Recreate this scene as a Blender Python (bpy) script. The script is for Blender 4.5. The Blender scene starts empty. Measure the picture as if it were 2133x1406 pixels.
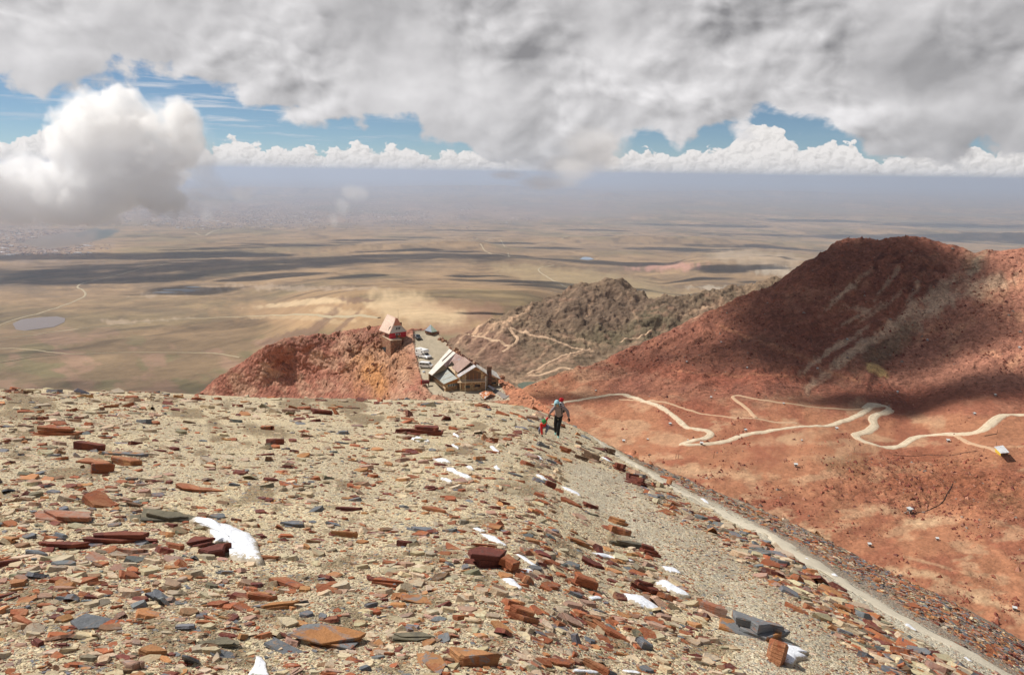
import bpy, bmesh, math, random
import numpy as np
from mathutils import Matrix, Vector, Euler
R = math.radians
rng = np.random.default_rng(7)
random.seed(7)
sc = bpy.context.scene
col = sc.collection

# ---------------------------------------------------------------- camera, sky, sun, exposure
FPX, CX, CY = 1600.0, 1066.5, 703.0          # focal length and centre in photograph pixels
PITCH, ROLL = R(12.1), R(0.8)
cam_d = bpy.data.cameras.new('camera'); cam = bpy.data.objects.new('camera', cam_d); col.objects.link(cam)
cam_d.sensor_width = 36; cam_d.lens = FPX / 2133 * 36; cam_d.clip_start = 0.2; cam_d.clip_end = 400000
CAMR = Matrix.Rotation(math.pi / 2 - PITCH, 4, 'X') @ Matrix.Rotation(ROLL, 4, 'Z')
cam.matrix_world = CAMR
sc.camera = cam
MR = np.array(CAMR.to_3x3())

SUN_AZ, SUN_EL = R(-66), R(50)
SUN = np.array([math.sin(SUN_AZ) * math.cos(SUN_EL), math.cos(SUN_AZ) * math.cos(SUN_EL), math.sin(SUN_EL)])
sun_d = bpy.data.lights.new('sun', 'SUN'); sun_d.energy = 5.0; sun_d.angle = R(0.55); sun_d.color = (1, 0.955, 0.885)
sun = bpy.data.objects.new('sun', sun_d); col.objects.link(sun)
sun.rotation_euler = Vector(SUN).to_track_quat('Z', 'Y').to_euler()
sc.view_settings.view_transform = 'Standard'; sc.view_settings.look = 'None'
sc.view_settings.exposure = 0.0; sc.view_settings.gamma = 1
sc.render.engine = 'CYCLES'
cy = sc.cycles
cy.max_bounces = 26; cy.diffuse_bounces = 3; cy.glossy_bounces = 2; cy.transparent_max_bounces = 12
cy.volume_bounces = 24; cy.volume_max_steps = 256; cy.use_denoising = True
try: cy.denoiser = 'OPENIMAGEDENOISE'
except Exception: pass
cy.use_adaptive_sampling = True; cy.adaptive_threshold = 0.015

def ray(px, py):
    """unit-depth world direction through a photograph pixel"""
    px = np.asarray(px, float); py = np.asarray(py, float)
    v = np.stack([(px - CX) / FPX, -(py - CY) / FPX, -np.ones(np.broadcast(px, py).shape)], -1)
    return v @ MR.T
def proj(p):
    q = np.asarray(p) @ MR
    z = np.where(-q[..., 2] < 1e-3, 1e-3, -q[..., 2])
    return CX + FPX * q[..., 0] / z, CY - FPX * q[..., 1] / z
def azel(px, py):
    d = ray(px, py)
    return math.degrees(math.atan2(d[0], d[1])), math.degrees(math.atan2(d[2], math.hypot(d[0], d[1])))
def pix(az, T):
    """pixel of a direction given by azimuth and tan(depression)"""
    return proj(np.stack([np.sin(az), np.cos(az), -T], -1))

# ---- a small expression layer over shader math nodes
class E:
    def __init__(s, nt, sock): s.nt = nt; s.k = sock
    def _m(s, op, *a, clamp=False):
        n = s.nt.nodes.new('ShaderNodeMath'); n.operation = op; n.use_clamp = clamp
        for i, v in enumerate((s,) + a):
            if isinstance(v, E): s.nt.links.new(v.k, n.inputs[i])
            else: n.inputs[i].default_value = v
        return E(s.nt, n.outputs[0])
    def __add__(s, o): return s._m('ADD', o)
    __radd__ = __add__
    def __mul__(s, o): return s._m('MULTIPLY', o)
    __rmul__ = __mul__
    def __sub__(s, o): return s._m('SUBTRACT', o)
    def __rsub__(s, o): return (s * -1.0) + o
    def __truediv__(s, o): return s._m('DIVIDE', o)
    def sat(s): return s._m('ADD', 0.0, clamp=True)
    def mx(s, o): return s._m('MAXIMUM', o)
    def mn(s, o): return s._m('MINIMUM', o)
    def pw(s, o): return s._m('POWER', o)
    def step(s, a, b):
        n = s.nt.nodes.new('ShaderNodeMapRange'); n.interpolation_type = 'SMOOTHSTEP'
        s.nt.links.new(s.k, n.inputs[0]); n.inputs[1].default_value = a; n.inputs[2].default_value = b
        return E(s.nt, n.outputs[0])
DIM = [None]
def comb(nt, x, y, z):
    n = nt.nodes.new('ShaderNodeCombineXYZ')
    for i, v in enumerate((x, y, z)):
        if isinstance(v, E): nt.links.new(v.k, n.inputs[i])
        else: n.inputs[i].default_value = v
    return n.outputs[0]
def noise(nt, vec, scale, detail=4, rough=0.5, dist=0.0, dim='3D', color=False):
    n = nt.nodes.new('ShaderNodeTexNoise'); n.noise_dimensions = DIM[0] or dim; n.inputs['Scale'].default_value = scale
    n.inputs['Detail'].default_value = detail; n.inputs['Roughness'].default_value = rough
    n.inputs['Distortion'].default_value = dist
    if vec is not None: nt.links.new(vec, n.inputs['Vector'])
    return n.outputs['Color'] if color else E(nt, n.outputs[0])
def voro(nt, vec, scale, feature='F1', out='Distance', rnd=1.0, smooth=None):
    n = nt.nodes.new('ShaderNodeTexVoronoi'); n.voronoi_dimensions = DIM[0] or '3D'; n.feature = feature; n.inputs['Scale'].default_value = scale
    n.inputs['Randomness'].default_value = rnd
    if smooth is not None: n.inputs['Smoothness'].default_value = smooth
    if vec is not None: nt.links.new(vec, n.inputs['Vector'])
    return n.outputs[out] if out == 'Color' else E(nt, n.outputs[out])
def curve(nt, x, pts, lo, hi):
    """piecewise function through pts (x in lo..hi)"""
    n = nt.nodes.new('ShaderNodeFloatCurve'); c = n.mapping.curves[0]
    ys = [p[1] for p in pts]; y0, y1 = min(ys), max(ys); y1 = y1 if y1 > y0 else y0 + 1
    P = sorted(((p[0] - lo) / (hi - lo), (p[1] - y0) / (y1 - y0)) for p in pts)
    c.points[0].location = P[0]; c.points[1].location = P[-1]
    for p in P[1:-1]: c.points.new(*p)
    n.mapping.use_clip = False; n.mapping.update()
    t = (x - lo) * (1.0 / (hi - lo))
    nt.links.new(t.sat().k, n.inputs['Value'])
    return E(nt, n.outputs[0]) * (y1 - y0) + y0
def mixc(nt, f, a, b, mode='MIX'):
    n = nt.nodes.new('ShaderNodeMix'); n.data_type = 'RGBA'; n.blend_type = mode
    for i, v in ((0, f), (6, a), (7, b)):
        if isinstance(v, E): nt.links.new(v.k, n.inputs[i])
        elif isinstance(v, bpy.types.NodeSocket): nt.links.new(v, n.inputs[i])
        elif isinstance(v, (int, float)): n.inputs[i].default_value = v
        else: n.inputs[i].default_value = (*v, 1)
    return n.outputs[2]

def build_world():
    DIM[0] = '2D'
    w = bpy.data.worlds.new('World'); sc.world = w; w.use_nodes = True
    nt = w.node_tree; nt.nodes.clear()
    out = nt.nodes.new('ShaderNodeOutputWorld')
    sky = nt.nodes.new('ShaderNodeTexSky'); sky.sky_type = 'NISHITA'; sky.sun_disc = False
    sky.sun_elevation = SUN_EL; sky.sun_rotation = SUN_AZ; sky.altitude = 5000
    sky.air_density = 1.0; sky.dust_density = 0.6; sky.ozone_density = 1.5
    tc = nt.nodes.new('ShaderNodeTexCoord'); sep = nt.nodes.new('ShaderNodeSeparateXYZ')
    nt.links.new(tc.outputs['Generated'], sep.inputs[0])
    X, Y, Z = (E(nt, sep.outputs[i]) for i in range(3))
    D = 57.29578
    az = X._m('ARCTAN2', Y) * D; el = Z._m('ARCSINE') * D
    A = lambda x, y: azel(x, y)
    # --- clouds as fields of azimuth and elevation
    vec = comb(nt, az * 0.1, el * 0.16, 0.0)
    warp = noise(nt, vec, 1.6, 3, 0.5)
    warp2 = noise(nt, comb(nt, az * 0.1, el * 0.16, 7.3), 1.6, 3, 0.5)
    def field(dx, dy, z, scale, detail, rough, wamp=1.3):
        v = comb(nt, (az + (dx + z * 7)) * 0.1 + (warp - 0.5) * 0.1 * wamp, (el + dy) * 0.135 + (warp2 - 0.5) * 0.1 * wamp, z)
        return noise(nt, v, scale, detail, rough)
    n1 = field(0, 0, 0, 0.95, 8, 0.5)
    n1b = field(-1.5, 1.7, 0, 0.95, 8, 0.5)
    n3 = field(0, 0, 5, 2.6, 7, 0.58)
    n3b = field(-0.5, 0.55, 5, 2.6, 7, 0.58)
    big = field(0, 0, 9, 0.45, 3, 0.5)
    def gauss(x, y, rx, ry, w):
        a, e = A(x, y); k = 0.0358
        return ((az - a) * (1 / (rx * k)))._m('POWER', 2.0).__add__(((el - e) * (1 / (ry * k)))._m('POWER', 2.0))._m('MULTIPLY', -1.0)._m('EXPONENT') * w
    # lower edge of the grey deck
    dl = [(0, 172), (150, 190), (300, 178), (430, 190), (560, 240), (640, 252), (760, 250), (830, 240), (880, 272), (960, 300), (1010, 322),
          (1070, 330), (1130, 352), (1200, 362), (1260, 340), (1310, 300), (1400, 285), (1500, 275), (1700, 262), (1780, 285), (1850, 318), (1950, 336), (2060, 330), (2133, 322)]
    pts = [A(*p) for p in dl]
    pts = [(-90, pts[0][1]), (-50, 5.5)] + pts + [(50, 1.2), (90, 3)]
    edge = curve(nt, az, pts, -90, 90)
    d = (el - edge) * 0.6 + (n1 - 0.5) * 2.6 + (n3 - 0.5) * 2.2 + 0.15
    d = d - gauss(1160, 8, 130, 45, 1.9) - gauss(1250, 70, 90, 60, 1.0)
    dv = comb(nt, az * 0.30 + warp * 0.9, el * 0.42 + warp2 * 0.9, 0.0)
    def bild(off):
        av = nt.nodes.new('ShaderNodeVectorMath'); av.operation = 'ADD'; nt.links.new(dv, av.inputs[0]); av.inputs[1].default_value = off; o = av.outputs[0]
        return (0.6 - voro(nt, o, 0.9, 'SMOOTH_F1', smooth=0.5)) * 0.6 + (0.6 - voro(nt, o, 2.3, 'SMOOTH_F1', smooth=0.4)) * 0.28
    e0, e1 = bild((0, 0, 0)), bild((-0.16, 0.2, 0))
    d = d + (e0 - 0.25) * 1.5
    deck = d.step(-0.22, 0.30) * (1.0 - el.step(15.0, 34.0) * 0.75)  # deck thinned overhead, out of view, to deepen contrast on the ground
    thick = d.step(0.0, 5.0)
    # brightness of the deck
    tex = field(0, 0, 13, 0.7, 2, 0.5).step(0.38, 0.62) * 0.75 + 0.25
    b = 0.575 + (n1 - n1b).mx(-0.16) * 0.72 + (n3 - n3b) * 0.42 * tex + (big - 0.5) * 0.2 + (e0 - e1) * 0.62 * tex
    for g in [(1750, 150, 420, 100, -0.05), (2000, 295, 190, 36, -0.18), (1000, 105, 260, 34, -0.12), (1200, 350, 90, 60, -0.14), (1950, 225, 200, 24, 0.12), (1350, 215, 60, 40, 0.12), (1640, 245, 160, 24, 0.08), (880, 20, 260, 60, 0.03), (1300, 250, 200, 40, -0.06),
              (200, 100, 420, 110, 0.05), (1620, 85, 300, 40, 0.06), (700, 200, 300, 40, 0.05), (1180, 210, 330, 70, 0.10), (1740, 235, 120, 30, 0.12), (120, 70, 300, 60, 0.02),
              (560, 260, 200, 30, -0.06), (950, 280, 120, 30, -0.10)]:
        b = b + gauss(*g)
    b = b + (1.0 - d.step(-0.2, 1.6)) * 0.06
    deckc = comb_col(nt, b.mx(0.27) * 1.0, b.mx(0.27) * 0.975, b.mx(0.27) * 0.97 + 0.008)
    # --- bright cumulus rows along the horizon
    tl = [(0, 300), (60, 292), (110, 275), (170, 285), (240, 300), (330, 310), (440, 318), (470, 295), (510, 296), (560, 318), (620, 312), (700, 320), (735, 304), (770, 318), (820, 312), (880, 326), (960, 322),
          (1080, 318), (1150, 325), (1290, 330), (1380, 318), (1450, 322), (1530, 300), (1590, 262), (1640, 300), (1700, 315), (1740, 298), (1790, 330), (1860, 338), (1900, 330), (2000, 318), (2133, 322)]
    pts = [A(*p) for p in tl]
    top = curve(nt, az, [(-90, 1.5), (-50, 1.8)] + pts + [(50, 1.8), (90, 1.5)], -90, 90)
    cv = comb(nt, az * 1.0, el * 1.25, 3.0)
    wv = noise(nt, cv, 1.5, 2, 0.5, color=True)
    mv = nt.nodes.new('ShaderNodeVectorMath'); mv.operation = 'MULTIPLY_ADD'
    nt.links.new(wv, mv.inputs[0]); mv.inputs[1].default_value = (0.7, 0.7, 0.0); nt.links.new(cv, mv.inputs[2])
    def bil(off):
        av = nt.nodes.new('ShaderNodeVectorMath'); av.operation = 'ADD'; nt.links.new(mv.outputs[0], av.inputs[0]); av.inputs[1].default_value = off
        o = av.outputs[0]
        v1 = voro(nt, o, 0.75, 'SMOOTH_F1', smooth=0.35); v2 = voro(nt, o, 1.9, 'SMOOTH_F1', smooth=0.3); v3 = voro(nt, o, 4.4, 'SMOOTH_F1', smooth=0.3)
        return (0.6 - v1) * 0.55 + (0.6 - v2) * 0.2 + (0.6 - v3) * 0.07, noise(nt, o, 3.0, 4, 0.5)
    b0, f0 = bil((0, 0, 0)); b1, f1 = bil((-0.13, 0.16, 0))
    cd = (top - el) * 0.9 + (b0 - 0.02) * 1.7 + (f0 - 0.5) * 0.25
    base = curve(nt, az, [(-90, -0.4)] + [A(0, 368), A(600, 362), A(1066, 366), A(1600, 374), A(2133, 380)] + [(90, -0.6)], -90, 90)
    cum = cd.step(0.0, 0.16) * (el - base + (f0 - 0.5) * 0.35).step(-0.08, 0.1)
    cb = 0.66 + (b0 - b1) * 0.85 + (f0 - f1) * 0.22 + ((el - base) * 0.14).mn(0.2)
    cb = cb.mx(0.46).mn(0.9)
    cumc = comb_col(nt, cb * 1.0, cb * 0.96, cb * 0.93)
    # --- thin streaks of high cloud
    cir = noise(nt, comb(nt, az * 0.12 + el * 0.18, el * 1.7, 1.0), 1.4, 6, 0.62).step(0.5, 0.75)
    cir = cir * (gauss(330, 205, 320, 50, 1.0) + gauss(560, 240, 260, 30, 0.9) + gauss(650, 288, 160, 9, 0.9) + gauss(1300, 60, 150, 60, 0.8) + 0.05).mn(1.0)
    # --- assemble; the blue behind is the sky texture, deepened away from the horizon
    hi = nt.nodes.new('ShaderNodeHueSaturation'); hi.inputs['Saturation'].default_value = 1.0; hi.inputs['Value'].default_value = 0.066
    nt.links.new(sky.outputs[0], hi.inputs['Color'])
    c = mixc(nt, 1.0, hi.outputs[0], (0.98, 1.08, 1.08), 'MULTIPLY')
    c = mixc(nt, cir * 0.75, c, (0.66, 0.69, 0.74))
    c = mixc(nt, cum, c, cumc)
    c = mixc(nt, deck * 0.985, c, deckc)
    bg = nt.nodes.new('ShaderNodeBackground'); nt.links.new(c, bg.inputs[0]); bg.inputs[1].default_value = 1.0
    nt.links.new(bg.outputs[0], out.inputs[0])
    w.cycles.sampling_method = 'MANUAL'; w.cycles.sample_map_resolution = 512
def comb_col(nt, r, g, b):
    n = nt.nodes.new('ShaderNodeCombineColor')
    for i, v in enumerate((r, g, b)): nt.links.new(v.k, n.inputs[i])
    return n.outputs[0]
build_world(); DIM[0] = None

# ---------------------------------------------------------------- numpy noise
def _h(ix, iy, s):
    v = (ix.astype(np.int64) * 374761393 + iy.astype(np.int64) * 668265263 + s * 1442695041) & 0xffffffff
    v = ((v ^ (v >> 13)) * 1274126177) & 0xffffffff
    return ((v ^ (v >> 16)) & 0xffff) / 65535.0
def vn(x, y, s=0):
    x = np.asarray(x, float); y = np.asarray(y, float)
    ix = np.floor(x); iy = np.floor(y); fx = x - ix; fy = y - iy
    fx = fx * fx * fx * (fx * (fx * 6 - 15) + 10); fy = fy * fy * fy * (fy * (fy * 6 - 15) + 10)
    a = _h(ix, iy, s); b = _h(ix + 1, iy, s); c = _h(ix, iy + 1, s); d = _h(ix + 1, iy + 1, s)
    return (a * (1 - fx) + b * fx) * (1 - fy) + (c * (1 - fx) + d * fx) * fy
def fbm(x, y, o=5, s=0, g=0.5):
    t = 0; a = 1; n = 0; x = np.asarray(x, float); y = np.asarray(y, float)
    for k in range(o):
        c, q = math.cos(0.6 + k), math.sin(0.6 + k)
        t = t + a * (vn(x * c - y * q, x * q + y * c, s + k) - 0.5) * 2; n += a; a *= g; x = x * 2.03 + 11.3; y = y * 2.03 - 7.1
    return t / n
def rid(x, y, o=5, s=0):
    t = 0; a = 1; n = 0
    for k in range(o):
        c, q = math.cos(0.9 + k), math.sin(0.9 + k)
        t = t + a * (1 - abs(vn(x * c - y * q, x * q + y * c, s + k) * 2 - 1) * 2); n += a; a *= 0.5; x = x * 2.1 + 3.3; y = y * 2.1 - 5.1
    return t / n
def ss(v, a, b):
    t = np.clip((v - a) / (b - a), 0, 1); return t * t * (3 - 2 * t)
def lerp(a, b, t):
    t = np.asarray(t)
    colour = (np.ndim(b) == 1 and np.shape(b)[0] == 3) or np.ndim(b) > t.ndim or np.ndim(a) > t.ndim
    return a + (b - a) * (t[..., None] if colour else t)

# ---------------------------------------------------------------- object helpers
def tag(o, label=None, cat=None, group=None, kind=None):
    if label: o['label'] = label
    if cat: o['category'] = cat
    if group: o['group'] = group
    if kind: o['kind'] = kind
    return o
def link(o, parent=None):
    col.objects.link(o)
    if parent is not None: o.parent = parent
    return o
def np_mesh(name, V, F=None, tris=None, quads=None, polys=None, mat=None, smooth=False, cols=None, attrs=None):
    """mesh from numpy arrays; quads/tris are index arrays, polys = (flat loop array, starts)"""
    me = bpy.data.meshes.new(name); V = np.asarray(V, np.float32).reshape(-1, 3)
    me.vertices.add(len(V)); me.vertices.foreach_set('co', V.ravel())
    if polys is None:
        F = quads if quads is not None else tris; F = np.asarray(F, np.int32); k = F.shape[1]
        loops = F.ravel(); starts = np.arange(len(F), dtype=np.int32) * k
    else: loops, starts = polys
    me.loops.add(len(loops)); me.loops.foreach_set('vertex_index', np.asarray(loops, np.int32))
    me.polygons.add(len(starts)); me.polygons.foreach_set('loop_start', np.asarray(starts, np.int32))
    me.update(calc_edges=True); me.validate()
    me.polygons.foreach_set('use_smooth', np.full(len(me.polygons), smooth, bool))
    if cols is not None:
        a = me.color_attributes.new('col', 'FLOAT_COLOR', 'POINT')
        c = np.ones((len(V), 4), np.float32); c[:, :3] = cols; a.data.foreach_set('color', c.ravel())
    for k, v in (attrs or {}).items():
        a = me.attributes.new(k, 'FLOAT', 'POINT'); a.data.foreach_set('value', np.asarray(v, np.float32).ravel())
    if mat: me.materials.append(mat)
    me.update()
    return me
def grid_quads(nr, nc):
    i = np.arange((nr - 1) * (nc - 1)); r = i // (nc - 1); c = i % (nc - 1); a = r * nc + c
    return np.stack([a, a + 1, a + nc + 1, a + nc], 1)

def attr(nt, name):
    n = nt.nodes.new('ShaderNodeAttribute'); n.attribute_name = name; return n
def terrain_mat(name, bumps, var=(0.6, 0.5), specks=None, rough=0.95):
    """soil and rubble: albedo from the sheet's own colour map, broken up by noise; bumps = [(kind, metres, height in metres)]"""
    m = bpy.data.materials.new(name); m.use_nodes = True; nt = m.node_tree; bs = nt.nodes['Principled BSDF']
    bs.inputs['Roughness'].default_value = rough; bs.inputs['Specular IOR Level'].default_value = 0.15
    g = nt.nodes.new('ShaderNodeNewGeometry').outputs['Position']
    c = attr(nt, 'col').outputs['Color']
    f = E(nt, attr(nt, 'rub').outputs['Fac'])
    n1 = noise(nt, g, 1 / var[0], 6, 0.65); 
    k = 1.0 + (n1 - 0.5) * 2 * var[1] * (f * 0.8 + 0.2)
    if specks:
        for size, amt, thr in specks:
            v = voro(nt, g, 1 / size, 'F1', 'Color'); sp = nt.nodes.new('ShaderNodeSeparateColor'); nt.links.new(v, sp.inputs[0])
            r0 = E(nt, sp.outputs[0])
            k = k + (r0 - 0.5) * amt * f
            k = k - (r0.step(thr, thr + 0.03)) * 0.35 * f
    c = mixc(nt, 1.0, c, comb_col(nt, k.mx(0.15), k.mx(0.15), k.mx(0.15)), 'MULTIPLY')
    nt.links.new(c, bs.inputs['Base Color'])
    h = None
    for kind, size, amp in bumps:
        t = noise(nt, g, 1 / size, 5, 0.6) if kind == 'n' else (1.0 - voro(nt, g, 1 / size))
        t = t * (f * (0.85 * amp) + 0.15 * amp)
        h = t if h is None else h + t
    b = nt.nodes.new('ShaderNodeBump'); b.inputs['Strength'].default_value = 1.0; b.inputs['Distance'].default_value = 1.0
    nt.links.new(h.k, b.inputs['Height']); nt.links.new(b.outputs[0], bs.inputs['Normal'])
    return m

# ---- painting helpers: shapes of colour on the ground, given where the photograph shows them
def seg_d(px, py, pts):
    best = np.full(np.shape(px), 1e9)
    for (x0, y0), (x1, y1) in zip(pts[:-1], pts[1:]):
        dx, dy = x1 - x0, y1 - y0; t = np.clip(((px - x0) * dx + (py - y0) * dy) / (dx * dx + dy * dy + 1e-9), 0, 1)
        best = np.minimum(best, np.hypot(px - x0 - t * dx, py - y0 - t * dy))
    return best
def ell(px, py, cx, cy, rx, ry, ang=0, soft=0.5, wob=0.35, s=0):
    a = R(ang); dx, dy = px - cx, py - cy
    u = (dx * math.cos(a) + dy * math.sin(a)) / rx; v = (-dx * math.sin(a) + dy * math.cos(a)) / ry
    q = np.hypot(u, v) + wob * fbm(px / (0.45 * min(rx, ry) + 6), py / (0.45 * min(rx, ry) + 6), 4, s + int(cx))
    return 1 - ss(q, 1 - soft, 1 + soft * 0.4)
def poly_in(px, py, pts):
    ins = np.zeros(np.shape(px), bool); n = len(pts)
    for i in range(n):
        x0, y0 = pts[i]; x1, y1 = pts[(i + 1) % n]
        if y0 == y1: continue
        c = ((y0 > py) != (y1 > py)) & (px < (x1 - x0) * (py - y0) / (y1 - y0) + x0); ins ^= c
    return ins
def poly_soft(px, py, pts, w, wob=0, ws=30, s=0):
    if wob: px = px + wob * fbm(px / ws, py / ws, 4, s); py = py + wob * fbm(px / ws, py / ws, 4, s + 9)
    d = seg_d(px, py, list(pts) + [pts[0]]); d = np.where(poly_in(px, py, pts), d, -d)
    return ss(d, -w, w)

# ---------------------------------------------------------------- landforms as lofted sheets
class RBF:
    def __init__(s, P, f):
        P = np.asarray(P, float) / 100; n = len(P); s.P = P
        A = np.zeros((n + 3, n + 3)); A[:n, :n] = np.sqrt((P[:, None, 0] - P[None, :, 0]) ** 2 + (P[:, None, 1] - P[None, :, 1]) ** 2 + 0.004)
        A[:n, n] = 1; A[:n, n + 1:] = P; A[n:, :n] = A[:n, n:].T
        s.w = np.linalg.solve(A, np.r_[np.asarray(f, float), 0, 0, 0])
    def __call__(s, x, y):
        x = np.asarray(x, float) / 100; y = np.asarray(y, float) / 100; t = s.w[-3] + s.w[-2] * x + s.w[-1] * y
        for i, (a, b) in enumerate(s.P): t = t + s.w[i] * np.sqrt((x - a) ** 2 + (y - b) ** 2 + 0.004)
        return t
class Sheet:
    """a slope seen from the viewpoint, carried on behind its crest and down below its foot"""
    def __init__(s, name, xr, ytop, ybot, samples, step, disp, paint, mat, back=(8, 260, 0.8), crest_noise=(0, 10), kind_name=None):
        s.inv = RBF([(a, b) for a, b, c in samples], [1000.0 / c for a, b, c in samples]); s.disp = disp
        s.yt = lambda x: np.interp(x, [p[0] for p in ytop], [p[1] for p in ytop]) + crest_noise[0] * fbm(x / crest_noise[1], x * 0, 5, 31)
        xs = np.arange(xr[0], xr[1] + 1, step); nr = int((ybot - min(p[1] for p in ytop)) / step)
        t = np.linspace(0, 1, nr)[:, None]
        yt = s.yt(xs)[None, :]; PX = np.broadcast_to(xs[None, :], (nr, len(xs))); PY = ybot + (yt - ybot) * t
        V = s.S(PX, PY)
        rub, cols = paint(PX, PY, V)
        rows = [V]; C = [cols]; U = [rub]
        e = V[-1]; h = e[:, :2] / np.linalg.norm(e[:, :2], axis=1)[:, None]; nb, L, sl = back
        for k in range(1, nb + 1):                     # far side, falling away
            u = (k / nb) ** 1.5; w = e.copy(); w[:, :2] += h * L * u; w[:, 2] -= L * sl * (u ** 1.1)
            w[:, 2] += 0.02 * L * u * fbm(w[:, 0] / (L * .1), w[:, 1] / (L * .1), 3)
            rows.append(w[None]); C.append(cols[-1:]); U.append(rub[-1:])
        f = V[0].copy(); pre = []
        for k in range(3, 0, -1):                       # foot, running on under whatever hides it
            w = f.copy(); w[:, :2] *= (1 - 0.16 * k); w[:, 2] -= abs(f[:, 2]) * 0.3 * k; pre.append(w[None])
        rows = pre + rows; C = [C[0][:1]] * 3 + C; U = [U[0][:1]] * 3 + U
        V = np.concatenate(rows); C = np.concatenate(C); U = np.concatenate(U)
        me = np_mesh(name, V.reshape(-1, 3), quads=grid_quads(V.shape[0], V.shape[1]), mat=mat, smooth=True, cols=C.reshape(-1, 3), attrs={'rub': U.ravel()})
        s.ob = link(bpy.data.objects.new(name, me)); tag(s.ob, kind='structure')
    def S(s, px, py):
        D = 1000.0 / np.maximum(s.inv(px, py), 0.05); p = ray(px, py) * D[..., None]
        return p + s.disp(p, px, py)
# ================================================================ THE LAND
TAN = np.array([.585, .49, .33]); REDV = np.array([.375, .168, .092]); REDM = np.array([.235, .094, .062]); SAND = np.array([.54, .39, .23])
BRN = np.array([.225, .155, .10]); MAR = np.array([.20, .062, .04]); PLN = np.array([.31, .20, .105]); OLV = np.array([.15, .125, .06])

# ---- near slope (a polar height field round the viewpoint)
EYE = 1.65
sil = [(0, 812), (250, 817), (500, 829), (760, 834), (1000, 836), (1050, 842), (1110, 852), (1180, 880), (1300, 946), (1400, 988), (1500, 1030), (1600, 1070), (1700, 1112), (1800, 1165), (1900, 1216), (2000, 1262), (2133, 1340)]
_d = ray([p[0] for p in sil], [p[1] for p in sil]); _az = np.arctan2(_d[:, 0], _d[:, 1]); _T = -_d[:, 2] / np.hypot(_d[:, 0], _d[:, 1])
_az = np.r_[-3.2, -2.2, -1.2, _az, .85, 1.3, 2.4, 3.2]; _T = np.r_[.12, .14, .20, _T, .60, .55, .2, .12]
AZF = np.linspace(-3.2, 3.2, 1281); TF = np.interp(AZF, _az, _T); _k = np.ones(9) / 9; TF = np.convolve(np.pad(TF, 4, 'edge'), _k, 'valid')
def rc_f(a): return np.interp(a, [R(x) for x in (-180, -60, -34, -15, 0, 4, 10, 20, 30, 40, 60, 180)], [60, 45, 42, 48, 58, 58, 36, 23, 17, 15, 30, 60])
def near_z(x, y, bumps=True):
    r = np.hypot(x, y) + 1e-6; a = np.arctan2(x, y); rc = rc_f(a); r0 = .68 * rc; k = EYE / ((rc - r0) * (rc + r0))
    s = np.interp(a, AZF, TF) - EYE / rc - k * (rc - r0) ** 2 / rc
    u = np.maximum(r - r0, 0); um = np.maximum((.95 - s) / (2 * k), 1.0)
    z = -EYE - s * r - np.where(u < um, k * u * u, k * um * um + (u - um) * 2 * k * um)
    if bumps:
        f = ss(r, 1, 5)
        z = z + f * (.10 * fbm(x / 3.1, y / 3.1, 4, 3) * ss(r, 2, 14) + .045 * fbm(x / .8, y / .8, 4, 5) + .012 * fbm(x / .13, y / .13, 3, 8))
    return z
def hit(px, py, it=26):
    """point of the near slope seen at a photograph pixel"""
    d = ray(px, py); hd = np.hypot(d[..., 0], d[..., 1]); ux, uy = d[..., 0] / hd, d[..., 1] / hd; T = -d[..., 2] / hd
    lo = np.full(np.shape(T), .8); hi = rc_f(np.arctan2(ux, uy)) * 1.0
    for _ in range(it):
        m = (lo + hi) / 2; under = near_z(ux * m, uy * m) > -T * m
        hi = np.where(under, m, hi); lo = np.where(under, lo, m)
    return np.stack([ux * hi, uy * hi, near_z(ux * hi, uy * hi)], -1)

pathline = [(1168, 868), (1195, 878), (1225, 896), (1262, 930), (1310, 962), (1370, 995), (1440, 1035), (1500, 1062), (1580, 1105), (1660, 1152), (1740, 1205), (1800, 1240), (1880, 1288), (1960, 1332), (2060, 1390), (2180, 1455)]
path_w = [(1168, 3), (1225, 5), (1310, 5), (1440, 8), (1580, 13), (1740, 19), (1880, 22), (2180, 30)]
tan_band = [(1185, 960), (1300, 985), (1400, 1080), (1500, 1130), (1620, 1230), (1700, 1290), (1850, 1420), (1560, 1420), (1480, 1260), (1400, 1190), (1280, 1100), (1180, 1010)]
def near_zones(px, py):
    """0..1 cover of flat stones, 0..1 darker damp soil, 0..1 pale track"""
    wx = px + 18 * fbm(px / 60, py / 40, 3, 41); wy = py + 10 * fbm(px / 60, py / 40, 3, 42)
    pw = np.interp(px, [p[0] for p in path_w], [p[1] for p in path_w]); track = 1 - ss(seg_d(px, py, pathline), pw * .75, pw * 1.25)
    band = poly_soft(wx, wy, tan_band, 16)
    edge = np.interp(px, [p[0] for p in pathline], [p[1] for p in pathline])
    above = ss(edge - py, 4, 14) * ss(px, 1180, 1230); below = ss(py - edge, 8, 20) * (1 - ss(py - edge, 90 + (px - 1300) * .07, 130 + (px - 1300) * .1)) * ss(px, 1250, 1350)
    n = fbm(px / 150, py / 70, 4, 51)
    cov = .38 + .40 * n + .55 * above + .55 * below - .26 * band
    cov = np.clip(cov * (1 - track), 0.02, 1)
    damp = ss(fbm(px / 75, py / 34, 4, 61), .22, .42) * .9 * (1 - track)
    for c in [(60, 1240, 90, 32), (160, 1310, 60, 22), (340, 1330, 60, 40), (600, 1290, 90, 26), (560, 900, 60, 14), (730, 1300, 50, 60), (1290, 1340, 60, 20), (1740, 1350, 90, 20)]:
        damp = np.maximum(damp, ell(px, py, *c, 8, .7, .6) * .95)
    return cov, damp, track, band, above
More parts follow.
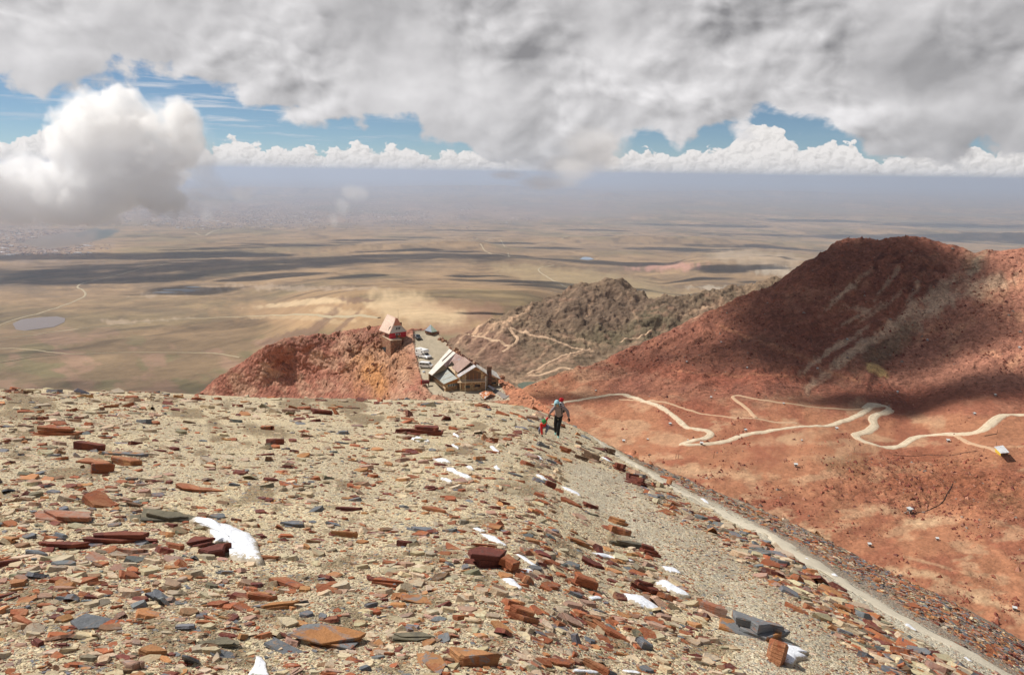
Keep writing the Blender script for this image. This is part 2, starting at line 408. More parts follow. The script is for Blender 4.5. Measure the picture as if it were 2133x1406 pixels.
def paint_near(x, y, z):
    p = np.stack([x, y, z], -1); px, py = proj(p)
    cov, damp, track, band, above = near_zones(px, py)
    c = lerp(TAN, np.array([.67, .555, .36]), ss(fbm(x / 1.7, y / 1.7, 4, 71), -.2, .3))
    c = lerp(c, np.array([.46, .35, .24]), np.clip(cov - .35, 0, 1) * .7)
    c = lerp(c, np.array([.17, .115, .06]), damp * .75)
    c = lerp(c, np.array([.62, .56, .43]), np.maximum(track, band * .6))
    c = lerp(c, np.array([.30, .235, .18]), above * .8)
    return np.clip(1 - .6 * track, 0, 1), c
def soil_mat():
    m = bpy.data.materials.new('gravel_soil'); m.use_nodes = True; nt = m.node_tree; bs = nt.nodes['Principled BSDF']
    bs.inputs['Roughness'].default_value = .95; bs.inputs['Specular IOR Level'].default_value = .12
    g = nt.nodes.new('ShaderNodeNewGeometry').outputs['Position']; c = attr(nt, 'col').outputs['Color']
    wv = noise(nt, g, 14, 3, .6, color=True); mv = nt.nodes.new('ShaderNodeVectorMath'); mv.operation = 'MULTIPLY_ADD'
    nt.links.new(wv, mv.inputs[0]); mv.inputs[1].default_value = (.035,) * 3; nt.links.new(g, mv.inputs[2]); q = mv.outputs[0]
    v1 = voro(nt, q, 32); v2 = voro(nt, q, 75); vc = voro(nt, q, 32, 'F1', 'Color'); vc2 = voro(nt, q, 75, 'F1', 'Color')
    sp = nt.nodes.new('ShaderNodeSeparateColor'); nt.links.new(vc, sp.inputs[0]); r0 = E(nt, sp.outputs[0]); r1 = E(nt, sp.outputs[1])
    sp2 = nt.nodes.new('ShaderNodeSeparateColor'); nt.links.new(vc2, sp2.inputs[0]); r2 = E(nt, sp2.outputs[0])
    k = 0.94 + (r0 - .5) * .38 + (r2 - .5) * .34 + (noise(nt, g, 3.0, 6, .65) - .5) * .5
    c = mixc(nt, 1.0, c, comb_col(nt, k, k * (1.0 + (r1 - .5) * .05), k * (1.0 + (r1 - .5) * .15)), 'MULTIPLY')
    c = mixc(nt, r1.step(.90, .92) * .6, c, (.40, .19, .10)); c = mixc(nt, r1._m('MULTIPLY', 1.0).__mul__(-1.0).__add__(1.0).step(.93, .95) * .7, c, (.20, .21, .23))
    nt.links.new(c, bs.inputs['Base Color'])
    h = (1.0 - v1) * .028 * (r0 * .8 + .4) + (1.0 - v2) * .012 + noise(nt, g, 160, 3, .6) * .004
    b = nt.nodes.new('ShaderNodeBump'); b.inputs['Strength'].default_value = .85; b.inputs['Distance'].default_value = 1.0
    nt.links.new(h.k, b.inputs['Height']); nt.links.new(b.outputs[0], bs.inputs['Normal'])
    return m
def build_near():
    az = np.r_[np.radians(np.linspace(-180, -42, 60))[:-1], np.radians(np.linspace(-42, 42, 900)), np.radians(np.linspace(42, 180, 60))[1:]]
    r = np.r_[np.linspace(.02, 2.2, 14)[:-1], np.geomspace(2.2, 75, 420), np.geomspace(75, 420, 30)[1:]]
    Rr, A = np.meshgrid(r, az, indexing='ij'); X, Y = Rr * np.sin(A), Rr * np.cos(A); Z = near_z(X, Y)
    rub, c = paint_near(X, Y, Z)
    me = np_mesh('ground', np.stack([X, Y, Z], -1).reshape(-1, 3), quads=grid_quads(*X.shape)[:, ::-1], mat=soil_mat(), smooth=True, cols=c.reshape(-1, 3), attrs={'rub': rub.ravel()})
    tag(link(bpy.data.objects.new('ground', me)), kind='structure')
build_near()

# ---- red mountain and the valley floor at its foot
def rm_disp(p, px, py):
    x, y = p[..., 0], p[..., 1]; up = ss(835 - py, 0, 60)
    m = .25 + up * 1.1
    z = m * (1.5 * fbm(x / 42, y / 42, 3, 11) + 1.0 * rid(x / 17, y / 17, 4, 12) + .45 * fbm(x / 4, y / 4, 4, 13) + 1.3 * rid((x * .8 - y * .6) / 11 + .8 * fbm(x / 20, y / 20, 3, 5), (x * .6 + y * .8) / 60, 4, 17)) + up * ell(px, py, 1850, 570, 200, 80, 10, .6) * 1.6 * rid(x / 6, y / 6, 4, 18) + .5 * fbm(x / 9, y / 9, 4, 14) + 1.2 * (1 - up) * fbm(x / 28, y / 20, 3, 15)
    rug = ell(px, py, 1960, 1020, 260, 70, 8, .6, .3) * 1.1 + ell(px, py, 1420, 850, 90, 40, 0, .6, .3) * .3
    z = z + rug * (1.0 * rid(x / 7, y / 7, 4, 16))
    o = np.zeros(p.shape); o[..., 2] = z * .9; return o
def rm_paint(px, py, V):
    n = fbm(px / 90, py / 55, 5, 21); n2 = fbm(px / 22, py / 13, 4, 22)
    c = lerp(REDV, np.array([.30, .115, .066]), ss(n, -.15, .35))
    c = lerp(c, np.array([.47, .28, .165]), ss(fbm(px / 70, py / 24, 5, 23), .15, .42) * .75)
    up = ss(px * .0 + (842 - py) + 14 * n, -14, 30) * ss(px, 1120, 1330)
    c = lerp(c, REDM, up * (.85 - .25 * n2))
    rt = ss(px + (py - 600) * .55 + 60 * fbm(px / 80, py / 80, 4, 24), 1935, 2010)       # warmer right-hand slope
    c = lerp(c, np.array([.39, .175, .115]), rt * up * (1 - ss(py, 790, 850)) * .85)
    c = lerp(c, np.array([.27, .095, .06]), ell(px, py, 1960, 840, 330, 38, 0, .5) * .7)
    pink = np.array([.52, .27, .16]); sand = np.array([.58, .42, .28])
    for s in [(2090, 605, 60, 26, -30), (2040, 630, 30, 14, -30), (2010, 560, 12, 46, 35), (1975, 735, 34, 9, -38), (2110, 752, 26, 10, -30), (2065, 735, 22, 9, 10), (1880, 718, 14, 22, 50),
              (1865, 733, 12, 5, -40), (1995, 690, 40, 16, -30), (1930, 700, 46, 12, -38), (2120, 660, 26, 12, 0), (1855, 690, 30, 26, 0)]:
        c = lerp(c, pink, ell(px, py, *s, .7, .8) * .6)
    for s in [(1830, 700, 190, 13, -37, .7), (1950, 640, 100, 24, -37, .75), (1735, 735, 85, 8, -35, .7), (1760, 612, 60, 7, -42, .65), (1850, 590, 50, 6, -50, .5), (1790, 660, 46, 5, -30, .5), (1905, 610, 30, 8, -60, .5),
              (1840, 640, 60, 6, -35, .4), (1790, 645, 26, 5, 10, .4), (2030, 560, 10, 34, 28, .7), (1965, 605, 40, 12, -30, .6), (1470, 640, 60, 9, -40, .35), (2060, 600, 50, 20, -20, .6)]:
        c = lerp(c, sand, ell(px, py, *s[:5], .7, .8) * s[5])
    c = lerp(c, np.array([.19, .135, .085]), ell(px, py, 1850, 725, 90, 26, -35, .7, .4) * .75)
    c = lerp(c, np.array([.16, .12, .08]), ell(px, py, 2030, 540, 34, 50, 20, .6) * .5)
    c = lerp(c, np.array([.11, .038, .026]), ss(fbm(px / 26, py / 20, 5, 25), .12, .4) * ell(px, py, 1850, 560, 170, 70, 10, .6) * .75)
    c = lerp(c, np.array([.56, .38, .16]), (ell(px, py, 1826, 775, 24, 14, 20, .4) - ell(px, py, 1822, 788, 12, 12, 0, .4)).clip(0, 1) * .8)
    # valley floor
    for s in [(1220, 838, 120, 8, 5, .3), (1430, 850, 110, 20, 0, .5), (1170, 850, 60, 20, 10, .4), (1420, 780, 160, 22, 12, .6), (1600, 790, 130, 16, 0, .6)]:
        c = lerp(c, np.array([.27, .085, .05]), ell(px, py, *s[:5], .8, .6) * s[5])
    for s in [(1500, 985, 130, 12, 6, .45), (1740, 960, 100, 12, 0, .35), (1640, 915, 120, 10, -8, .3), (1700, 1115, 46, 14, 28, .85), (1920, 1085, 46, 12, 0, .75), (1825, 1058, 46, 10, 10, .6), (1900, 1195, 110, 7, 10, .6),
              (1990, 1225, 120, 8, 22, .55), (2080, 1260, 90, 10, 24, .6), (1930, 1175, 70, 5, 14, .5), (2010, 1162, 40, 5, -12, .5), (1560, 1000, 40, 20, 40, .35), (2100, 1340, 50, 20, 0, .4), (1590, 840, 16, 30, 55, .25), (1800, 850, 50, 20, 0, .45)]:
        c = lerp(c, np.array([.55, .37, .22]), ell(px, py, *s[:5], .8, .7) * s[5])
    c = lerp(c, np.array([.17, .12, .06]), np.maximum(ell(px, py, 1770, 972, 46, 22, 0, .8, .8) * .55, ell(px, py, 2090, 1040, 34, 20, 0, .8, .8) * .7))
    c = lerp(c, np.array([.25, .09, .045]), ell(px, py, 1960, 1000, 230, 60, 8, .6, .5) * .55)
    c = lerp(c, np.array([.35, .12, .06]), ell(px, py, 2030, 1320, 140, 40, 25, .6) * .5)
    for pts, w, a in [([(1500, 680), (1560, 700), (1605, 722), (1640, 735), (1690, 758), (1720, 778), (1790, 800)], 2.2, .5), ([(1400, 776), (1500, 784), (1600, 788), (1690, 786)], 2, .35),
                      ([(1610, 950), (1620, 935), (1600, 905), (1570, 890)], 3, .25), ([(1600, 940), (1700, 985), (1790, 1010), (1880, 1045), (2000, 1075), (2133, 1110)], 5, .3)]:
        c = lerp(c, np.array([.47, .22, .12]), (1 - ss(seg_d(px, py, pts), w * .5, w * 1.6)) * a)
    c = np.maximum(c * (1 + .16 * n2[..., None]), .01)
    rub = np.clip(.55 + .45 * up + .5 * ell(px, py, 1960, 1010, 260, 80, 8, .6) - .35 * ell(px, py, 1700, 930, 380, 60, 0, .7), .1, 1.2)
    return rub, c
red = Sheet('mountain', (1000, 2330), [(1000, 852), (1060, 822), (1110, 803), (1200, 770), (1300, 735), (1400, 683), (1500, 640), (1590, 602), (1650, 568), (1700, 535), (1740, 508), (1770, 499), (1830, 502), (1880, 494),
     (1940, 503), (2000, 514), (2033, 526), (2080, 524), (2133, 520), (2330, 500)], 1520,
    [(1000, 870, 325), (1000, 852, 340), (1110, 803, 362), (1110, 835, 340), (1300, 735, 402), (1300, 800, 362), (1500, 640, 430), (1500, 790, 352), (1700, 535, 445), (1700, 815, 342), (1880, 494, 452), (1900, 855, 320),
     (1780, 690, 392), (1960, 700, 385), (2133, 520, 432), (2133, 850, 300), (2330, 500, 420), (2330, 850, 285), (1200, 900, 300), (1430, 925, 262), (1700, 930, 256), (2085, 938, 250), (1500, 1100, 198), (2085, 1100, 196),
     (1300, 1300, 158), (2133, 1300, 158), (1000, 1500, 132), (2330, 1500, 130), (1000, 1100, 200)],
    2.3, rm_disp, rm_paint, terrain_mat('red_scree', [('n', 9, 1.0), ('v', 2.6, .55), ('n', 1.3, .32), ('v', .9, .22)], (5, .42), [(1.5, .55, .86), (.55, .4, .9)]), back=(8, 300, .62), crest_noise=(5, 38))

# ---- brown craggy hill in the middle distance, with the little lagoon at its foot
def bh_disp(p, px, py):
    x, y = p[..., 0], p[..., 1]; c = ss(760 - py, 0, 70)
    z = (.4 + c) * (5 * fbm(x / 75, y / 75, 3, 31) + 5.5 * rid(x / 40 + .3 * fbm(x / 30, y / 30, 3, 3), y / 46, 5, 32) + 1.5 * fbm(x / 9, y / 9, 4, 33) + 1.3 * c * rid(x / 15, y / 15, 5, 38) + .9 * rid(x / 5, y / 5, 3, 39)) + 1.2 * fbm(x / 14, y / 14, 4, 34)
    z = z * (1 - .95 * ell(px, py, 1103, 802, 60, 26, 0, .6, .1))
    o = np.zeros(p.shape); o[..., 2] = z; return o
def bh_paint(px, py, V):
    n = fbm(px / 45, py / 30, 5, 35); n2 = fbm(px / 12, py / 9, 4, 36)
    c = lerp(BRN, np.array([.175, .125, .08]), ss(n, -.1, .35))
    c = lerp(c, np.array([.15, .10, .07]), ell(px, py, 1260, 650, 190, 52, 6, .6) * .7)
    c = lerp(c, np.array([.25, .125, .09]), ell(px, py, 1010, 720, 90, 46, 30, .6) * .5)
    c = lerp(c, np.array([.14, .12, .07]), (ell(px, py, 1300, 700, 150, 22, -6, .7) + ell(px, py, 1360, 670, 40, 22, 0, .7)).clip(0, 1) * .6)
    for s in [(1010, 676, 66, 5, -36, .9), (1025, 690, 60, 7, -30, .8), (1075, 662, 46, 4, -35, .8), (1050, 690, 30, 8, -50, .7), (1480, 650, 70, 7, -18, .5), (1430, 690, 80, 6, -22, .55), (1130, 745, 50, 3, -40, .5), (1000, 740, 30, 4, -45, .5),
              (1190, 790, 110, 9, -8, .55), (1080, 792, 50, 10, 10, .6), (1130, 770, 120, 4, -22, .6), (1210, 712, 60, 4, 8, .5), (1230, 640, 26, 3, -60, .4), (1165, 645, 20, 3, -60, .4), (1320, 660, 40, 3, 70, .3)]:
        c = lerp(c, np.array([.55, .36, .23]), ell(px, py, *s[:5], .8, .9) * s[5])
    c = lerp(c, np.array([.35, .21, .14]), ss(fbm(px / 30, py / 10, 5, 37), .2, .5) * .5)
    return np.full(px.shape, .9), np.maximum(c * (1 + .22 * n2[..., None]), .01)
bhill = Sheet('hill', (880, 1760), [(880, 735), (940, 703), (1000, 678), (1060, 650), (1100, 636), (1130, 627), (1200, 603), (1225, 596), (1255, 594), (1300, 599), (1340, 614), (1362, 626), (1380, 622), (1400, 634), (1430, 630), (1480, 620),
     (1530, 603), (1590, 594), (1650, 590), (1760, 600)], 900,
    [(880, 735, 740), (1060, 650, 790), (1250, 594, 850), (1430, 632, 830), (1590, 594, 880), (1760, 600, 900), (880, 830, 610), (1100, 802, 650), (1075, 802, 650), (1130, 802, 650), (1100, 815, 625), (880, 900, 520), (1400, 830, 620), (1250, 740, 715), (1450, 720, 740), (1760, 760, 690), (1760, 900, 500)],
    1.9, bh_disp, bh_paint, terrain_mat('brown_rock', [('n', 22, 3.5), ('v', 6, 1.4), ('n', 3, .9)], (9, .5), [(3, .5, .88)]), back=(8, 700, .38), crest_noise=(5, 24))

# ---- rocky spur that carries the lodge, with its level yard
yard = [(862, 691), (898, 687), (915, 700), (935, 724), (955, 742), (985, 762), (1040, 800), (1062, 835), (960, 836), (900, 822), (888, 808), (880, 790), (872, 765), (866, 735), (862, 712)]
def sp_disp(p, px, py):
    x, y = p[..., 0], p[..., 1]; flat = poly_soft(px, py, yard, 5); flat = np.maximum(flat, ell(px, py, 818, 702, 34, 16, 0, .3, 0))
    cl = ell(px, py, 775, 762, 92, 76, 0, .6, .2)
    z = (.9 * fbm(x / 17, y / 17, 4, 43) + .7 * rid(x / 6, y / 6, 4, 44) + .3 * fbm(x / 1.6, y / 1.6, 3, 45)) + cl * (2.2 * rid(x / 8, y / 13, 5, 46))
    cl = np.maximum(cl, .45 * ell(px, py, 640, 750, 150, 56, -12, .6, .2)); z = z + ell(px, py, 835, 762, 24, 44, 0, .8, .1) * .8
    o = np.zeros(p.shape); o[..., 2] = z * (1 - .97 * flat); o[..., 1] = cl * (1 - flat) * (3.4 * rid(x / 5, p[..., 2] / 4, 5, 49) + 1.6 * rid(x / 14, p[..., 2] / 9, 3, 50)); return o
def sp_paint(px, py, V):
    n = fbm(px / 36, py / 26, 5, 47); n2 = fbm(px / 9, py / 7, 4, 48)
    c = lerp(np.array([.33, .135, .09]), np.array([.45, .25, .165]), ss(n, -.2, .3))
    c = lerp(c, np.array([.42, .23, .13]), ell(px, py, 790, 770, 90, 70, 0, .6) * .7)
    c = lerp(c, np.array([.50, .22, .07]), ell(px, py, 765, 790, 40, 40, 0, .7, .8) * .6)
    c = lerp(c, np.array([.22, .085, .06]), (ell(px, py, 640, 712, 70, 18, 0, .6) + ell(px, py, 770, 705, 40, 20, 0, .6)).clip(0, 1) * .7)
    c = lerp(c, np.array([.42, .17, .09]), ss(px, 1010, 1060) * .8)
    c = lerp(c, np.array([.47, .28, .18]), ell(px, py, 900, 840, 90, 22, 4, .6) * .7)
    c = lerp(c, np.array([.46, .36, .25]), ell(px, py, 990, 826, 60, 16, 4, .5) * .8)
    c = lerp(c, np.array([.40, .335, .24]), poly_soft(px, py, yard, 1.5, 2, 12))
    c = lerp(c, np.array([.33, .27, .19]), ell(px, py, 905, 735, 40, 46, 20, .5) * .3)
    return np.clip(1 - .85 * poly_soft(px, py, yard, 3), 0, 1), np.maximum(c * (1 + .2 * n2[..., None]), .01)
spur = Sheet('ridge', (300, 1330), [(300, 900), (360, 856), (415, 818), (480, 768), (560, 718), (610, 702), (640, 697), (690, 696), (740, 685), (775, 680), (800, 678), (830, 690), (860, 689), (900, 686), (935, 720), (985, 758), (1040, 788),
     (1100, 822), (1160, 866), (1250, 925), (1330, 980)], 940,
    [(300, 900, 325), (415, 818, 322), (480, 768, 313), (560, 718, 302), (640, 697, 296), (740, 687, 288), (800, 680, 283), (860, 690, 279), (900, 687, 280), (935, 722, 261), (985, 760, 240), (1040, 790, 225), (1100, 822, 196), (1160, 866, 170), (1250, 925, 140), (1330, 980, 120),
     (890, 700, 275), (890, 760, 240), (960, 800, 220), (900, 800, 220), (1040, 830, 205), (960, 830, 205.5), (880, 760, 240), (960, 760, 240.5), (930, 730, 257),
     (843, 760, 250), (850, 820, 220), (800, 708, 274), (825, 708, 273), (796, 738, 274), (812, 738, 272), (800, 760, 262), (800, 830, 243), (700, 760, 286), (700, 830, 276), (600, 760, 304), (600, 830, 299), (480, 830, 313), (300, 940, 318), (700, 940, 250), (960, 940, 160), (1100, 940, 150)],
    1.6, sp_disp, sp_paint, terrain_mat('spur_rock', [('n', 5, .8), ('v', 1.6, .5), ('n', .7, .2)], (3, .45), [(.9, .6, .86), (.4, .4, .9)]), back=(8, 260, .75), crest_noise=(3, 22))

# ---- the wide plateau out to the horizon, one sheet
def _at(x, y):
    d = ray(x, y); return np.degrees(np.arctan2(d[..., 0], d[..., 1])), -d[..., 2] / np.hypot(d[..., 0], d[..., 1])
_zt = np.linspace(.008, .52, 1200)
_zz = np.interp(_zt, [0, .055, .062, .076, .089, .114, .153, .205, .285, .33, .5], [1400, 1400, 1370, 1200, 1040, 840, 690, 550, 485, 455, 400])
for _ in range(3): _zz = np.convolve(np.pad(_zz, 12, 'edge'), np.ones(25) / 25, 'valid')
def PLZ(az, T):
    x, y = pix(az, T)
    e1 = np.interp(x, [300, 480, 880, 985, 1062, 1240, 1330, 1440, 1560], [560, 545, 512, 497, 536, 566, 585, 622, 650]); e2 = np.interp(x, [1380, 1450, 1570, 1690, 1760], [560, 531, 517, 530, 560])
    d = 1 - .13 * ss(y - e1, -12, 10) * ss(x, 350, 900) * (1 - ss(x, 1440, 1540)) - .09 * ss(y - e2, -9, 8) * ss(x, 1370, 1470) * (1 - ss(x, 1700, 1800))
    return d * np.interp(T, _zt, _zz) * (1 - .48 * ss(x, 520, 800) * (1 - ss(x, 1080, 1260)) * ss(y, 572, 632))
LAKES = [(82, 674, 75, 19), (375, 604, 75, 11), (1222, 539, 22, 6)]
def plain_pt(az, T):
    z = PLZ(az, T); lx, ly = pix(az, T); flat = np.zeros(np.shape(T))
    for a, b, c, d in LAKES:
        q = _at(np.array([float(a)]), np.array([float(b)])); q = (np.radians(q[0]), q[1]); m = 1 - ss(np.hypot((lx - a) / c, (ly - b) / d), .8, 1.25); z = lerp(z, PLZ(q[0], q[1])[0] + 0 * z, m); flat = np.maximum(flat, m); z = np.where(T < .06, lerp(np.full(T.shape, 1400.), z, ss(T, .04, .06)), z)
    r = z / T; x, y = r * np.sin(az), r * np.cos(az)
    k = ss(r, 1200, 2500) * (1 - ss(r, 9000, 16000))
    dz = k * (20 * fbm(x / 1900, y / 1900, 3, 51) + .0006 * r * fbm(x / 500, y / 700, 3, 52)) + ss(r, 700, 1500) * 5 * fbm(x / 160, y / 160, 4, 53); dz = dz * (1 - flat)
    for cx, cy, rx, ry, h in [(2310, 6600, 900, 900, 95), (-1100, 9300, 2600, 600, 60), (2600, 12500, 2500, 500, 110), (12500, 17500, 2600, 900, 190), (14500, 19500, 1500, 900, 260), (9800, 19000, 2600, 700, 120), (-3000, 60000, 9000, 2500, 420), (6000, 48000, 1500, 1200, 260), (-16000, 52000, 5000, 2000, 250), (20000, 62000, 9000, 2500, 300)]:
        dz = dz + h * np.exp(-((x - cx) / rx) ** 2 - ((y - cy) / ry) ** 2) * (1 + .3 * fbm(x / (rx * .3), y / (ry * .3), 3, 54))
    return np.stack([x, y, -z + dz], -1)
def plain_px(px, py):
    d = ray(px, py); return plain_pt(np.arctan2(d[..., 0], d[..., 1]), -d[..., 2] / np.hypot(d[..., 0], d[..., 1]))
def pl_paint(px, py, V):
    x, y = V[..., 0], V[..., 1]; r = np.hypot(x, y)
    n = fbm(x / 800, y / 1300, 5, 55); n2 = fbm(x / 150, y / 150, 5, 56)
    c = lerp(PLN, OLV * 1.1, ss(n, -.05, .4) * .5)
    c = lerp(c, np.array([.175, .12, .068]), ss(py, 650, 730) * (1 - ss(px, 500, 640)) * .75)
    c = lerp(c, np.array([.16, .14, .065]), ss(fbm(px / 70, py / 22, 5, 57), .1, .4) * ss(py, 660, 740) * .6)
    c = lerp(c, np.array([.29, .175, .115]), ss(fbm(px / 60, py / 26, 5, 58), .1, .45) * ss(py, 650, 720) * .7)
    c = lerp(c, np.array([.13, .085, .055]), ell(px, py, 90, 570, 330, 32, -2, .9, .6) * .6)
    c = lerp(c, np.array([.12, .08, .05]), ell(px, py, 300, 545, 420, 18, -2, .6) * .45)
    c = c * (1 + (.30 * fbm(x / 300, y / 420, 5, 61) + .22 * fbm(x / 70, y / 90, 4, 62) * (1 - ss(r, 5000, 9000)))[..., None])
    c = c * (1 - (.34 * ss(rid(x / 520 + .5 * fbm(x / 400, y / 400, 3, 2), y / 620, 4, 64), .28, .62) + .16 * ss(rid(x / 140, y / 170, 3, 65), .3, .7) * (1 - ss(r, 4000, 8000)))[..., None])
    c = lerp(c, np.array([.15, .105, .065]), ss(fbm(px / 160, py / 16, 5, 63), .05, .4) * ss(py, 500, 530) * (1 - ss(py, 640, 690)) * .5)
    # sandy face and its streaks behind the red house
    c = lerp(c, np.array([.40, .25, .13]), ell(px, py, 760, 665, 330, 38, 4, .5, .3) * .8)
    c = lerp(c, SAND, (ell(px, py, 870, 650, 125, 34, 12, .5, .4) + ell(px, py, 640, 634, 120, 8, -3, .5, .4)).clip(0, 1) * .95)
    c = lerp(c, SAND, (ell(px, py, 700, 652, 60, 8, 0, .5, .6) + ell(px, py, 640, 668, 150, 5, 2, .5, .7) * .7).clip(0, 1) * .6)
    c = lerp(c, np.array([.42, .25, .15]), ell(px, py, 950, 640, 90, 16, 0, .7, .4) * .5)
    c = lerp(c, np.array([.17, .10, .065]), (ell(px, py, 650, 690, 90, 10, -38, .5, .5) + ell(px, py, 715, 680, 60, 7, -42, .5, .5) + ell(px, py, 600, 705, 70, 9, -20, .5, .5) + ell(px, py, 740, 627, 36, 6, 0, .5, .6)).clip(0, 1) * .75)
    c = lerp(c, np.array([.27, .15, .10]), (ell(px, py, 1000, 655, 60, 20, -10, .8, .7) + ell(px, py, 940, 690, 90, 14, 6, .7, .5)).clip(0, 1) * .6)
    c = lerp(c, np.array([.20, .17, .10]), ell(px, py, 940, 706, 50, 14, 0, .6) * .6)
    # pale hill, pink diggings and white pans to the right
    c = lerp(c, np.array([.44, .33, .22]), ell(px, py, 1580, 548, 130, 26, 4, .5) * .8)
    c = lerp(c, np.array([.55, .28, .22]), ell(px, py, 1385, 562, 75, 8, 0, .6, .8) * .6)
    c = lerp(c, np.array([.50, .42, .32]), (ell(px, py, 1500, 598, 70, 6, 3, .6, 1.) + ell(px, py, 1620, 575, 40, 6, 3, .6, 1.)).clip(0, 1) * .6)
    c = lerp(c, np.array([.38, .28, .15]), ell(px, py, 1250, 590, 240, 24, 8, .5) * .7)
    for s in [(640, 600, 160, 6, 2), (380, 606, 90, 7, -4), (330, 665, 60, 5, -3), (240, 668, 36, 6, 0)]:
        c = lerp(c, np.array([.46, .34, .24]), ell(px, py, *s, .8, 1.) * .5)
    # canyon and built-up land
    c = lerp(c, np.array([.05, .075, .07]), poly_soft(px, py, [(30, 508), (90, 492), (200, 476), (250, 478), (230, 492), (160, 512), (100, 520)], 3, 4, 20) * .85)
    c = lerp(c, np.array([.10, .10, .09]), ell(px, py, 0, 530, 40, 10, 0, .6) * .7)
    city = (ell(px, py, 640, 445, 520, 32, 0, .4, .3) + ell(px, py, 60, 505, 180, 40, 0, .4, .3) + ell(px, py, 1130, 440, 240, 20, 0, .5)).clip(0, 1)
    c = lerp(c, np.array([.27, .19, .15]), city * .6)
    # farm plots on the far plain
    f = _h(np.floor(x / 900 + fbm(x / 5000, y / 5000, 2, 5)), np.floor(y / 2200), 77); c = c * (1 + ((f - .5) * .35 * ss(r, 14000, 22000))[..., None])
    c = lerp(c, np.array([.20, .165, .11]), ss(fbm(x / 3500, y / 5000, 4, 59), .1, .5) * ss(r, 16000, 26000) * .7)
    return np.full(px.shape, .8), np.maximum(c * (1 + .18 * n2[..., None]), .01)
def build_plain():
    az = np.radians(np.r_[np.linspace(-175, -42, 50)[:-1], np.linspace(-42, 42, 1050), np.linspace(42, 175, 50)[1:]])
    T = np.r_[np.linspace(.5, .33, 14)[:-1], np.linspace(.33, .115, 300)[:-1], np.linspace(.115, .0105, 150)]
    TT, A = np.meshgrid(T, az, indexing='ij'); V = plain_pt(A, TT); px, py = pix(A, TT); rub, c = pl_paint(px, py, V)
    me = np_mesh('plain', V.reshape(-1, 3), quads=grid_quads(*TT.shape)[:, ::-1], mat=terrain_mat('dry_grassland', [('n', 70, 9.0), ('n', 18, 2.4)], (30, .35)), smooth=True, cols=c.reshape(-1, 3), attrs={'rub': rub.ravel()})
    tag(link(bpy.data.objects.new('terrain', me)), kind='structure')
build_plain()

# ---- haze
def build_haze(density=3.2e-5):
    bpy.ops.mesh.primitive_cube_add(size=1, location=(0, 0, 0)); o = bpy.context.object; o.name = 'haze'
    zb, zt = -1700, 140
    o.scale = (290000, 290000, zt - zb); o.location = (0, 0, (zt + zb) / 2); tag(o, kind='stuff')
    m = bpy.data.materials.new('haze'); m.use_nodes = True; nt = m.node_tree; nt.nodes.clear()
    out = nt.nodes.new('ShaderNodeOutputMaterial'); v = nt.nodes.new('ShaderNodeVolumePrincipled')
    v.inputs['Color'].default_value = (.58, .69, .88, 1); v.inputs['Density'].default_value = density; v.inputs['Anisotropy'].default_value = .25
    nt.links.new(v.outputs[0], out.inputs['Volume']); o.data.materials.append(m); m.cycles.homogeneous_volume = True
build_haze()

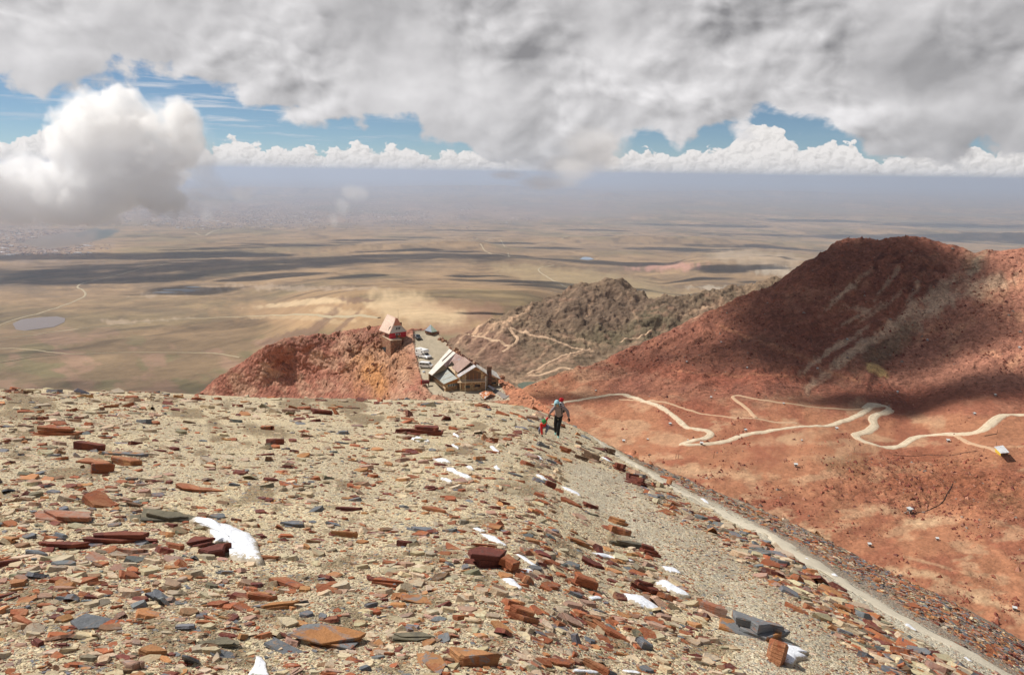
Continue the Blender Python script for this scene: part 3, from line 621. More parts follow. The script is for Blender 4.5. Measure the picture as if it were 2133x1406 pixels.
# ---------------------------------------------------------------- low clouds, real volumes of droplets
def cloud_mat():
    m = bpy.data.materials.new('cloud_droplets'); m.use_nodes = True; nt = m.node_tree; nt.nodes.clear()
    out = nt.nodes.new('ShaderNodeOutputMaterial'); v = nt.nodes.new('ShaderNodeVolumePrincipled')
    v.inputs['Color'].default_value = (1, 1, 1, 1); v.inputs['Density'].default_value = 1.0; v.inputs['Anisotropy'].default_value = 0.35
    v.inputs['Density Attribute'].default_value = 'density'
    nt.links.new(v.outputs[0], out.inputs['Volume'])
    return m
CLM = cloud_mat()
def cloud(name, blobs, dens, freq, amp, res, label, soft=.25, bil=0):
    """blobs: (px, py, depth, rx px, ry px, rz px)"""
    L = []
    for bx, by, D, rx, ry, rz in blobs:
        c = ray(bx, by) * D; k = D / FPX; L.append((c, (rx * k, rz * k, ry * k)))
    lo = np.min([c - np.array(r) * 1.35 for c, r in L], 0); hi = np.max([c + np.array(r) * 1.35 for c, r in L], 0)
    me = bpy.data.volumes.new(name); o = link(bpy.data.objects.new(name, me)); tag(o, label, 'cloud', 'low clouds drifting over the plateau')
    me.materials.append(CLM)
    ng = bpy.data.node_groups.new(name, 'GeometryNodeTree'); ng.interface.new_socket('Geometry', in_out='OUTPUT', socket_type='NodeSocketGeometry')
    go = ng.nodes.new('NodeGroupOutput'); vc = ng.nodes.new('GeometryNodeVolumeCube'); P = ng.nodes.new('GeometryNodeInputPosition').outputs[0]
    f = None
    for c, r in L:
        s1 = ng.nodes.new('ShaderNodeVectorMath'); s1.operation = 'SUBTRACT'; ng.links.new(P, s1.inputs[0]); s1.inputs[1].default_value = c
        s2 = ng.nodes.new('ShaderNodeVectorMath'); s2.operation = 'DIVIDE'; ng.links.new(s1.outputs[0], s2.inputs[0]); s2.inputs[1].default_value = r
        s3 = ng.nodes.new('ShaderNodeVectorMath'); s3.operation = 'LENGTH'; ng.links.new(s2.outputs[0], s3.inputs[0])
        v = 1.0 - E(ng, s3.outputs['Value'])
        if f is None: f = v
        else:
            n = ng.nodes.new('ShaderNodeMath'); n.operation = 'SMOOTH_MAX'; ng.links.new(f.k, n.inputs[0]); ng.links.new(v.k, n.inputs[1]); n.inputs[2].default_value = .2; f = E(ng, n.outputs[0])
    nz = noise(ng, P, freq, 7, .58, .3)
    f = f + (nz - .5) * amp
    if bil: f = f + (.5 - voro(ng, P, freq * 1.6, 'SMOOTH_F1', smooth=.3)) * bil + (.5 - voro(ng, P, freq * 4.2, 'SMOOTH_F1', smooth=.3)) * bil * .45
    d = f.step(0.0, soft) * dens
    ng.links.new(d.k, vc.inputs['Density']); vc.inputs['Min'].default_value = lo; vc.inputs['Max'].default_value = hi
    ext = hi - lo; u = ext.max() / res
    for i, a in enumerate('XYZ'): vc.inputs['Resolution ' + a].default_value = max(8, int(ext[i] / u))
    sm = ng.nodes.new('GeometryNodeSetMaterial'); sm.inputs['Material'].default_value = CLM
    ng.links.new(vc.outputs[0], sm.inputs[0]); ng.links.new(sm.outputs[0], go.inputs[0])
    md = o.modifiers.new('droplets', 'NODES'); md.node_group = ng
    return o
cloud('cloud', [(215, 330, 8500, 95, 130, 90), (300, 350, 8500, 90, 110, 80), (250, 250, 8500, 80, 60, 60), (385, 290, 8500, 42, 90, 40), (325, 395, 8500, 70, 60, 60), (200, 420, 8500, 110, 50, 90), (60, 400, 8500, 120, 75, 90), (-60, 380, 8500, 120, 90, 90), (120, 440, 8500, 90, 30, 60)],
      .008, 1 / 360, 2.1, 240, 'big white and grey cumulus cloud hanging low over the city', .22, .4)
cloud('cloud', [(505, 405, 11000, 38, 20, 20), (455, 425, 11000, 46, 16, 20), (430, 450, 11000, 20, 22, 14)], .0022, 1 / 200, 1.3, 70, 'thin torn wisp of cloud just right of the big low cloud', .5)
cloud('cloud', [(737, 402, 11000, 36, 22, 20), (712, 430, 11000, 20, 26, 16), (696, 458, 11000, 14, 22, 14)], .0026, 1 / 200, 1.2, 70, 'small puff of cloud with a tail trailing down towards the plain', .5)
cloud('cloud', [(1190, 350, 4500, 75, 38, 50), (1140, 380, 4500, 90, 18, 40), (1240, 310, 4500, 90, 60, 50), (1060, 365, 4500, 60, 14, 30)], .0045, 1 / 180, 1.2, 90, 'grey cloud tail drooping from the cloud deck to below the horizon', .5)
cloud('cloud', [(420, 330, 8200, 34, 90, 60), (405, 420, 8200, 46, 40, 40), (330, 235, 8200, 60, 40, 60), (440, 380, 8200, 36, 30, 30), (180, 215, 8200, 60, 30, 40)], .0016, 1 / 240, 2.0, 130, 'thin misty fringe on the right and top of the big low cloud', .6)
# ================================================================ ROADS, WATER, TOWN
def simple_mat(name, c, rough=.8, spec=.3, metal=0, var=.15, scale=4, bump=0, bscale=20, c2=None, coord='Object'):
    m = bpy.data.materials.new(name); m.use_nodes = True; nt = m.node_tree; bs = nt.nodes['Principled BSDF']
    bs.inputs['Roughness'].default_value = rough; bs.inputs['Specular IOR Level'].default_value = spec; bs.inputs['Metallic'].default_value = metal
    g = nt.nodes.new('ShaderNodeNewGeometry').outputs['Position'] if coord == 'World' else nt.nodes.new('ShaderNodeTexCoord').outputs['Object']
    n = noise(nt, g, scale, 5, .6)
    k = 1.0 + (n - .5) * 2 * var
    cc = mixc(nt, n.step(.45, .62), c, c2) if c2 else c
    nt.links.new(mixc(nt, 1.0, cc, comb_col(nt, k, k, k), 'MULTIPLY'), bs.inputs['Base Color'])
    if bump:
        b = nt.nodes.new('ShaderNodeBump'); b.inputs['Distance'].default_value = bump; nt.links.new(noise(nt, g, bscale, 4, .6).k, b.inputs['Height']); nt.links.new(b.outputs[0], bs.inputs['Normal'])
    return m
def ribbon(name, S, pts, width, lift, mat, n=9, step=4, wob=.15, label=None):
    P = np.array(pts, float)
    for _ in range(2):                              # round the bends
        Q = [P[0]]
        for a, b in zip(P[:-1], P[1:]): Q += [a * .75 + b * .25, a * .25 + b * .75]
        P = np.array(Q + [P[-1]])
    L = np.r_[0, np.cumsum(np.hypot(*np.diff(P, axis=0).T))]; t = np.linspace(0, L[-1], max(6, int(L[-1] / step)))
    x = np.interp(t, L, P[:, 0]); y = np.interp(t, L, P[:, 1]); c = S(x, y)
    tg = np.gradient(c[:, :2], axis=0); tg /= np.linalg.norm(tg, axis=1)[:, None] + 1e-9
    for _ in range(4): tg[1:-1] = (tg[:-2] + tg[1:-1] + tg[2:]) / 3
    tg /= np.linalg.norm(tg, axis=1)[:, None] + 1e-9; nrm = np.stack([tg[:, 1], -tg[:, 0]], 1)
    e = .5; Jx = (S(x + e, y) - c)[:, :2] / e; Jy = (S(x, y + e) - c)[:, :2] / e; det = Jx[:, 0] * Jy[:, 1] - Jx[:, 1] * Jy[:, 0]
    w = (np.interp(t / L[-1], np.linspace(0, 1, len(width)), width) if isinstance(width, (list, tuple)) else np.full(len(t), width)) / 2
    rows = []
    for k in range(n):
        u = -1 + 2 * k / (n - 1); o = nrm * (w * u * (1 + (wob * fbm(t / 14 + 50 * (u > 0), t * 0, 3, 5) if abs(u) == 1 else 0)))[:, None]
        dx = (o[:, 0] * Jy[:, 1] - o[:, 1] * Jy[:, 0]) / det; dy = (-o[:, 0] * Jx[:, 1] + o[:, 1] * Jx[:, 0]) / det
        dx = np.clip(dx, -40, 40); dy = np.clip(dy, -14, 14)
        v = S(x + dx, y + dy); v[:, 2] += lift * (1 - .75 * abs(u) ** 3) if abs(u) < 1 else -lift * .6; rows.append(v)
    V = np.stack(rows, 1); me = np_mesh(name, V.reshape(-1, 3), quads=grid_quads(len(t), n), mat=mat, smooth=True, attrs={'u': np.tile(np.linspace(-1, 1, n), len(t))})
    return tag(link(bpy.data.objects.new(name, me)), kind='structure')
def road_mat(name, c, c2, edge, scale):
    m = bpy.data.materials.new(name); m.use_nodes = True; nt = m.node_tree; bs = nt.nodes['Principled BSDF']; bs.inputs['Roughness'].default_value = .95; bs.inputs['Specular IOR Level'].default_value = .1
    g = nt.nodes.new('ShaderNodeNewGeometry').outputs['Position']; u = E(nt, attr(nt, 'u').outputs['Fac']); a = u._m('ABSOLUTE'); n = noise(nt, g, scale, 6, .65)
    x = mixc(nt, n.step(.42, .6), c, c2); rut = 1.0 - ((a - .42)._m('ABSOLUTE') * 5.0).sat(); k = 1.0 - rut * .16 + (n - .5) * .35 + (noise(nt, g, scale * 9, 4, .6) - .5) * .2
    x = mixc(nt, 1.0, x, comb_col(nt, k, k, k), 'MULTIPLY'); x = mixc(nt, (a + (n - .5) * 1.5).step(.62, 1.0) * .85, x, edge); nt.links.new(x, bs.inputs['Base Color']); return m
dust = road_mat('pale_road_dust', (.58, .47, .33), (.66, .55, .40), (.42, .22, .13), .6)
dust_old = simple_mat('pale_road_dust', (.60, .50, .36), .95, .1, var=.16, scale=.35, c2=(.66, .56, .42), coord='World', bump=.08, bscale=1.5)
dust2 = simple_mat('faint_track_dust', (.50, .33, .21), .95, .1, var=.14, scale=.4, coord='World')
dust3 = simple_mat('hill_track_dust', (.55, .38, .25), .95, .1, var=.15, scale=.2, coord='World')
dust4 = simple_mat('plain_road_dust', (.42, .34, .22), .95, .1, var=.12, scale=.05, coord='World')
main = [(1150, 846), (1180, 838), (1215, 831), (1250, 825), (1285, 820), (1303, 820), (1322, 829), (1350, 843), (1390, 857), (1410, 870), (1428, 887), (1450, 894), (1475, 899), (1483, 906), (1466, 913), (1440, 919), (1418, 924), (1430, 929), (1465, 928), (1510, 917), (1560, 904), (1620, 899),
        (1700, 889), (1740, 881), (1780, 869), (1806, 856), (1812, 847), (1836, 843), (1856, 849), (1850, 859), (1822, 867), (1816, 874), (1824, 884), (1815, 893), (1790, 901), (1778, 909), (1792, 921), (1822, 931), (1850, 934), (1878, 927), (1908, 909), (1945, 903), (2010, 903), (2043, 899), (2068, 884), (2084, 869), (2112, 862), (2190, 862)]
ribbon('road', red.S, main, [2.6, 2.7, 3.1, 3.3, 3.0, 3.3, 4.0, 3.6, 4.2, 4.4], .28, dust, step=2.5)
ribbon('road', red.S, [(1798, 850), (1808, 843), (1822, 841), (1836, 843)], [2, 5, 3], .34, dust, step=3)
ribbon('track', red.S, [(1290, 832), (1340, 838), (1390, 842), (1420, 849), (1470, 860), (1520, 870), (1560, 875), (1600, 879), (1660, 884)], 1.6, .22, dust2, step=3)
ribbon('track', red.S, [(1575, 874), (1556, 851), (1530, 833), (1524, 828), (1535, 825), (1570, 831), (1620, 842), (1700, 852), (1770, 853), (1800, 850)], 1.8, .24, dust2, step=3)
ribbon('track', red.S, [(1992, 905), (2005, 914), (2030, 926), (2060, 936), (2080, 944)], 2.0, .22, dust2, step=3)
for pts, w in [([(970, 697), (995, 708), (1025, 716), (1048, 723), (1062, 732), (1070, 729), (1078, 722), (1079, 713), (1072, 703), (1060, 695)], 4), ([(1046, 738), (1062, 732)], 4), ([(1062, 694), (1085, 697), (1095, 702), (1106, 709), (1140, 716), (1180, 722), (1215, 727)], 4),
               ([(1097, 781), (1115, 773), (1135, 765), (1150, 755), (1178, 744), (1230, 726)], 3.5), ([(1100, 783), (1130, 782), (1150, 778), (1165, 770), (1180, 768), (1192, 773)], 4.5), ([(1290, 712), (1320, 706), (1357, 699)], 2.5)]:
    ribbon('road', bhill.S, pts, w * .85, .4, dust3, step=2)
for pts, w in [([(-40, 686), (0, 675), (60, 658), (130, 636), (165, 623), (180, 613), (175, 603), (157, 598), (172, 589), (230, 577), (300, 562), (365, 548)], 14), ([(-60, 712), (0, 703), (80, 695), (200, 680), (330, 668), (420, 662), (560, 661), (650, 662), (740, 660), (790, 664)], 9),
               ([(-20, 728), (60, 732), (130, 742), (160, 742), (240, 738), (340, 738), (440, 740), (500, 748)], 5), ([(-20, 766), (60, 752), (130, 743)], 5), ([(1063, 538), (1031, 531), (1014, 524), (1002, 517), (995, 508), (1022, 501), (1040, 499), (1053, 514), (1055, 522), (1061, 535)], 16),
               ([(1076, 521), (1116, 510), (1184, 503), (1231, 499), (1273, 493)], 18), ([(1153, 555), (1115, 561), (1136, 575), (1170, 588), (1199, 605)], 15), ([(880, 512), (930, 506), (985, 500), (1060, 492)], 18), ([(400, 482), (425, 494), (440, 482), (470, 476)], 40)]:
    ribbon('road', plain_px, pts, w, .006 * 300, dust4, step=4)

def pond(S, pts, name, colr, rough=.12, lift=.5):
    P = np.array(pts, float); v = S(P[:, 0], P[:, 1]); cen = S(*P.mean(0)); z = cen[2] + lift
    k = z / v[:, 2:3]; v = v * k                     # same outline, brought to one level
    bm = bmesh.new(); vs = [bm.verts.new(p) for p in v]; bm.faces.new(vs); me = bpy.data.meshes.new(name); bm.normal_update()
    for f in bm.faces:
        if f.normal.z < 0: f.normal_flip()
    bm.to_mesh(me); bm.free()
    m = simple_mat(name + '_water', colr, rough, .5, var=.08, scale=.01); me.materials.append(m)
    return tag(link(bpy.data.objects.new(name, me)), kind='structure')
def ring(cx, cy, rx, ry, n=26, s=0): return [(cx + rx * math.cos(t) * (1 + .16 * math.sin(3 * t + s) + .07 * math.sin(7 * t)), cy + ry * math.sin(t) * (1 + .1 * math.sin(2 * t + s))) for t in np.linspace(0, 2 * math.pi, n, endpoint=False)]
pond(plain_px, [(26, 674), (45, 665), (80, 661), (118, 658), (136, 662), (134, 671), (112, 681), (80, 685), (48, 689), (34, 687)], 'lake', (.17, .13, .12), .45, 1.2)
pond(bhill.S, [(1080, 799), (1090, 796), (1103, 795), (1116, 796), (1122, 800), (1112, 806), (1100, 812), (1088, 810), (1078, 804)], 'water', (.10, .125, .085), .25, .6)
pond(plain_px, ring(1222, 539, 13, 3), 'water', (.22, .28, .36), .3, 3)
for c in [(372, 604, 38, 1.9), (345, 609, 24, 1.6), (402, 598, 16, 1.5), (392, 607, 14, 1.1)]: pond(plain_px, ring(*c, s=c[0]), 'water', (.34, .33, .33), .6, 1.5)

def town():
    """the built-up plateau far below: a mass of little pale blocks nobody could count"""
    N = 22000; px = np.r_[rng.uniform(180, 1130, N), rng.uniform(-60, 230, 3500)]; py = np.r_[478 - 66 * rng.random(N) ** .8, rng.uniform(470, 532, 3500)]
    n = fbm(px / 60, py / 12, 4, 91); keep = (n * .9 + rng.random(len(px)) * .9 + (ell(px, py, 620, 446, 560, 44, 0, 1.0, .5) - 1) > .05) | ((py > 478) & (rng.random(len(px)) < .5 * np.clip((215 + 40 * fbm(px / 30, py / 9, 3, 9) - px) / 90, 0, 1)))
    keep &= ~poly_in(px, py, [(30, 508), (90, 492), (200, 476), (250, 478), (230, 492), (160, 512), (100, 520)]); px, py = px[keep], py[keep]
    d = ray(px, py); p = plain_pt(np.arctan2(d[:, 0], d[:, 1]), -d[:, 2] / np.hypot(d[:, 0], d[:, 1])); k = len(p)
    big = rng.random(k) < .03; w = rng.uniform(9, 30, k) * np.where(big, 2.6, 1); dd = rng.uniform(14, 60, k) * np.where(big, 1.3, 1); h = rng.uniform(4, 9, k)
    a = rng.uniform(-.3, .3, k); ux = np.stack([np.cos(a), np.sin(a), a * 0], 1); uy = np.stack([-np.sin(a), np.cos(a), a * 0], 1); V = []
    for sx, sy, sz in [(-1, -1, -1), (1, -1, -1), (1, 1, -1), (-1, 1, -1), (-1, -1, 1), (1, -1, 1), (1, 1, 1), (-1, 1, 1)]:
        V.append(p + ux * (sx * w / 2)[:, None] + uy * (sy * dd / 2)[:, None] + np.array([0, 0, 1.]) * ((h if sz > 0 else -10 + 0 * h))[:, None])
    V = np.stack(V, 1).reshape(-1, 3); f = np.array([(0, 1, 5, 4), (1, 2, 6, 5), (2, 3, 7, 6), (3, 0, 4, 7), (4, 5, 6, 7)]); F = (np.arange(k)[:, None, None] * 8 + f[None]).reshape(-1, 4)
    pal = np.array([[.36, .22, .17], [.40, .31, .26], [.26, .19, .17], [.46, .42, .40], [.19, .16, .16], [.36, .25, .20]]); c = pal[rng.integers(0, 6, k)]; c[big] = [.8, .8, .8]
    m = bpy.data.materials.new('town_walls'); m.use_nodes = True; nt = m.node_tree; nt.links.new(attr(nt, 'col').outputs['Color'], nt.nodes['Principled BSDF'].inputs['Base Color']); nt.nodes['Principled BSDF'].inputs['Roughness'].default_value = .9
    me = np_mesh('city', V, quads=F, mat=m, cols=np.repeat(c, 8, 0)); tag(link(bpy.data.objects.new('city', me)), kind='stuff')
town()

# ---- clouds added out of view, each placed to cast its shadow on the land
def shade_clouds():
    L = []
    def at(px, py, S, rx, ry, z, ang=0, amt=1):
        p = S(np.array([float(px)]), np.array([float(py)]))[0]; t = (z - p[2]) / SUN[2]; L.append((p + SUN * t, rx, ry, ang, amt))
    # mountain and its foot
    for a in [(1700, 620, 110, 60, -10), (1560, 740, 110, 42, 0), (1400, 745, 90, 30, 10), (1850, 560, 70, 34, 0), (1300, 762, 60, 26, 0), (1950, 838, 110, 20, 0), (1800, 838, 50, 14, 0)]: at(a[0], a[1], red.S, a[2] * .82, a[3] * 1.0, 900, a[4], .56)
    at(1180, 828, red.S, 50, 12, 900, 0, .7)
    for a in [(60, 575, 1900, 1000), (330, 560, 1700, 900), (240, 585, 800, 260), (600, 545, 1500, 900), (600, 512, 1100, 900), (860, 535, 1300, 700), (760, 500, 700, 420), (980, 575, 260, 90), (1130, 517, 480, 420),
              (1180, 545, 520, 360), (1320, 555, 700, 330), (1050, 507, 420, 260), (1420, 520, 1200, 480), (1560, 515, 1100, 360), (1650, 520, 900, 260), (1420, 585, 330, 120), (1640, 590, 420, 130), (1780, 495, 3500, 900), (2050, 500, 4200, 1500), (2000, 470, 3000, 1400), (1480, 470, 2400, 900), (1700, 460, 1800, 900),
              (1015, 655, 80, 26), (960, 480, 1100, 400), (1240, 480, 900, 400)] + [(rng.uniform(250, 1750), rng.uniform(485, 612), rng.uniform(160, 560), rng.uniform(110, 260)) for _ in range(30)]:
        p = plain_px(np.array([float(a[0])]), np.array([float(a[1])]))[0]; r = math.hypot(p[0], p[1])
        at(a[0], a[1], plain_px, a[2], a[3], max(1100, .26 * r + 300), 0, .66 if a[2] > 1000 else .9)
    Vs, Fs, Ed, off = [], [], [], 0
    for c, rx, ry, ang, amt in L:
        n1, n2 = 44, 12; th = np.linspace(0, 2 * np.pi, n1, endpoint=False); rr = np.linspace(0, 1, n2) ** .8
        A, Q = np.meshgrid(th, rr); w = 1 + .34 * fbm(np.cos(A) * 1.6 + c[0] / 500, np.sin(A) * 1.6 + c[1] / 500, 4, 3)
        x = np.cos(A) * Q * rx * 1.15 * w; y = np.sin(A) * Q * ry * 1.15 * w; ca, sa = math.cos(R(ang)), math.sin(R(ang)); x, y = x * ca - y * sa, x * sa + y * ca
        hgt = np.sqrt(np.clip(1 - Q ** 2, 0, 1)) * .35 * min(rx, ry) * (1 + .3 * fbm(x / (rx * .3), y / (ry * .3), 3, 8))
        for sgn in (1, -.35):
            V = np.stack([c[0] + x, c[1] + y, c[2] + sgn * hgt], -1).reshape(-1, 3); i = np.arange((n2 - 1) * n1); r_, c_ = i // n1, i % n1
            q = np.stack([r_ * n1 + c_, r_ * n1 + (c_ + 1) % n1, (r_ + 1) * n1 + (c_ + 1) % n1, (r_ + 1) * n1 + c_], 1) + off
            Vs.append(V); Fs.append(q); Ed.append((amt * (1 - Q ** 2)).ravel()); off += len(V)
    m = bpy.data.materials.new('cloud_white'); m.use_nodes = True; nt = m.node_tree; nt.nodes.clear(); out = nt.nodes.new('ShaderNodeOutputMaterial')
    df = nt.nodes.new('ShaderNodeBsdfDiffuse'); df.inputs[0].default_value = (.9, .9, .9, 1); tl = nt.nodes.new('ShaderNodeBsdfTranslucent'); tl.inputs[0].default_value = (.5, .5, .5, 1); tr = nt.nodes.new('ShaderNodeBsdfTransparent')
    m1 = nt.nodes.new('ShaderNodeMixShader'); nt.links.new(df.outputs[0], m1.inputs[1]); nt.links.new(tl.outputs[0], m1.inputs[2]); m2 = nt.nodes.new('ShaderNodeMixShader')
    g = nt.nodes.new('ShaderNodeNewGeometry').outputs['Position']; e = E(nt, attr(nt, 'edge').outputs['Fac'])
    al = (e * 1.15 + (noise(nt, g, 1 / 520, 7, .6) - .5) * 3.2).step(.22, .72) * .8
    nt.links.new(al.k, m2.inputs[0]); nt.links.new(tr.outputs[0], m2.inputs[1]); nt.links.new(m1.outputs[0], m2.inputs[2]); nt.links.new(m2.outputs[0], out.inputs[0])
    me = np_mesh('shadow_clouds', np.concatenate(Vs), quads=np.concatenate(Fs), mat=m, smooth=True, attrs={'edge': np.concatenate(Ed)})
    tag(link(bpy.data.objects.new('shadow_clouds', me)), kind='stuff')
shade_clouds()
# ================================================================ NEAR SLOPE: track, snow, stones
def hitS(px, py): return hit(np.asarray(px, float), np.asarray(py, float))
def near_n(x, y, e=.25):
    zx = (near_z(x + e, y, False) - near_z(x - e, y, False)) / (2 * e); zy = (near_z(x, y + e, False) - near_z(x, y - e, False)) / (2 * e)
    n = np.stack([-zx, -zy, np.ones_like(zx)], -1); return n / np.linalg.norm(n, axis=-1, keepdims=True)
def build_path():
    P = np.array(pathline, float); P = P[2:]
    c = hitS(P[:, 0], P[:, 1]); L = np.r_[0, np.cumsum(np.linalg.norm(np.diff(c, axis=0), axis=1))]; t = np.arange(0, L[-1], .12)
    x = np.interp(t, L, c[:, 0]); y = np.interp(t, L, c[:, 1])
    for _ in range(30): x[1:-1] = (x[:-2] + x[1:-1] + x[2:]) / 3; y[1:-1] = (y[:-2] + y[1:-1] + y[2:]) / 3
    x = x + .05 * fbm(t / 1.2, t * 0, 3, 2); tx, ty = np.gradient(x), np.gradient(y); q = np.hypot(tx, ty); nx, ny = ty / q, -tx / q; rows = []
    n = 13
    for k in range(n):
        u = -1 + 2 * k / (n - 1); w = .24 * (1 + .95 * fbm(t / .45 + 40 * (u > 0), t * 0, 4, 7)) if abs(u) > .5 else .25
        X, Y = x + nx * u * w, y + ny * u * w; Z = near_z(X, Y) + (.022 * (1 - u * u) if abs(u) < 1 else -.02) - .006; rows.append(np.stack([X, Y, Z], 1))
    V = np.stack(rows, 1); m = simple_mat('trodden_grit', (.58, .515, .40), .95, .1, var=.2, scale=9, coord='World', bump=.012, bscale=60)
    me = np_mesh('path', V.reshape(-1, 3), quads=grid_quads(len(t), n), mat=m, smooth=True); tag(link(bpy.data.objects.new('path', me)), kind='structure')
build_path()

# ---- old snow lying in the lee of the stones
snow_m = bpy.data.materials.new('old_snow'); snow_m.use_nodes = True
def _snow():
    nt = snow_m.node_tree; b = nt.nodes['Principled BSDF']; b.inputs['Base Color'].default_value = (.86, .88, .92, 1); b.inputs['Roughness'].default_value = .6
    g = nt.nodes.new('ShaderNodeNewGeometry').outputs['Position']; k = nt.nodes.new('ShaderNodeBump'); k.inputs['Distance'].default_value = .03
    e = E(nt, attr(nt, 'edge').outputs['Fac']); n = noise(nt, g, 22, 6, .7); c = mixc(nt, (n + e * .62).step(.92, 1.0), (.80, .82, .86), (.42, .35, .25)); c = mixc(nt, noise(nt, g, 90, 3, .6).step(.6, .72) * .25, c, (.5, .47, .42)); nt.links.new(c, b.inputs['Base Color'])
    nt.links.new(noise(nt, g, 9, 5, .55).k, k.inputs['Height']); nt.links.new(k.outputs[0], b.inputs['Normal'])
_snow()
def snow(poly, label, h=.05, s=0):
    P = np.array(poly, float); Q = []
    for i in range(len(P)):
        a, b = P[i], P[(i + 1) % len(P)]; L = np.hypot(*(b - a)); k = max(1, int(L / 5))
        for j in range(k):
            t = j / k; p = a + (b - a) * t; wob = min(5.0, L * .14); Q.append(p + wob * np.array([fbm(p[0] / 7 + s, p[1] / 7, 3, s), .6 * fbm(p[0] / 7 + 9, p[1] / 7 + s, 3, s + 1)]))
    Q = np.array(Q); w = hitS(Q[:, 0], Q[:, 1]); cen = w.mean(0); n = len(Q); rows = []; ks = [1, .96, .88, .72, .5, .25, .03]; size = np.linalg.norm(w - cen, axis=1).mean(); hh = min(h, size * .16)
    for k in ks:
        X = cen[0] + (w[:, 0] - cen[0]) * k; Y = cen[1] + (w[:, 1] - cen[1]) * k; Z = near_z(X, Y) + (-.012 if k == 1 else hh * (1 - k ** 3) ** .5 + .004 + .25 * hh * fbm(X / .25, Y / .25, 3, 4)); rows.append(np.stack([X, Y, Z], 1))
    V = np.concatenate(rows); i = np.arange((len(ks) - 1) * n); r_, c_ = i // n, i % n; q = np.stack([r_ * n + c_, r_ * n + (c_ + 1) % n, (r_ + 1) * n + (c_ + 1) % n, (r_ + 1) * n + c_], 1)
    me = np_mesh('snow_patch', V, quads=q, mat=snow_m, smooth=True, attrs={'edge': np.repeat([1, .93, .8, .55, .3, .1, 0], n)}); o = link(bpy.data.objects.new('snow_patch', me)); return tag(o, label, 'snow patch', 'old snow patches on the stony slope')
def lens(x, y, L, w, ang, s=0):
    a = R(ang); out = []
    for t in np.linspace(0, 2 * math.pi, 16, endpoint=False):
        u = L / 2 * math.cos(t); v = w * .36 * math.sin(t) * (1 + .45 * math.sin(2.3 * t + s)) * (1 - .35 * math.cos(t + s)); out.append((x + u * math.cos(a) - v * math.sin(a), y + u * math.sin(a) + v * math.cos(a)))
    return out
snow([(392, 1088), (402, 1080), (425, 1084), (452, 1092), (478, 1097), (505, 1108), (525, 1118), (538, 1134), (545, 1156), (552, 1178), (540, 1180), (520, 1172), (500, 1170), (478, 1166), (490, 1150), (480, 1138), (462, 1136), (445, 1140), (440, 1122), (428, 1104), (410, 1096)], 'largest snow patch, a curved white wedge beside the maroon blocks', .07)
snow([(532, 1366), (545, 1368), (556, 1385), (560, 1412), (515, 1412), (520, 1400), (530, 1388)], 'snow patch cut off by the bottom edge of the picture', .06, 3)
snow([(1610, 1350), (1640, 1345), (1665, 1352), (1686, 1362), (1668, 1366), (1686, 1374), (1660, 1378), (1650, 1390), (1632, 1386), (1622, 1370)], 'ragged snow patch right behind the big rusty boulder', .06, 5)
for (x, y, L, w, a), lab in [((1028, 1127, 66, 12, 24), 'snow strip above the blocky maroon outcrop'), ((998, 1105, 30, 9, 12), 'short snow sliver uphill of the blocky maroon outcrop'), ((1088, 1190, 48, 17, 2), 'white snow lens touching the maroon outcrop'),
        ((1066, 1218, 52, 16, 24), 'snow patch just below the one touching the maroon outcrop'), ((1098, 1170, 60, 8, 30), 'narrow snow strip running down behind the maroon outcrop'), ((1400, 1230, 84, 22, 22), 'broad snow strip above the longest snow strip'), ((1336, 1258, 108, 22, 22), 'longest snow strip among rusty slabs'),
        ((1240, 1246, 30, 12, 5), 'small snow patch left of the longest snow strip'), ((1398, 1188, 48, 12, 20), 'snow sliver uphill of the broad snow strip'), ((1260, 1160, 66, 8, 14), 'thin snow line between dark leaning slabs'), ((1300, 1166, 46, 9, 12), 'snow line at the right end of the leaning slabs'),
        ((880, 916, 34, 12, 16), 'snow patch beside the dark outcrop below the lodge'), ((866, 918, 22, 8, 12), 'tiny snow patch left of the dark outcrop snow'), ((950, 908, 16, 9, 30), 'small snow patch under a dark stone near the crest'), ((948, 932, 20, 6, 22), 'faint snow sliver left of the climbers'), ((920, 961, 42, 12, 14), 'snow strip halfway down the slope left of the climbers'),
        ((955, 989, 66, 14, 20), 'long snow strip below the halfway snow strip'), ((930, 1003, 30, 12, 16), 'rounded snow patch under the long snow strip'), ((1030, 938, 26, 12, 30), 'snow patch among stones straight below the lodge chimney'), ((1035, 978, 18, 9, 24), 'little snow patch downhill of the chimney-side one'), ((978, 978, 20, 6, 20), 'pale snow sliver beside the long strip'),
        ((1122, 955, 22, 8, 30), 'snow sliver below the crouching child'), ((1130, 998, 34, 9, 28), 'snow streak downhill of the crouching child'), ((1190, 1025, 52, 9, 27), 'snow streak beside the pale scree band'), ((1262, 958, 24, 5, 26), 'snow sliver behind the dark rock step'), ((1468, 1045, 24, 6, 30), 'snow on the upper part of the footpath'),
        ((1683, 1166, 18, 4, 25), 'slim snow fleck on the middle of the footpath'), ((1738, 1200, 18, 6, 22), 'white snow fleck where the footpath widens'), ((1896, 1308, 34, 9, 28), 'bright snow bar lying on the footpath'), ((2016, 1374, 24, 5, 28), 'thin snow bar low on the footpath'), ((1315, 1340 + 60, 40, 10, 10), 'snow scrap at the lower edge left of the rusty boulder'), ((1220, 1400, 60, 12, 6), 'snow strip at the lower edge under the orange slabs')]:
    snow(lens(x, y, L, w, a, x), lab, .04, int(x) % 50)

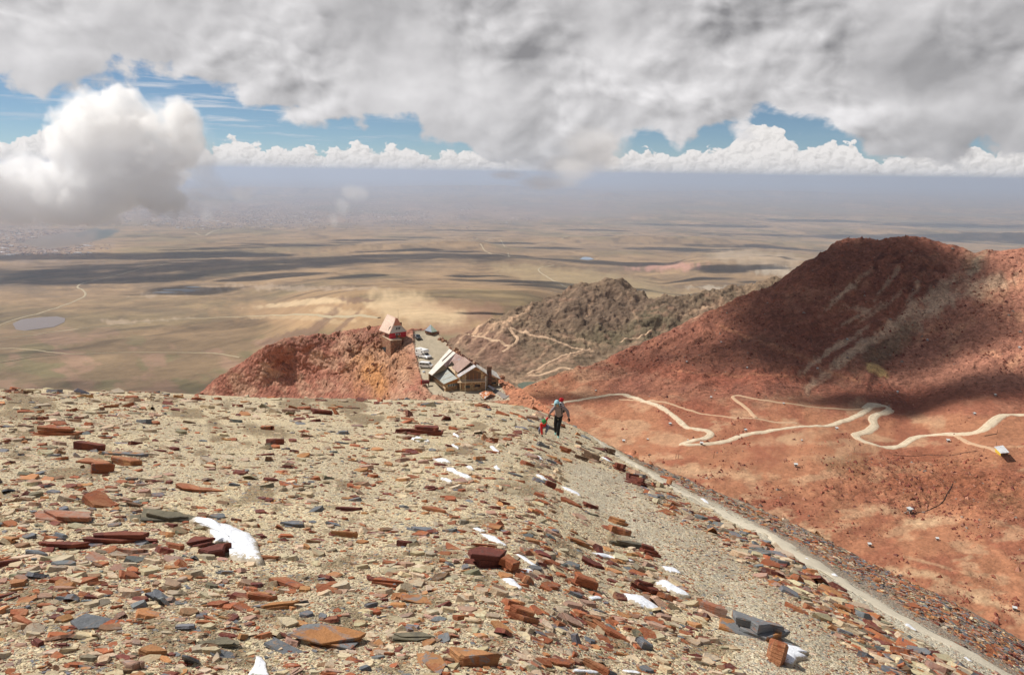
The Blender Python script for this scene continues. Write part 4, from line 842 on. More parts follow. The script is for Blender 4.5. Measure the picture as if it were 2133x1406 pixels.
# ---- slate colours
PAL = {'rust': (.33, .105, .045), 'orange': (.43, .205, .085), 'maroon': (.15, .042, .030), 'grey': (.15, .158, .168), 'tan': (.52, .42, .28), 'pink': (.38, .235, .17), 'olive': (.19, .165, .11), 'brown': (.20, .115, .065)}
def slate_mat(name, c, c2, c3):
    m = bpy.data.materials.new(name); m.use_nodes = True; nt = m.node_tree; bs = nt.nodes['Principled BSDF']; bs.inputs['Roughness'].default_value = .78; bs.inputs['Specular IOR Level'].default_value = .3
    g = nt.nodes.new('ShaderNodeNewGeometry').outputs['Position']; tc = nt.nodes.new('ShaderNodeTexCoord').outputs['Object']
    mp = nt.nodes.new('ShaderNodeMapping'); mp.inputs['Scale'].default_value = (1.2, 1.2, 14); nt.links.new(tc, mp.inputs[0])
    st = noise(nt, mp.outputs[0], 3.5, 5, .65); p1 = noise(nt, g, 3.2, 6, .65, .6); p2 = noise(nt, g, 7.5, 5, .7, 1.0)
    a = mixc(nt, p1.step(.47, .56), c, c2); a = mixc(nt, p2.step(.56, .64) * .8, a, c3)
    k = .72 + (st - .3) * .95 + (p2 - .5) * .3; a = mixc(nt, 1.0, a, comb_col(nt, k, k, k), 'MULTIPLY'); nt.links.new(a, bs.inputs['Base Color'])
    b = nt.nodes.new('ShaderNodeBump'); b.inputs['Distance'].default_value = .02; nt.links.new((st * 1.2 + p2 * .6 + noise(nt, g, 60, 4, .6) * .25).k, b.inputs['Height']); nt.links.new(b.outputs[0], bs.inputs['Normal'])
    return m
SM = {'rust': slate_mat('rust_slate', PAL['rust'], (.40, .17, .08), (.16, .10, .09)), 'orange': slate_mat('orange_slate', PAL['orange'], (.34, .13, .055), (.22, .22, .22)), 'maroon': slate_mat('maroon_slate', PAL['maroon'], (.22, .062, .035), (.11, .05, .04)),
      'grey': slate_mat('grey_slate', PAL['grey'], (.19, .20, .22), (.32, .20, .11)), 'tan': slate_mat('tan_slate', PAL['tan'], (.36, .27, .19), (.40, .25, .15)), 'pink': slate_mat('pink_slate', PAL['pink'], (.40, .16, .09), (.30, .26, .25)), 'olive': slate_mat('olive_slate', PAL['olive'], (.13, .115, .085), (.24, .18, .12)),
      'mixed': slate_mat('mixed_slate', (.20, .205, .21), (.40, .18, .065), (.30, .11, .05))}
def slab_geo(bm, L, W, T, rs, layers=1, off=(0, 0, 0), jag=.22):
    z = 0.0
    for l in range(layers):
        t = T / layers * rs.uniform(.7, 1.3); n = rs.integers(5, 9); th = np.sort(rs.uniform(0, 2 * math.pi, n) * .35 + np.linspace(0, 2 * math.pi, n, endpoint=False)); sc_ = 1 - .1 * l * rs.uniform(.3, 1.5)
        rad = 1 + jag * rs.uniform(-1, 1, n); sq = 1 / np.maximum(abs(np.cos(th)), abs(np.sin(th))); rad = rad * (1 + (sq - 1) * .65)
        x = np.cos(th) * rad * L / 2 * sc_ + rs.uniform(-.05, .05) * L; y = np.sin(th) * rad * W / 2 * sc_ + rs.uniform(-.07, .07) * W; sl = rs.uniform(-.08, .08, 2); bot, mid, top = [], [], []; b = min(t * .16, .012)
        for i in range(n):
            zz = z + t + (x[i] * sl[0] + y[i] * sl[1]) * .6 + rs.uniform(-.05, .05) * t; k = rs.uniform(.9, 1.04)
            bot.append(bm.verts.new((off[0] + x[i] * k, off[1] + y[i] * k, off[2] + z + (0 if l == 0 else (x[i] * sl[0]) * .3)))); mid.append(bm.verts.new((off[0] + x[i], off[1] + y[i], off[2] + zz - b)))
            d = 1 - b / max(.02, math.hypot(x[i], y[i])); top.append(bm.verts.new((off[0] + x[i] * d, off[1] + y[i] * d, off[2] + zz)))
        for i in range(n):
            j = (i + 1) % n; bm.faces.new((bot[i], bot[j], mid[j], mid[i])); bm.faces.new((mid[i], mid[j], top[j], top[i]))
        bm.faces.new(top); bm.faces.new(bot[::-1]); z += t
def orient(n, yaw, tx, ty):
    n = Vector(n); q = Vector((0, 0, 1)).rotation_difference(n); return q @ Euler((0, 0, yaw)).to_quaternion() @ Euler((tx, ty, 0)).to_quaternion()
LAND = [(480, 1130, 'the largest snow patch'), (215, 1125, 'the long maroon rib'), (1160, 880, 'the two climbers'), (1590, 1330, 'the big grey-topped boulder'), (1015, 1170, 'the blocky maroon outcrop'), (1340, 1255, 'the longest snow strip'), (880, 915, 'the dark outcrop below the lodge'), (1240, 955, 'the dark rock step'),
        (1270, 1150, 'the leaning slabs'), (940, 985, 'the long snow strip'), (200, 960, 'the maroon heap near the crest'), (1600, 1120, 'the middle of the footpath'), (1900, 1290, 'the low end of the footpath'), (640, 1330, 'the wide grey and rust slab'), (100, 830, 'the left end of the crest'), (560, 835, 'the middle of the crest'), (985, 1380, 'the thick orange block'), (380, 1400, 'the grey shard on the lower edge'), (60, 1240, 'the dark soil patch'), (1750, 1350, 'the dark grit right of the boulder')]
rocks = []
def rock(px, py, wpx, cname, label, asp=.55, thick=.22, yaw=None, layers=2, tilt=(0, 0), name='slate_rock', sink=.25, seed=None, extra=()):
    p = hitS([px], [py])[0]; D = np.linalg.norm(p); L = wpx / FPX * D; rs = np.random.default_rng(seed if seed is not None else int(px * 7 + py * 13)); bm = bmesh.new()
    slab_geo(bm, L, L * asp, L * thick, rs, layers)
    for ex in extra: slab_geo(bm, L * ex[3], L * ex[4], L * ex[5], rs, ex[6] if len(ex) > 6 else 1, (L * ex[0], L * ex[1], L * ex[2]))
    me = bpy.data.meshes.new(name); bm.to_mesh(me); bm.free(); me.materials.append(SM[cname]); o = link(bpy.data.objects.new(name, me))
    n = near_n(p[0:1], p[1:2])[0]; yw = yaw if yaw is not None else rs.uniform(-35, 25); o.rotation_mode = 'QUATERNION'; o.rotation_quaternion = orient(n, R(yw), R(tilt[0]), R(tilt[1]))
    o.location = p - n * L * thick * sink; tag(o, label, 'rock'); rocks.append((px, py, wpx, cname, asp)); return o
H = [(1572, 1318, 125, 'mixed', 'big boulder with flat blue-grey top and rusty broken side', .75, .34, -30, 3, (8, 4)), (1614, 1372, 62, 'rust', 'upright rusty block propped against the grey-topped boulder', .6, .62, 60, 1, (0, 10)), (985, 1385, 108, 'orange', 'thick orange block with maroon stained top', .52, .30, -8, 1, (-4, 0)),
     (905, 1385, 100, 'orange', 'yellow-orange slab tilted left of the thick orange block', .42, .10, -62, 2, (4, 10)), (252, 1128, 122, 'maroon', 'long maroon rib of layered rock, right half', .26, .20, 12, 3, (14, 0)), (140, 1142, 86, 'maroon', 'long maroon rib of layered rock, left half', .20, .16, 14, 2, (14, 0)), (340, 1083, 108, 'olive', 'dark olive layered ledge above the largest snow patch', .5, .20, 10, 4, (16, 6)),
     (418, 1136, 54, 'maroon', 'split maroon block on the left rim of the largest snow patch', .7, .34, 14, 3, (10, -8)), (455, 1156, 66, 'maroon', 'dark maroon wedge poking into the largest snow patch', .5, .3, 10, 1, (12, -10)), (362, 1140, 44, 'rust', 'narrow rusty slab left of the split maroon block', .3, .18, -30, 1, (0, 0)),
     (140, 1080, 100, 'pink', 'tan and pink slab with a thick rusty rim', .5, .18, -4, 2, (4, 2)), (208, 1052, 58, 'rust', 'leaning rusty block behind the tan and pink slab', .7, .34, -20, 2, (4, 24)), (214, 985, 40, 'rust', 'squarish dull red block at the front of the heap near the crest', .7, .6, -5, 1, (0, 0)), (192, 938, 58, 'maroon', 'dark red wedge behind the heap near the crest', .5, .3, -6, 1, (4, 4)),
     (268, 966, 60, 'orange', 'orange slab at the right of the heap near the crest', .6, .2, -25, 1, (4, 4)), (252, 950, 90, 'mixed', 'grey and rust flat slab on top of the heap near the crest', .5, .10, -6, 2, (2, 2)), (200, 966, 66, 'rust', 'flat rusty slab on the left of the heap near the crest', .6, .12, 0, 1, (4, 0)), (115, 905, 96, 'rust', 'long layered rusty ledge with a dark underside', .36, .16, 0, 4, (6, 0)),
     (198, 1305, 84, 'grey', 'flat blue-grey slab with a rusty rim, alone on pale grit', .62, .09, -14, 1, (4, 6)), (586, 1218, 80, 'rust', 'slab half orange half dark red, right of the largest snow patch', .7, .12, -10, 1, (4, 2)), (545, 1240, 60, 'orange', 'thin tan-orange splinter under the half orange slab', .3, .10, -18, 1, (0, 0)), (540, 1248, 58, 'rust', 'small rusty block ahead of the grey sheet', .4, .24, -12, 1, (0, 4)),
     (572, 1264, 100, 'mixed', 'tilted grey sheet with a maroon underside', .34, .12, 12, 2, (-6, -6)), (685, 1336, 150, 'mixed', 'wide grey and rust slab in low flat layers', .55, .11, -14, 3, (2, 2)), (600, 1350, 84, 'grey', 'smooth grey sheet left of the wide grey and rust slab', .6, .05, -30, 1, (2, 6)), (398, 1378, 56, 'grey', 'grey shard standing on its edge by the bottom edge', .7, .08, 70, 1, (0, 38)),
     (468, 1366, 52, 'grey', 'grey shard leaning over a tan stone', .7, .07, -20, 1, (20, 20)), (310, 1362, 46, 'orange', 'chunky grey-orange stone with a bright orange end', .7, .45, -10, 1, (0, 10)), (455, 1344, 84, 'olive', 'layered olive sheets fanned like pages', .4, .16, 8, 4, (10, 0)), (45, 1300, 62, 'rust', 'rusty bar near the left edge of the picture', .32, .2, -26, 1, (4, 4)),
     (80, 1160, 50, 'grey', 'dark grey lens-shaped stone under the maroon rib', .4, .2, -2, 1, (0, 0)), (210, 1165, 56, 'pink', 'pink slab standing below the maroon rib', .8, .1, -50, 1, (4, 20)), (275, 1156, 62, 'pink', 'pale pink slab with an orange splinter on it', .3, .2, 2, 2, (2, 0)), (70, 1197, 34, 'rust', 'rounded rust disc on pale grit', .55, .2, 2, 1, (0, 0)), (615, 1013, 40, 'grey', 'charcoal slab halfway up the slope', .4, .18, -16, 2, (4, 6)),
     (412, 1022, 96, 'rust', 'long rusty ledge with an orange flake on top', .34, .14, 0, 3, (8, 0)), (1015, 1176, 86, 'maroon', 'blocky maroon outcrop split in three', .5, .5, 4, 3, (10, 0)), (1056, 1186, 46, 'rust', 'rusty block leaning on the maroon outcrop', .8, .5, -30, 2, (6, 12)), (942, 1143, 40, 'rust', 'rough rust-brown slab uphill of the maroon outcrop', .9, .14, -60, 1, (4, 14)),
     (1095, 1214, 30, 'rust', 'upright reddish stone beside snow', .7, .5, 50, 1, (0, 30)), (1218, 1222, 70, 'rust', 'squared rusty block with a dark end', .5, .42, 8, 2, (2, 2)), (1090, 1290, 76, 'rust', 'rust-red block with a glossy red face', .4, .36, -8, 3, (2, 4)), (1188, 1296, 66, 'pink', 'splintered fan of pinkish slabs', .6, .16, -20, 3, (6, 6)), (1048, 1312, 60, 'orange', 'tan-orange flake pointing left', .4, .10, -40, 1, (4, 10)),
     (1110, 1332, 54, 'orange', 'orange-grey flake pointing down the slope', .4, .10, -34, 1, (2, 6)), (1270, 1322, 110, 'rust', 'long rusty spine running down the slope', .20, .14, -28, 2, (4, 4)), (1338, 1348, 36, 'grey', 'dark wedge at the end of the rusty spine', .6, .4, -50, 1, (0, 8)), (1302, 1284, 50, 'orange', 'lens of orange slate near the long spine', .4, .16, -22, 1, (0, 4)), (1232, 1292, 38, 'rust', 'small dull rust block left of the orange lens', .4, .3, -6, 1, (0, 0)),
     (1476, 1272, 74, 'pink', 'pinkish plank-shaped block above the big boulder', .32, .24, -32, 1, (2, 4)), (1424, 1258, 40, 'pink', 'small mottled slab uphill of the plank-shaped block', .5, .2, -20, 1, (0, 0)), (1422, 1320, 36, 'rust', 'rust lens left of the big boulder', .6, .3, -12, 1, (0, 0)), (1660, 1272, 44, 'rust', 'lone rust plank in the pale scree', .3, .2, -42, 1, (2, 4)), (808, 1215, 62, 'rust', 'hump of rusty layered slate', .5, .24, -14, 3, (6, 4)),
     (866, 1248, 62, 'orange', 'broad yellow-orange sheet below the layered hump', .7, .08, -12, 2, (6, 6)), (792, 1240, 38, 'pink', 'grey-pink rounded sheet below the layered hump', .8, .1, -20, 1, (2, 2)), (740, 1178, 34, 'brown_', 'oval rust and yellow stone', .5, .2, -20, 1, (0, 0)), (720, 1118, 56, 'orange', 'pale orange bar with a thin grey end', .26, .18, 2, 1, (0, 0)), (840, 1136, 30, 'maroon', 'dark red tooth at the end of a thin ridge', .5, .4, 14, 1, (0, 8)),
     (880, 1106, 50, 'grey', 'dark grey arrow-shaped slab', .4, .14, -22, 1, (4, 4)), (725, 1064, 56, 'maroon', 'low dark red ledge in the middle slope', .3, .2, 8, 2, (8, 0)), (905, 1065, 60, 'rust', 'rusty slab stepping down the slope', .36, .2, -24, 2, (4, 4)), (960, 1290, 30, 'rust', 'oval rusty stone ringed by small flakes', .4, .3, 0, 1, (0, 0)), (858, 1330, 90, 'olive', 'crumbling olive-grey slate lens', .4, .14, -8, 4, (4, 0)), (1165, 1385, 90, 'rust', 'curving rusty slab near the bottom edge', .3, .2, 30, 2, (4, 0)),
     (1110, 1388, 44, 'pink', 'pink-grey block right of the thick orange block', .34, .22, -52, 1, (0, 0)), (1242, 1395, 60, 'rust', 'rusty fan-shaped slab cut by the bottom edge', .4, .2, -10, 1, (0, 6)), (890, 905, 74, 'maroon', 'dark outcrop of broken slate just below the lodge', .4, .34, -6, 3, (8, 0)), (845, 902, 40, 'maroon', 'left shoulder of the dark outcrop below the lodge', .5, .3, 0, 2, (6, 0)),
     (575, 925, 34, 'maroon', 'blocky dark red stone on the middle slope near the crest', .5, .38, -6, 1, (0, 0)), (670, 862, 50, 'maroon', 'long dark ledge near the crest', .3, .22, -10, 2, (6, 0)), (590, 1158 - 150, 30, 'rust', 'small red diamond slab beside the charcoal slab', .6, .12, -30, 1, (4, 8)), (1175, 942, 24, 'rust', 'rusty block just downhill of the climbers', .5, .5, -10, 2, (0, 0)), (1205, 924, 18, 'brown_', 'brown wedge right below the woman', .5, .4, -8, 1, (0, 0)),
     (1232, 957, 38, 'brown_', 'dark brown rock step under a pale ledge', .35, .45, -14, 2, (0, 0)), (1268, 944, 26, 'brown_', 'brown block on top of the dark rock step', .5, .5, -10, 2, (0, 0)), (1212, 958, 34, 'brown_', 'left end of the dark rock step', .3, .4, 8, 2, (0, 0)), (1290, 980, 26, 'maroon', 'dark red cube-like stone beyond the rock step', .7, .6, -20, 2, (0, 0)), (1326, 1008, 44, 'maroon', 'cracked maroon outcrop above the pale scree', .5, .5, -26, 3, (0, 0)),
     (1316, 1000, 30, 'maroon', 'upper knob of the cracked maroon outcrop', .6, .6, -16, 2, (0, 0)), (1395, 1010, 20, 'rust', 'orange-red stone perched beside the footpath', .6, .7, -10, 1, (0, 0)), (1285, 1090, 42, 'orange', 'yellow-brown hump with a shaded face', .5, .4, -14, 3, (4, 0)), (1290, 1112, 46, 'rust', 'pink-topped block under the yellow-brown hump', .5, .4, -10, 1, (0, 0)), (1205, 1133, 60, 'orange', 'long orange slab at the head of the leaning slabs', .3, .16, -8, 2, (4, 0)),
     (1244, 1148, 34, 'maroon', 'dark slab tilted upright among the leaning slabs', .4, .3, -60, 1, (0, 36)), (1320, 1140, 90, 'olive', 'long leaning plank of grey-brown slate', .2, .12, 16, 2, (10, 0)), (1350, 1154, 50, 'maroon', 'dark splintered stack at the right of the leaning slabs', .5, .4, -6, 4, (6, 0)), (1190, 1050, 56, 'rust', 'pair of rust-pink plates beside the pale scree', .4, .12, -32, 2, (4, 4)), (1228, 1056, 34, 'maroon', 'jagged dark red plates beside the rust-pink plates', .5, .34, -14, 2, (0, 4)),
     (1145, 1014, 22, 'maroon', 'small dark cube below the snow streak', .7, .6, 0, 1, (0, 0)), (1340, 1232, 60, 'maroon', 'spiky dark red cluster between the snow strips', .5, .4, -4, 4, (6, 10)), (1010, 1140, 50, 'rust', 'layered rusty plate over the snow strip', .3, .14, 16, 2, (0, 0)), (1098, 1150, 40, 'pink', 'pale pink plate touching the maroon outcrop', .8, .08, -30, 1, (6, 10))]
SM['brown_'] = slate_mat('brown_slate', (.17, .10, .06), (.24, .14, .08), (.12, .09, .07))
for h_ in H: rock(*h_)
# further slabs large enough to pick out
CN = ['rust', 'orange', 'maroon', 'grey', 'tan', 'pink']; ADJ = {'rust': 'rust-red', 'orange': 'orange', 'maroon': 'dark maroon', 'grey': 'blue-grey', 'tan': 'pale tan', 'pink': 'dusty pink'}
def more_rocks(N=212):
    rs = np.random.default_rng(5); out = []; tries = 0
    while len(out) < N and tries < 20000:
        tries += 1; px = rs.uniform(0, 2133); lo = np.interp(px, [q[0] for q in sil], [q[1] for q in sil]) + 5; py = rs.uniform(lo, 1400)
        cov, damp, track, band, above = near_zones(np.array([px]), np.array([py])); 
        if rs.random() > cov[0] * 1.5 or track[0] > .05 or band[0] > .35: continue
        w = (17 + 30 * rs.random() ** 2.5) * np.interp(py - lo, [0, 60, 500], [.8, .95, 1.35]) * (.7 if px > 1350 else 1)
        if any(math.hypot((px - a) * .8, (py - b) * 1.8) < (w + c) * .55 for a, b, c, _, _ in rocks): continue
        if (abs(px - 1160) < 40 and 820 < py < 925): continue
        c = CN[rs.choice(6, p=[.33, .17, .2, .13, .07, .10])]; asp = rs.choice([.28, .5, .75], p=[.35, .4, .25]); rocks.append((px, py, w, c, asp)); out.append((px, py, w, c, asp, rs.integers(1e6)))
    lab = {}
    for i, (px, py, w, c, asp, sd) in enumerate(out):
        k = min(LAND, key=lambda l: math.hypot(px - l[0], (py - l[1]) * 1.6)); dx, dy = px - k[0], (py - k[1]) * 1.6
        rel = ('right of' if dx > 0 else 'left of') if abs(dx) > abs(dy) else ('downhill of' if dy > 0 else 'uphill of')
        size = 'large' if w > 40 else 'small' if w < 24 else 'medium'; shp = {.28: 'sliver', .5: 'slab', .75: 'squarish slab'}[asp]
        lab.setdefault((size, ADJ[c], shp, rel, k[2]), []).append((math.hypot(dx, dy), i))
    names = {}
    for (size, a, shp, rel, k), L in lab.items():
        L.sort()
        for j, (_, i) in enumerate(L):
            names[i] = f'{size} {a} {shp} {rel} {k}' if len(L) == 1 else f'{["closest", "second closest", "third closest", "fourth closest", "fifth closest", "sixth closest"][min(j, 5)]} {size} {a} {shp} {rel} {k}'
    for i, (px, py, w, c, asp, sd) in enumerate(out):
        rs = np.random.default_rng(sd); st = rs.random() < .12
        o = rock(px, py, w, c, names[i], asp, rs.uniform(.08, .26), rs.uniform(-45, 25), int(rs.integers(1, 4)), (rs.normal(4, 7), rs.normal(0, 7) + (24 if st else 0)), seed=sd); o['group'] = 'slate slabs scattered over the near slope'; rocks.pop()
more_rocks()

def fragments():
    """the countless small flakes of slate, one mass"""
    N = 195000; px = rng.uniform(-160, 2290, N); lo = np.interp(px, [q[0] for q in sil], [q[1] for q in sil]); py = lo + 1 + (1480 - lo) * rng.random(N) ** 1.12
    cov, damp, track, band, above = near_zones(px, py)
    s = 2.7 * (1 - rng.random(N)) ** -.66; s = np.minimum(s, 34) * (1 + .45 * (py > 1150) * rng.random(N))           # apparent size, pixels
    s = np.where(band > .4, np.minimum(s, 9), s); s = np.where(above > .5, np.minimum(s, 15), s)
    keep = rng.random(N) < np.where(s < 7, .34 + cov * .8, cov * 1.15) * (1 - .80 * track) * (1 - .5 * (damp > .5)); px, py, s, cov, above, band = (a[keep] for a in (px, py, s, cov, above, band)); n = len(px)
    q_ = n; d = ray(px, py); hd = np.hypot(d[:, 0], d[:, 1]); ux, uy = d[:, 0] / hd, d[:, 1] / hd; T = -d[:, 2] / hd; a_, b_ = np.full(n, .8), rc_f(np.arctan2(ux, uy))
    for _ in range(16):
        m = (a_ + b_) / 2; u = near_z(ux * m, uy * m, False) > -T * m; b_ = np.where(u, m, b_); a_ = np.where(u, a_, m)
    x, y = ux * b_, uy * b_; M = 22000; ea = rng.uniform(R(-50), R(60), M); er = rc_f(ea) * (1 + .9 * rng.random(M)); x = np.r_[x, er * np.sin(ea)]; y = np.r_[y, er * np.cos(ea)]     # and on over the brow
    s = np.r_[s, np.minimum(3 * (1 - rng.random(M)) ** -.6, 20)]; cov = np.r_[cov, np.full(M, .7)]; above = np.r_[above, ss(ea, R(5), R(12))]; band = np.r_[band, np.zeros(M)]; n = len(x)
    z = near_z(x, y); L = s / FPX * np.sqrt(x * x + y * y + z * z); nrm = near_n(x, y)
    W = L * rng.uniform(.3, .95, n); Th = np.maximum(L * rng.uniform(.05, .24, n), .0035)
    yaw = rng.normal(-.22, .55, n) + np.where(rng.random(n) < .15, 1.4, 0); steep = rng.random(n) < .07; tx = rng.normal(.08, .15, n) + steep * rng.normal(0, .5, n); ty = rng.normal(0, .14, n) + steep * rng.normal(.3, .4, n)
    # local frames
    e1 = np.stack([np.cos(yaw), np.sin(yaw), np.zeros(n)], 1); e1 -= nrm * (e1 * nrm).sum(1, keepdims=True); e1 /= np.linalg.norm(e1, axis=1, keepdims=True); e2 = np.cross(nrm, e1)
    nn = nrm + e2 * np.tan(-tx)[:, None] + e1 * np.tan(ty)[:, None]; nn /= np.linalg.norm(nn, axis=1, keepdims=True); e1 -= nn * (e1 * nn).sum(1, keepdims=True); e1 /= np.linalg.norm(e1, axis=1, keepdims=True); e2 = np.cross(nn, e1)
    K = 6; th = np.linspace(0, 2 * np.pi, K, endpoint=False)[None] + rng.uniform(-.35, .35, (n, K)); rad = rng.uniform(.7, 1.15, (n, K)); cx, sy = np.cos(th) * rad * (L / 2)[:, None], np.sin(th) * rad * (W / 2)[:, None]
    p = np.stack([x, y, z], 1) - nn * (Th * .2)[:, None]
    bot = p[:, None] + e1[:, None] * cx[..., None] + e2[:, None] * sy[..., None] - nn[:, None] * (Th * .3)[:, None, None]
    k = rng.uniform(.78, 1.0, (n, K)); top = p[:, None] + e1[:, None] * (cx * k)[..., None] + e2[:, None] * (sy * k)[..., None] + nn[:, None] * (Th[:, None] * rng.uniform(.75, 1.1, (n, K)))[..., None]
    V = np.concatenate([bot, top], 1); base = np.arange(n)[:, None] * 12; i = np.arange(6); side = np.stack([i, (i + 1) % 6, (i + 1) % 6 + 6, i + 6], 1).ravel()
    loops = np.concatenate([base + side[None], base + np.arange(6, 12)[None]], 1).ravel(); st = (np.arange(n)[:, None] * 30 + np.array([0, 4, 8, 12, 16, 20, 24])[None]).ravel()
    names = ['tan', 'rust', 'orange', 'maroon', 'grey', 'pink', 'brown', 'olive']; pal = np.array([PAL[q] for q in names])
    pr = np.array([.44, .15, .075, .09, .075, .09, .05, .03]); pr2 = np.array([.10, .25, .13, .12, .22, .06, .07, .05]); dark = above + np.clip(cov - .75, 0, 1) * 2; small = np.clip(1 - s / 7, 0, 1)
    P = pr[None] * (1 - np.clip(dark, 0, 1))[:, None] + pr2[None] * np.clip(dark, 0, 1)[:, None]; P[:, 0] += 1.1 * small * (1 - np.clip(dark, 0, 1) * .7) + .5 * band; P /= P.sum(1, keepdims=True); r = rng.random(n)[:, None]; idx = (r > P.cumsum(1)).sum(1).clip(0, 7)
    c = pal[idx] * rng.uniform(.72, 1.28, (n, 1)) * rng.uniform(.94, 1.06, (n, 3)); c = np.repeat(c, 12, 0)
    m = bpy.data.materials.new('slate_flakes'); m.use_nodes = True; nt = m.node_tree; bs = nt.nodes['Principled BSDF']; bs.inputs['Roughness'].default_value = .8; bs.inputs['Specular IOR Level'].default_value = .25
    g = nt.nodes.new('ShaderNodeNewGeometry').outputs['Position']; q = noise(nt, g, 9, 5, .7, .8); q2 = noise(nt, g, 45, 3, .6); a = mixc(nt, q.step(.52, .62) * .5, attr(nt, 'col').outputs['Color'], (.36, .19, .10)); a = mixc(nt, (1.0 - q).step(.54, .64) * .35, a, (.24, .23, .22)); kk = .62 + q2 * .76
    nt.links.new(mixc(nt, 1.0, a, comb_col(nt, kk, kk, kk), 'MULTIPLY'), bs.inputs['Base Color']); b = nt.nodes.new('ShaderNodeBump'); b.inputs['Distance'].default_value = .006; nt.links.new(noise(nt, g, 70, 4, .6).k, b.inputs['Height']); nt.links.new(b.outputs[0], bs.inputs['Normal'])
    me = np_mesh('rock_fragments', V.reshape(-1, 3), polys=(loops, st), mat=m, cols=c); tag(link(bpy.data.objects.new('rock_fragments', me)), kind='stuff'); print('fragments', n)
fragments()
# ================================================================ BUILDINGS, VEHICLES, SMALL THINGS
def S1(sheet, px, py): return sheet(np.array([float(px)]), np.array([float(py)]))[0]
def pz(px, py, z):
    d = ray(float(px), float(py)); return d * (z / d[2])
def vp(a, b):
    """pixel -> point on the vertical plane through ground points a and b"""
    n = np.array([-(b - a)[1], (b - a)[0], 0.0])
    return lambda px, py: (lambda d: d * (a @ n) / (d @ n))(ray(float(px), float(py)))
def prism(name, pts, t, mat, parent=None, direction=None):
    """a flat panel with thickness t behind (or below) the given outline"""
    P = np.array(pts); n = np.zeros(3)
    for i in range(len(P)): n += np.cross(P[i] - P[0], P[(i + 1) % len(P)] - P[0])
    n /= np.linalg.norm(n) + 1e-12
    if n @ P.mean(0) > 0: n = -n                 # n points towards the viewer
    d = np.array(direction, float) * t if direction is not None else -n * t
    bm = bmesh.new(); a = [bm.verts.new(p) for p in P]; b = [bm.verts.new(p + d) for p in P]; bm.faces.new(a); bm.faces.new(b[::-1])
    for i in range(len(P)): bm.faces.new((a[i], b[i], b[(i + 1) % len(P)], a[(i + 1) % len(P)]))
    bmesh.ops.recalc_face_normals(bm, faces=bm.faces); me = bpy.data.meshes.new(name); bm.to_mesh(me); bm.free(); me.materials.append(mat)
    return link(bpy.data.objects.new(name, me), parent)
def root(name, loc, label, cat, group=None, yaw=0):
    o = bpy.data.objects.new(name, None); link(o); o.location = loc; o.rotation_euler = (0, 0, yaw); o.empty_display_size = .2; bpy.context.view_layer.update(); return tag(o, label, cat, group)
def keep(o, parent):
    """parent without moving"""
    o.parent = parent; o.matrix_parent_inverse = Matrix.LocRotScale(parent.location, parent.rotation_euler, None).inverted(); return o
class BM:
    def __init__(s): s.b = bmesh.new()
    def box(s, c, d, rot=None, bev=0):
        r = bmesh.ops.create_cube(s.b, size=1); vs = r['verts']
        for v in vs: v.co = Vector((v.co.x * d[0], v.co.y * d[1], v.co.z * d[2]))
        if bev: 
            es = list({e for v in vs for e in v.link_edges}); rr = bmesh.ops.bevel(s.b, geom=es, offset=bev, segments=2, affect='EDGES'); vs = list({v for f in rr['faces'] for v in f.verts} | {v for v in vs if v.is_valid})
        M = Matrix.Translation(Vector(c)) @ (Euler(rot).to_matrix().to_4x4() if rot else Matrix.Identity(4))
        bmesh.ops.transform(s.b, matrix=M, verts=vs); return s
    def cyl(s, a, b, r1, r2=None, n=10):
        a, b = Vector(a), Vector(b); d = b - a; r = bmesh.ops.create_cone(s.b, cap_ends=True, segments=n, radius1=r1, radius2=r1 if r2 is None else r2, depth=d.length)
        bmesh.ops.transform(s.b, matrix=Matrix.Translation((a + b) / 2) @ d.to_track_quat('Z', 'Y').to_matrix().to_4x4(), verts=r['verts']); return s
    def poly(s, P, d):
        a = [s.b.verts.new(p) for p in P]; b = [s.b.verts.new(Vector(p) + Vector(d)) for p in P]; s.b.faces.new(a); s.b.faces.new(b[::-1])
        for i in range(len(P)): s.b.faces.new((a[i], b[i], b[(i + 1) % len(P)], a[(i + 1) % len(P)]))
        return s
    def ball(s, c, r, sub=2):
        q = bmesh.ops.create_icosphere(s.b, subdivisions=sub, radius=1); bmesh.ops.transform(s.b, matrix=Matrix.Translation(Vector(c)) @ Matrix.Diagonal((*([r] * 3 if np.isscalar(r) else r), 1)), verts=q['verts']); return s
    def out(s, name, mat, parent=None, smooth=False):
        bmesh.ops.recalc_face_normals(s.b, faces=s.b.faces); me = bpy.data.meshes.new(name); s.b.to_mesh(me); s.b.free(); me.materials.append(mat)
        if smooth: me.polygons.foreach_set('use_smooth', [True] * len(me.polygons))
        return link(bpy.data.objects.new(name, me), parent)
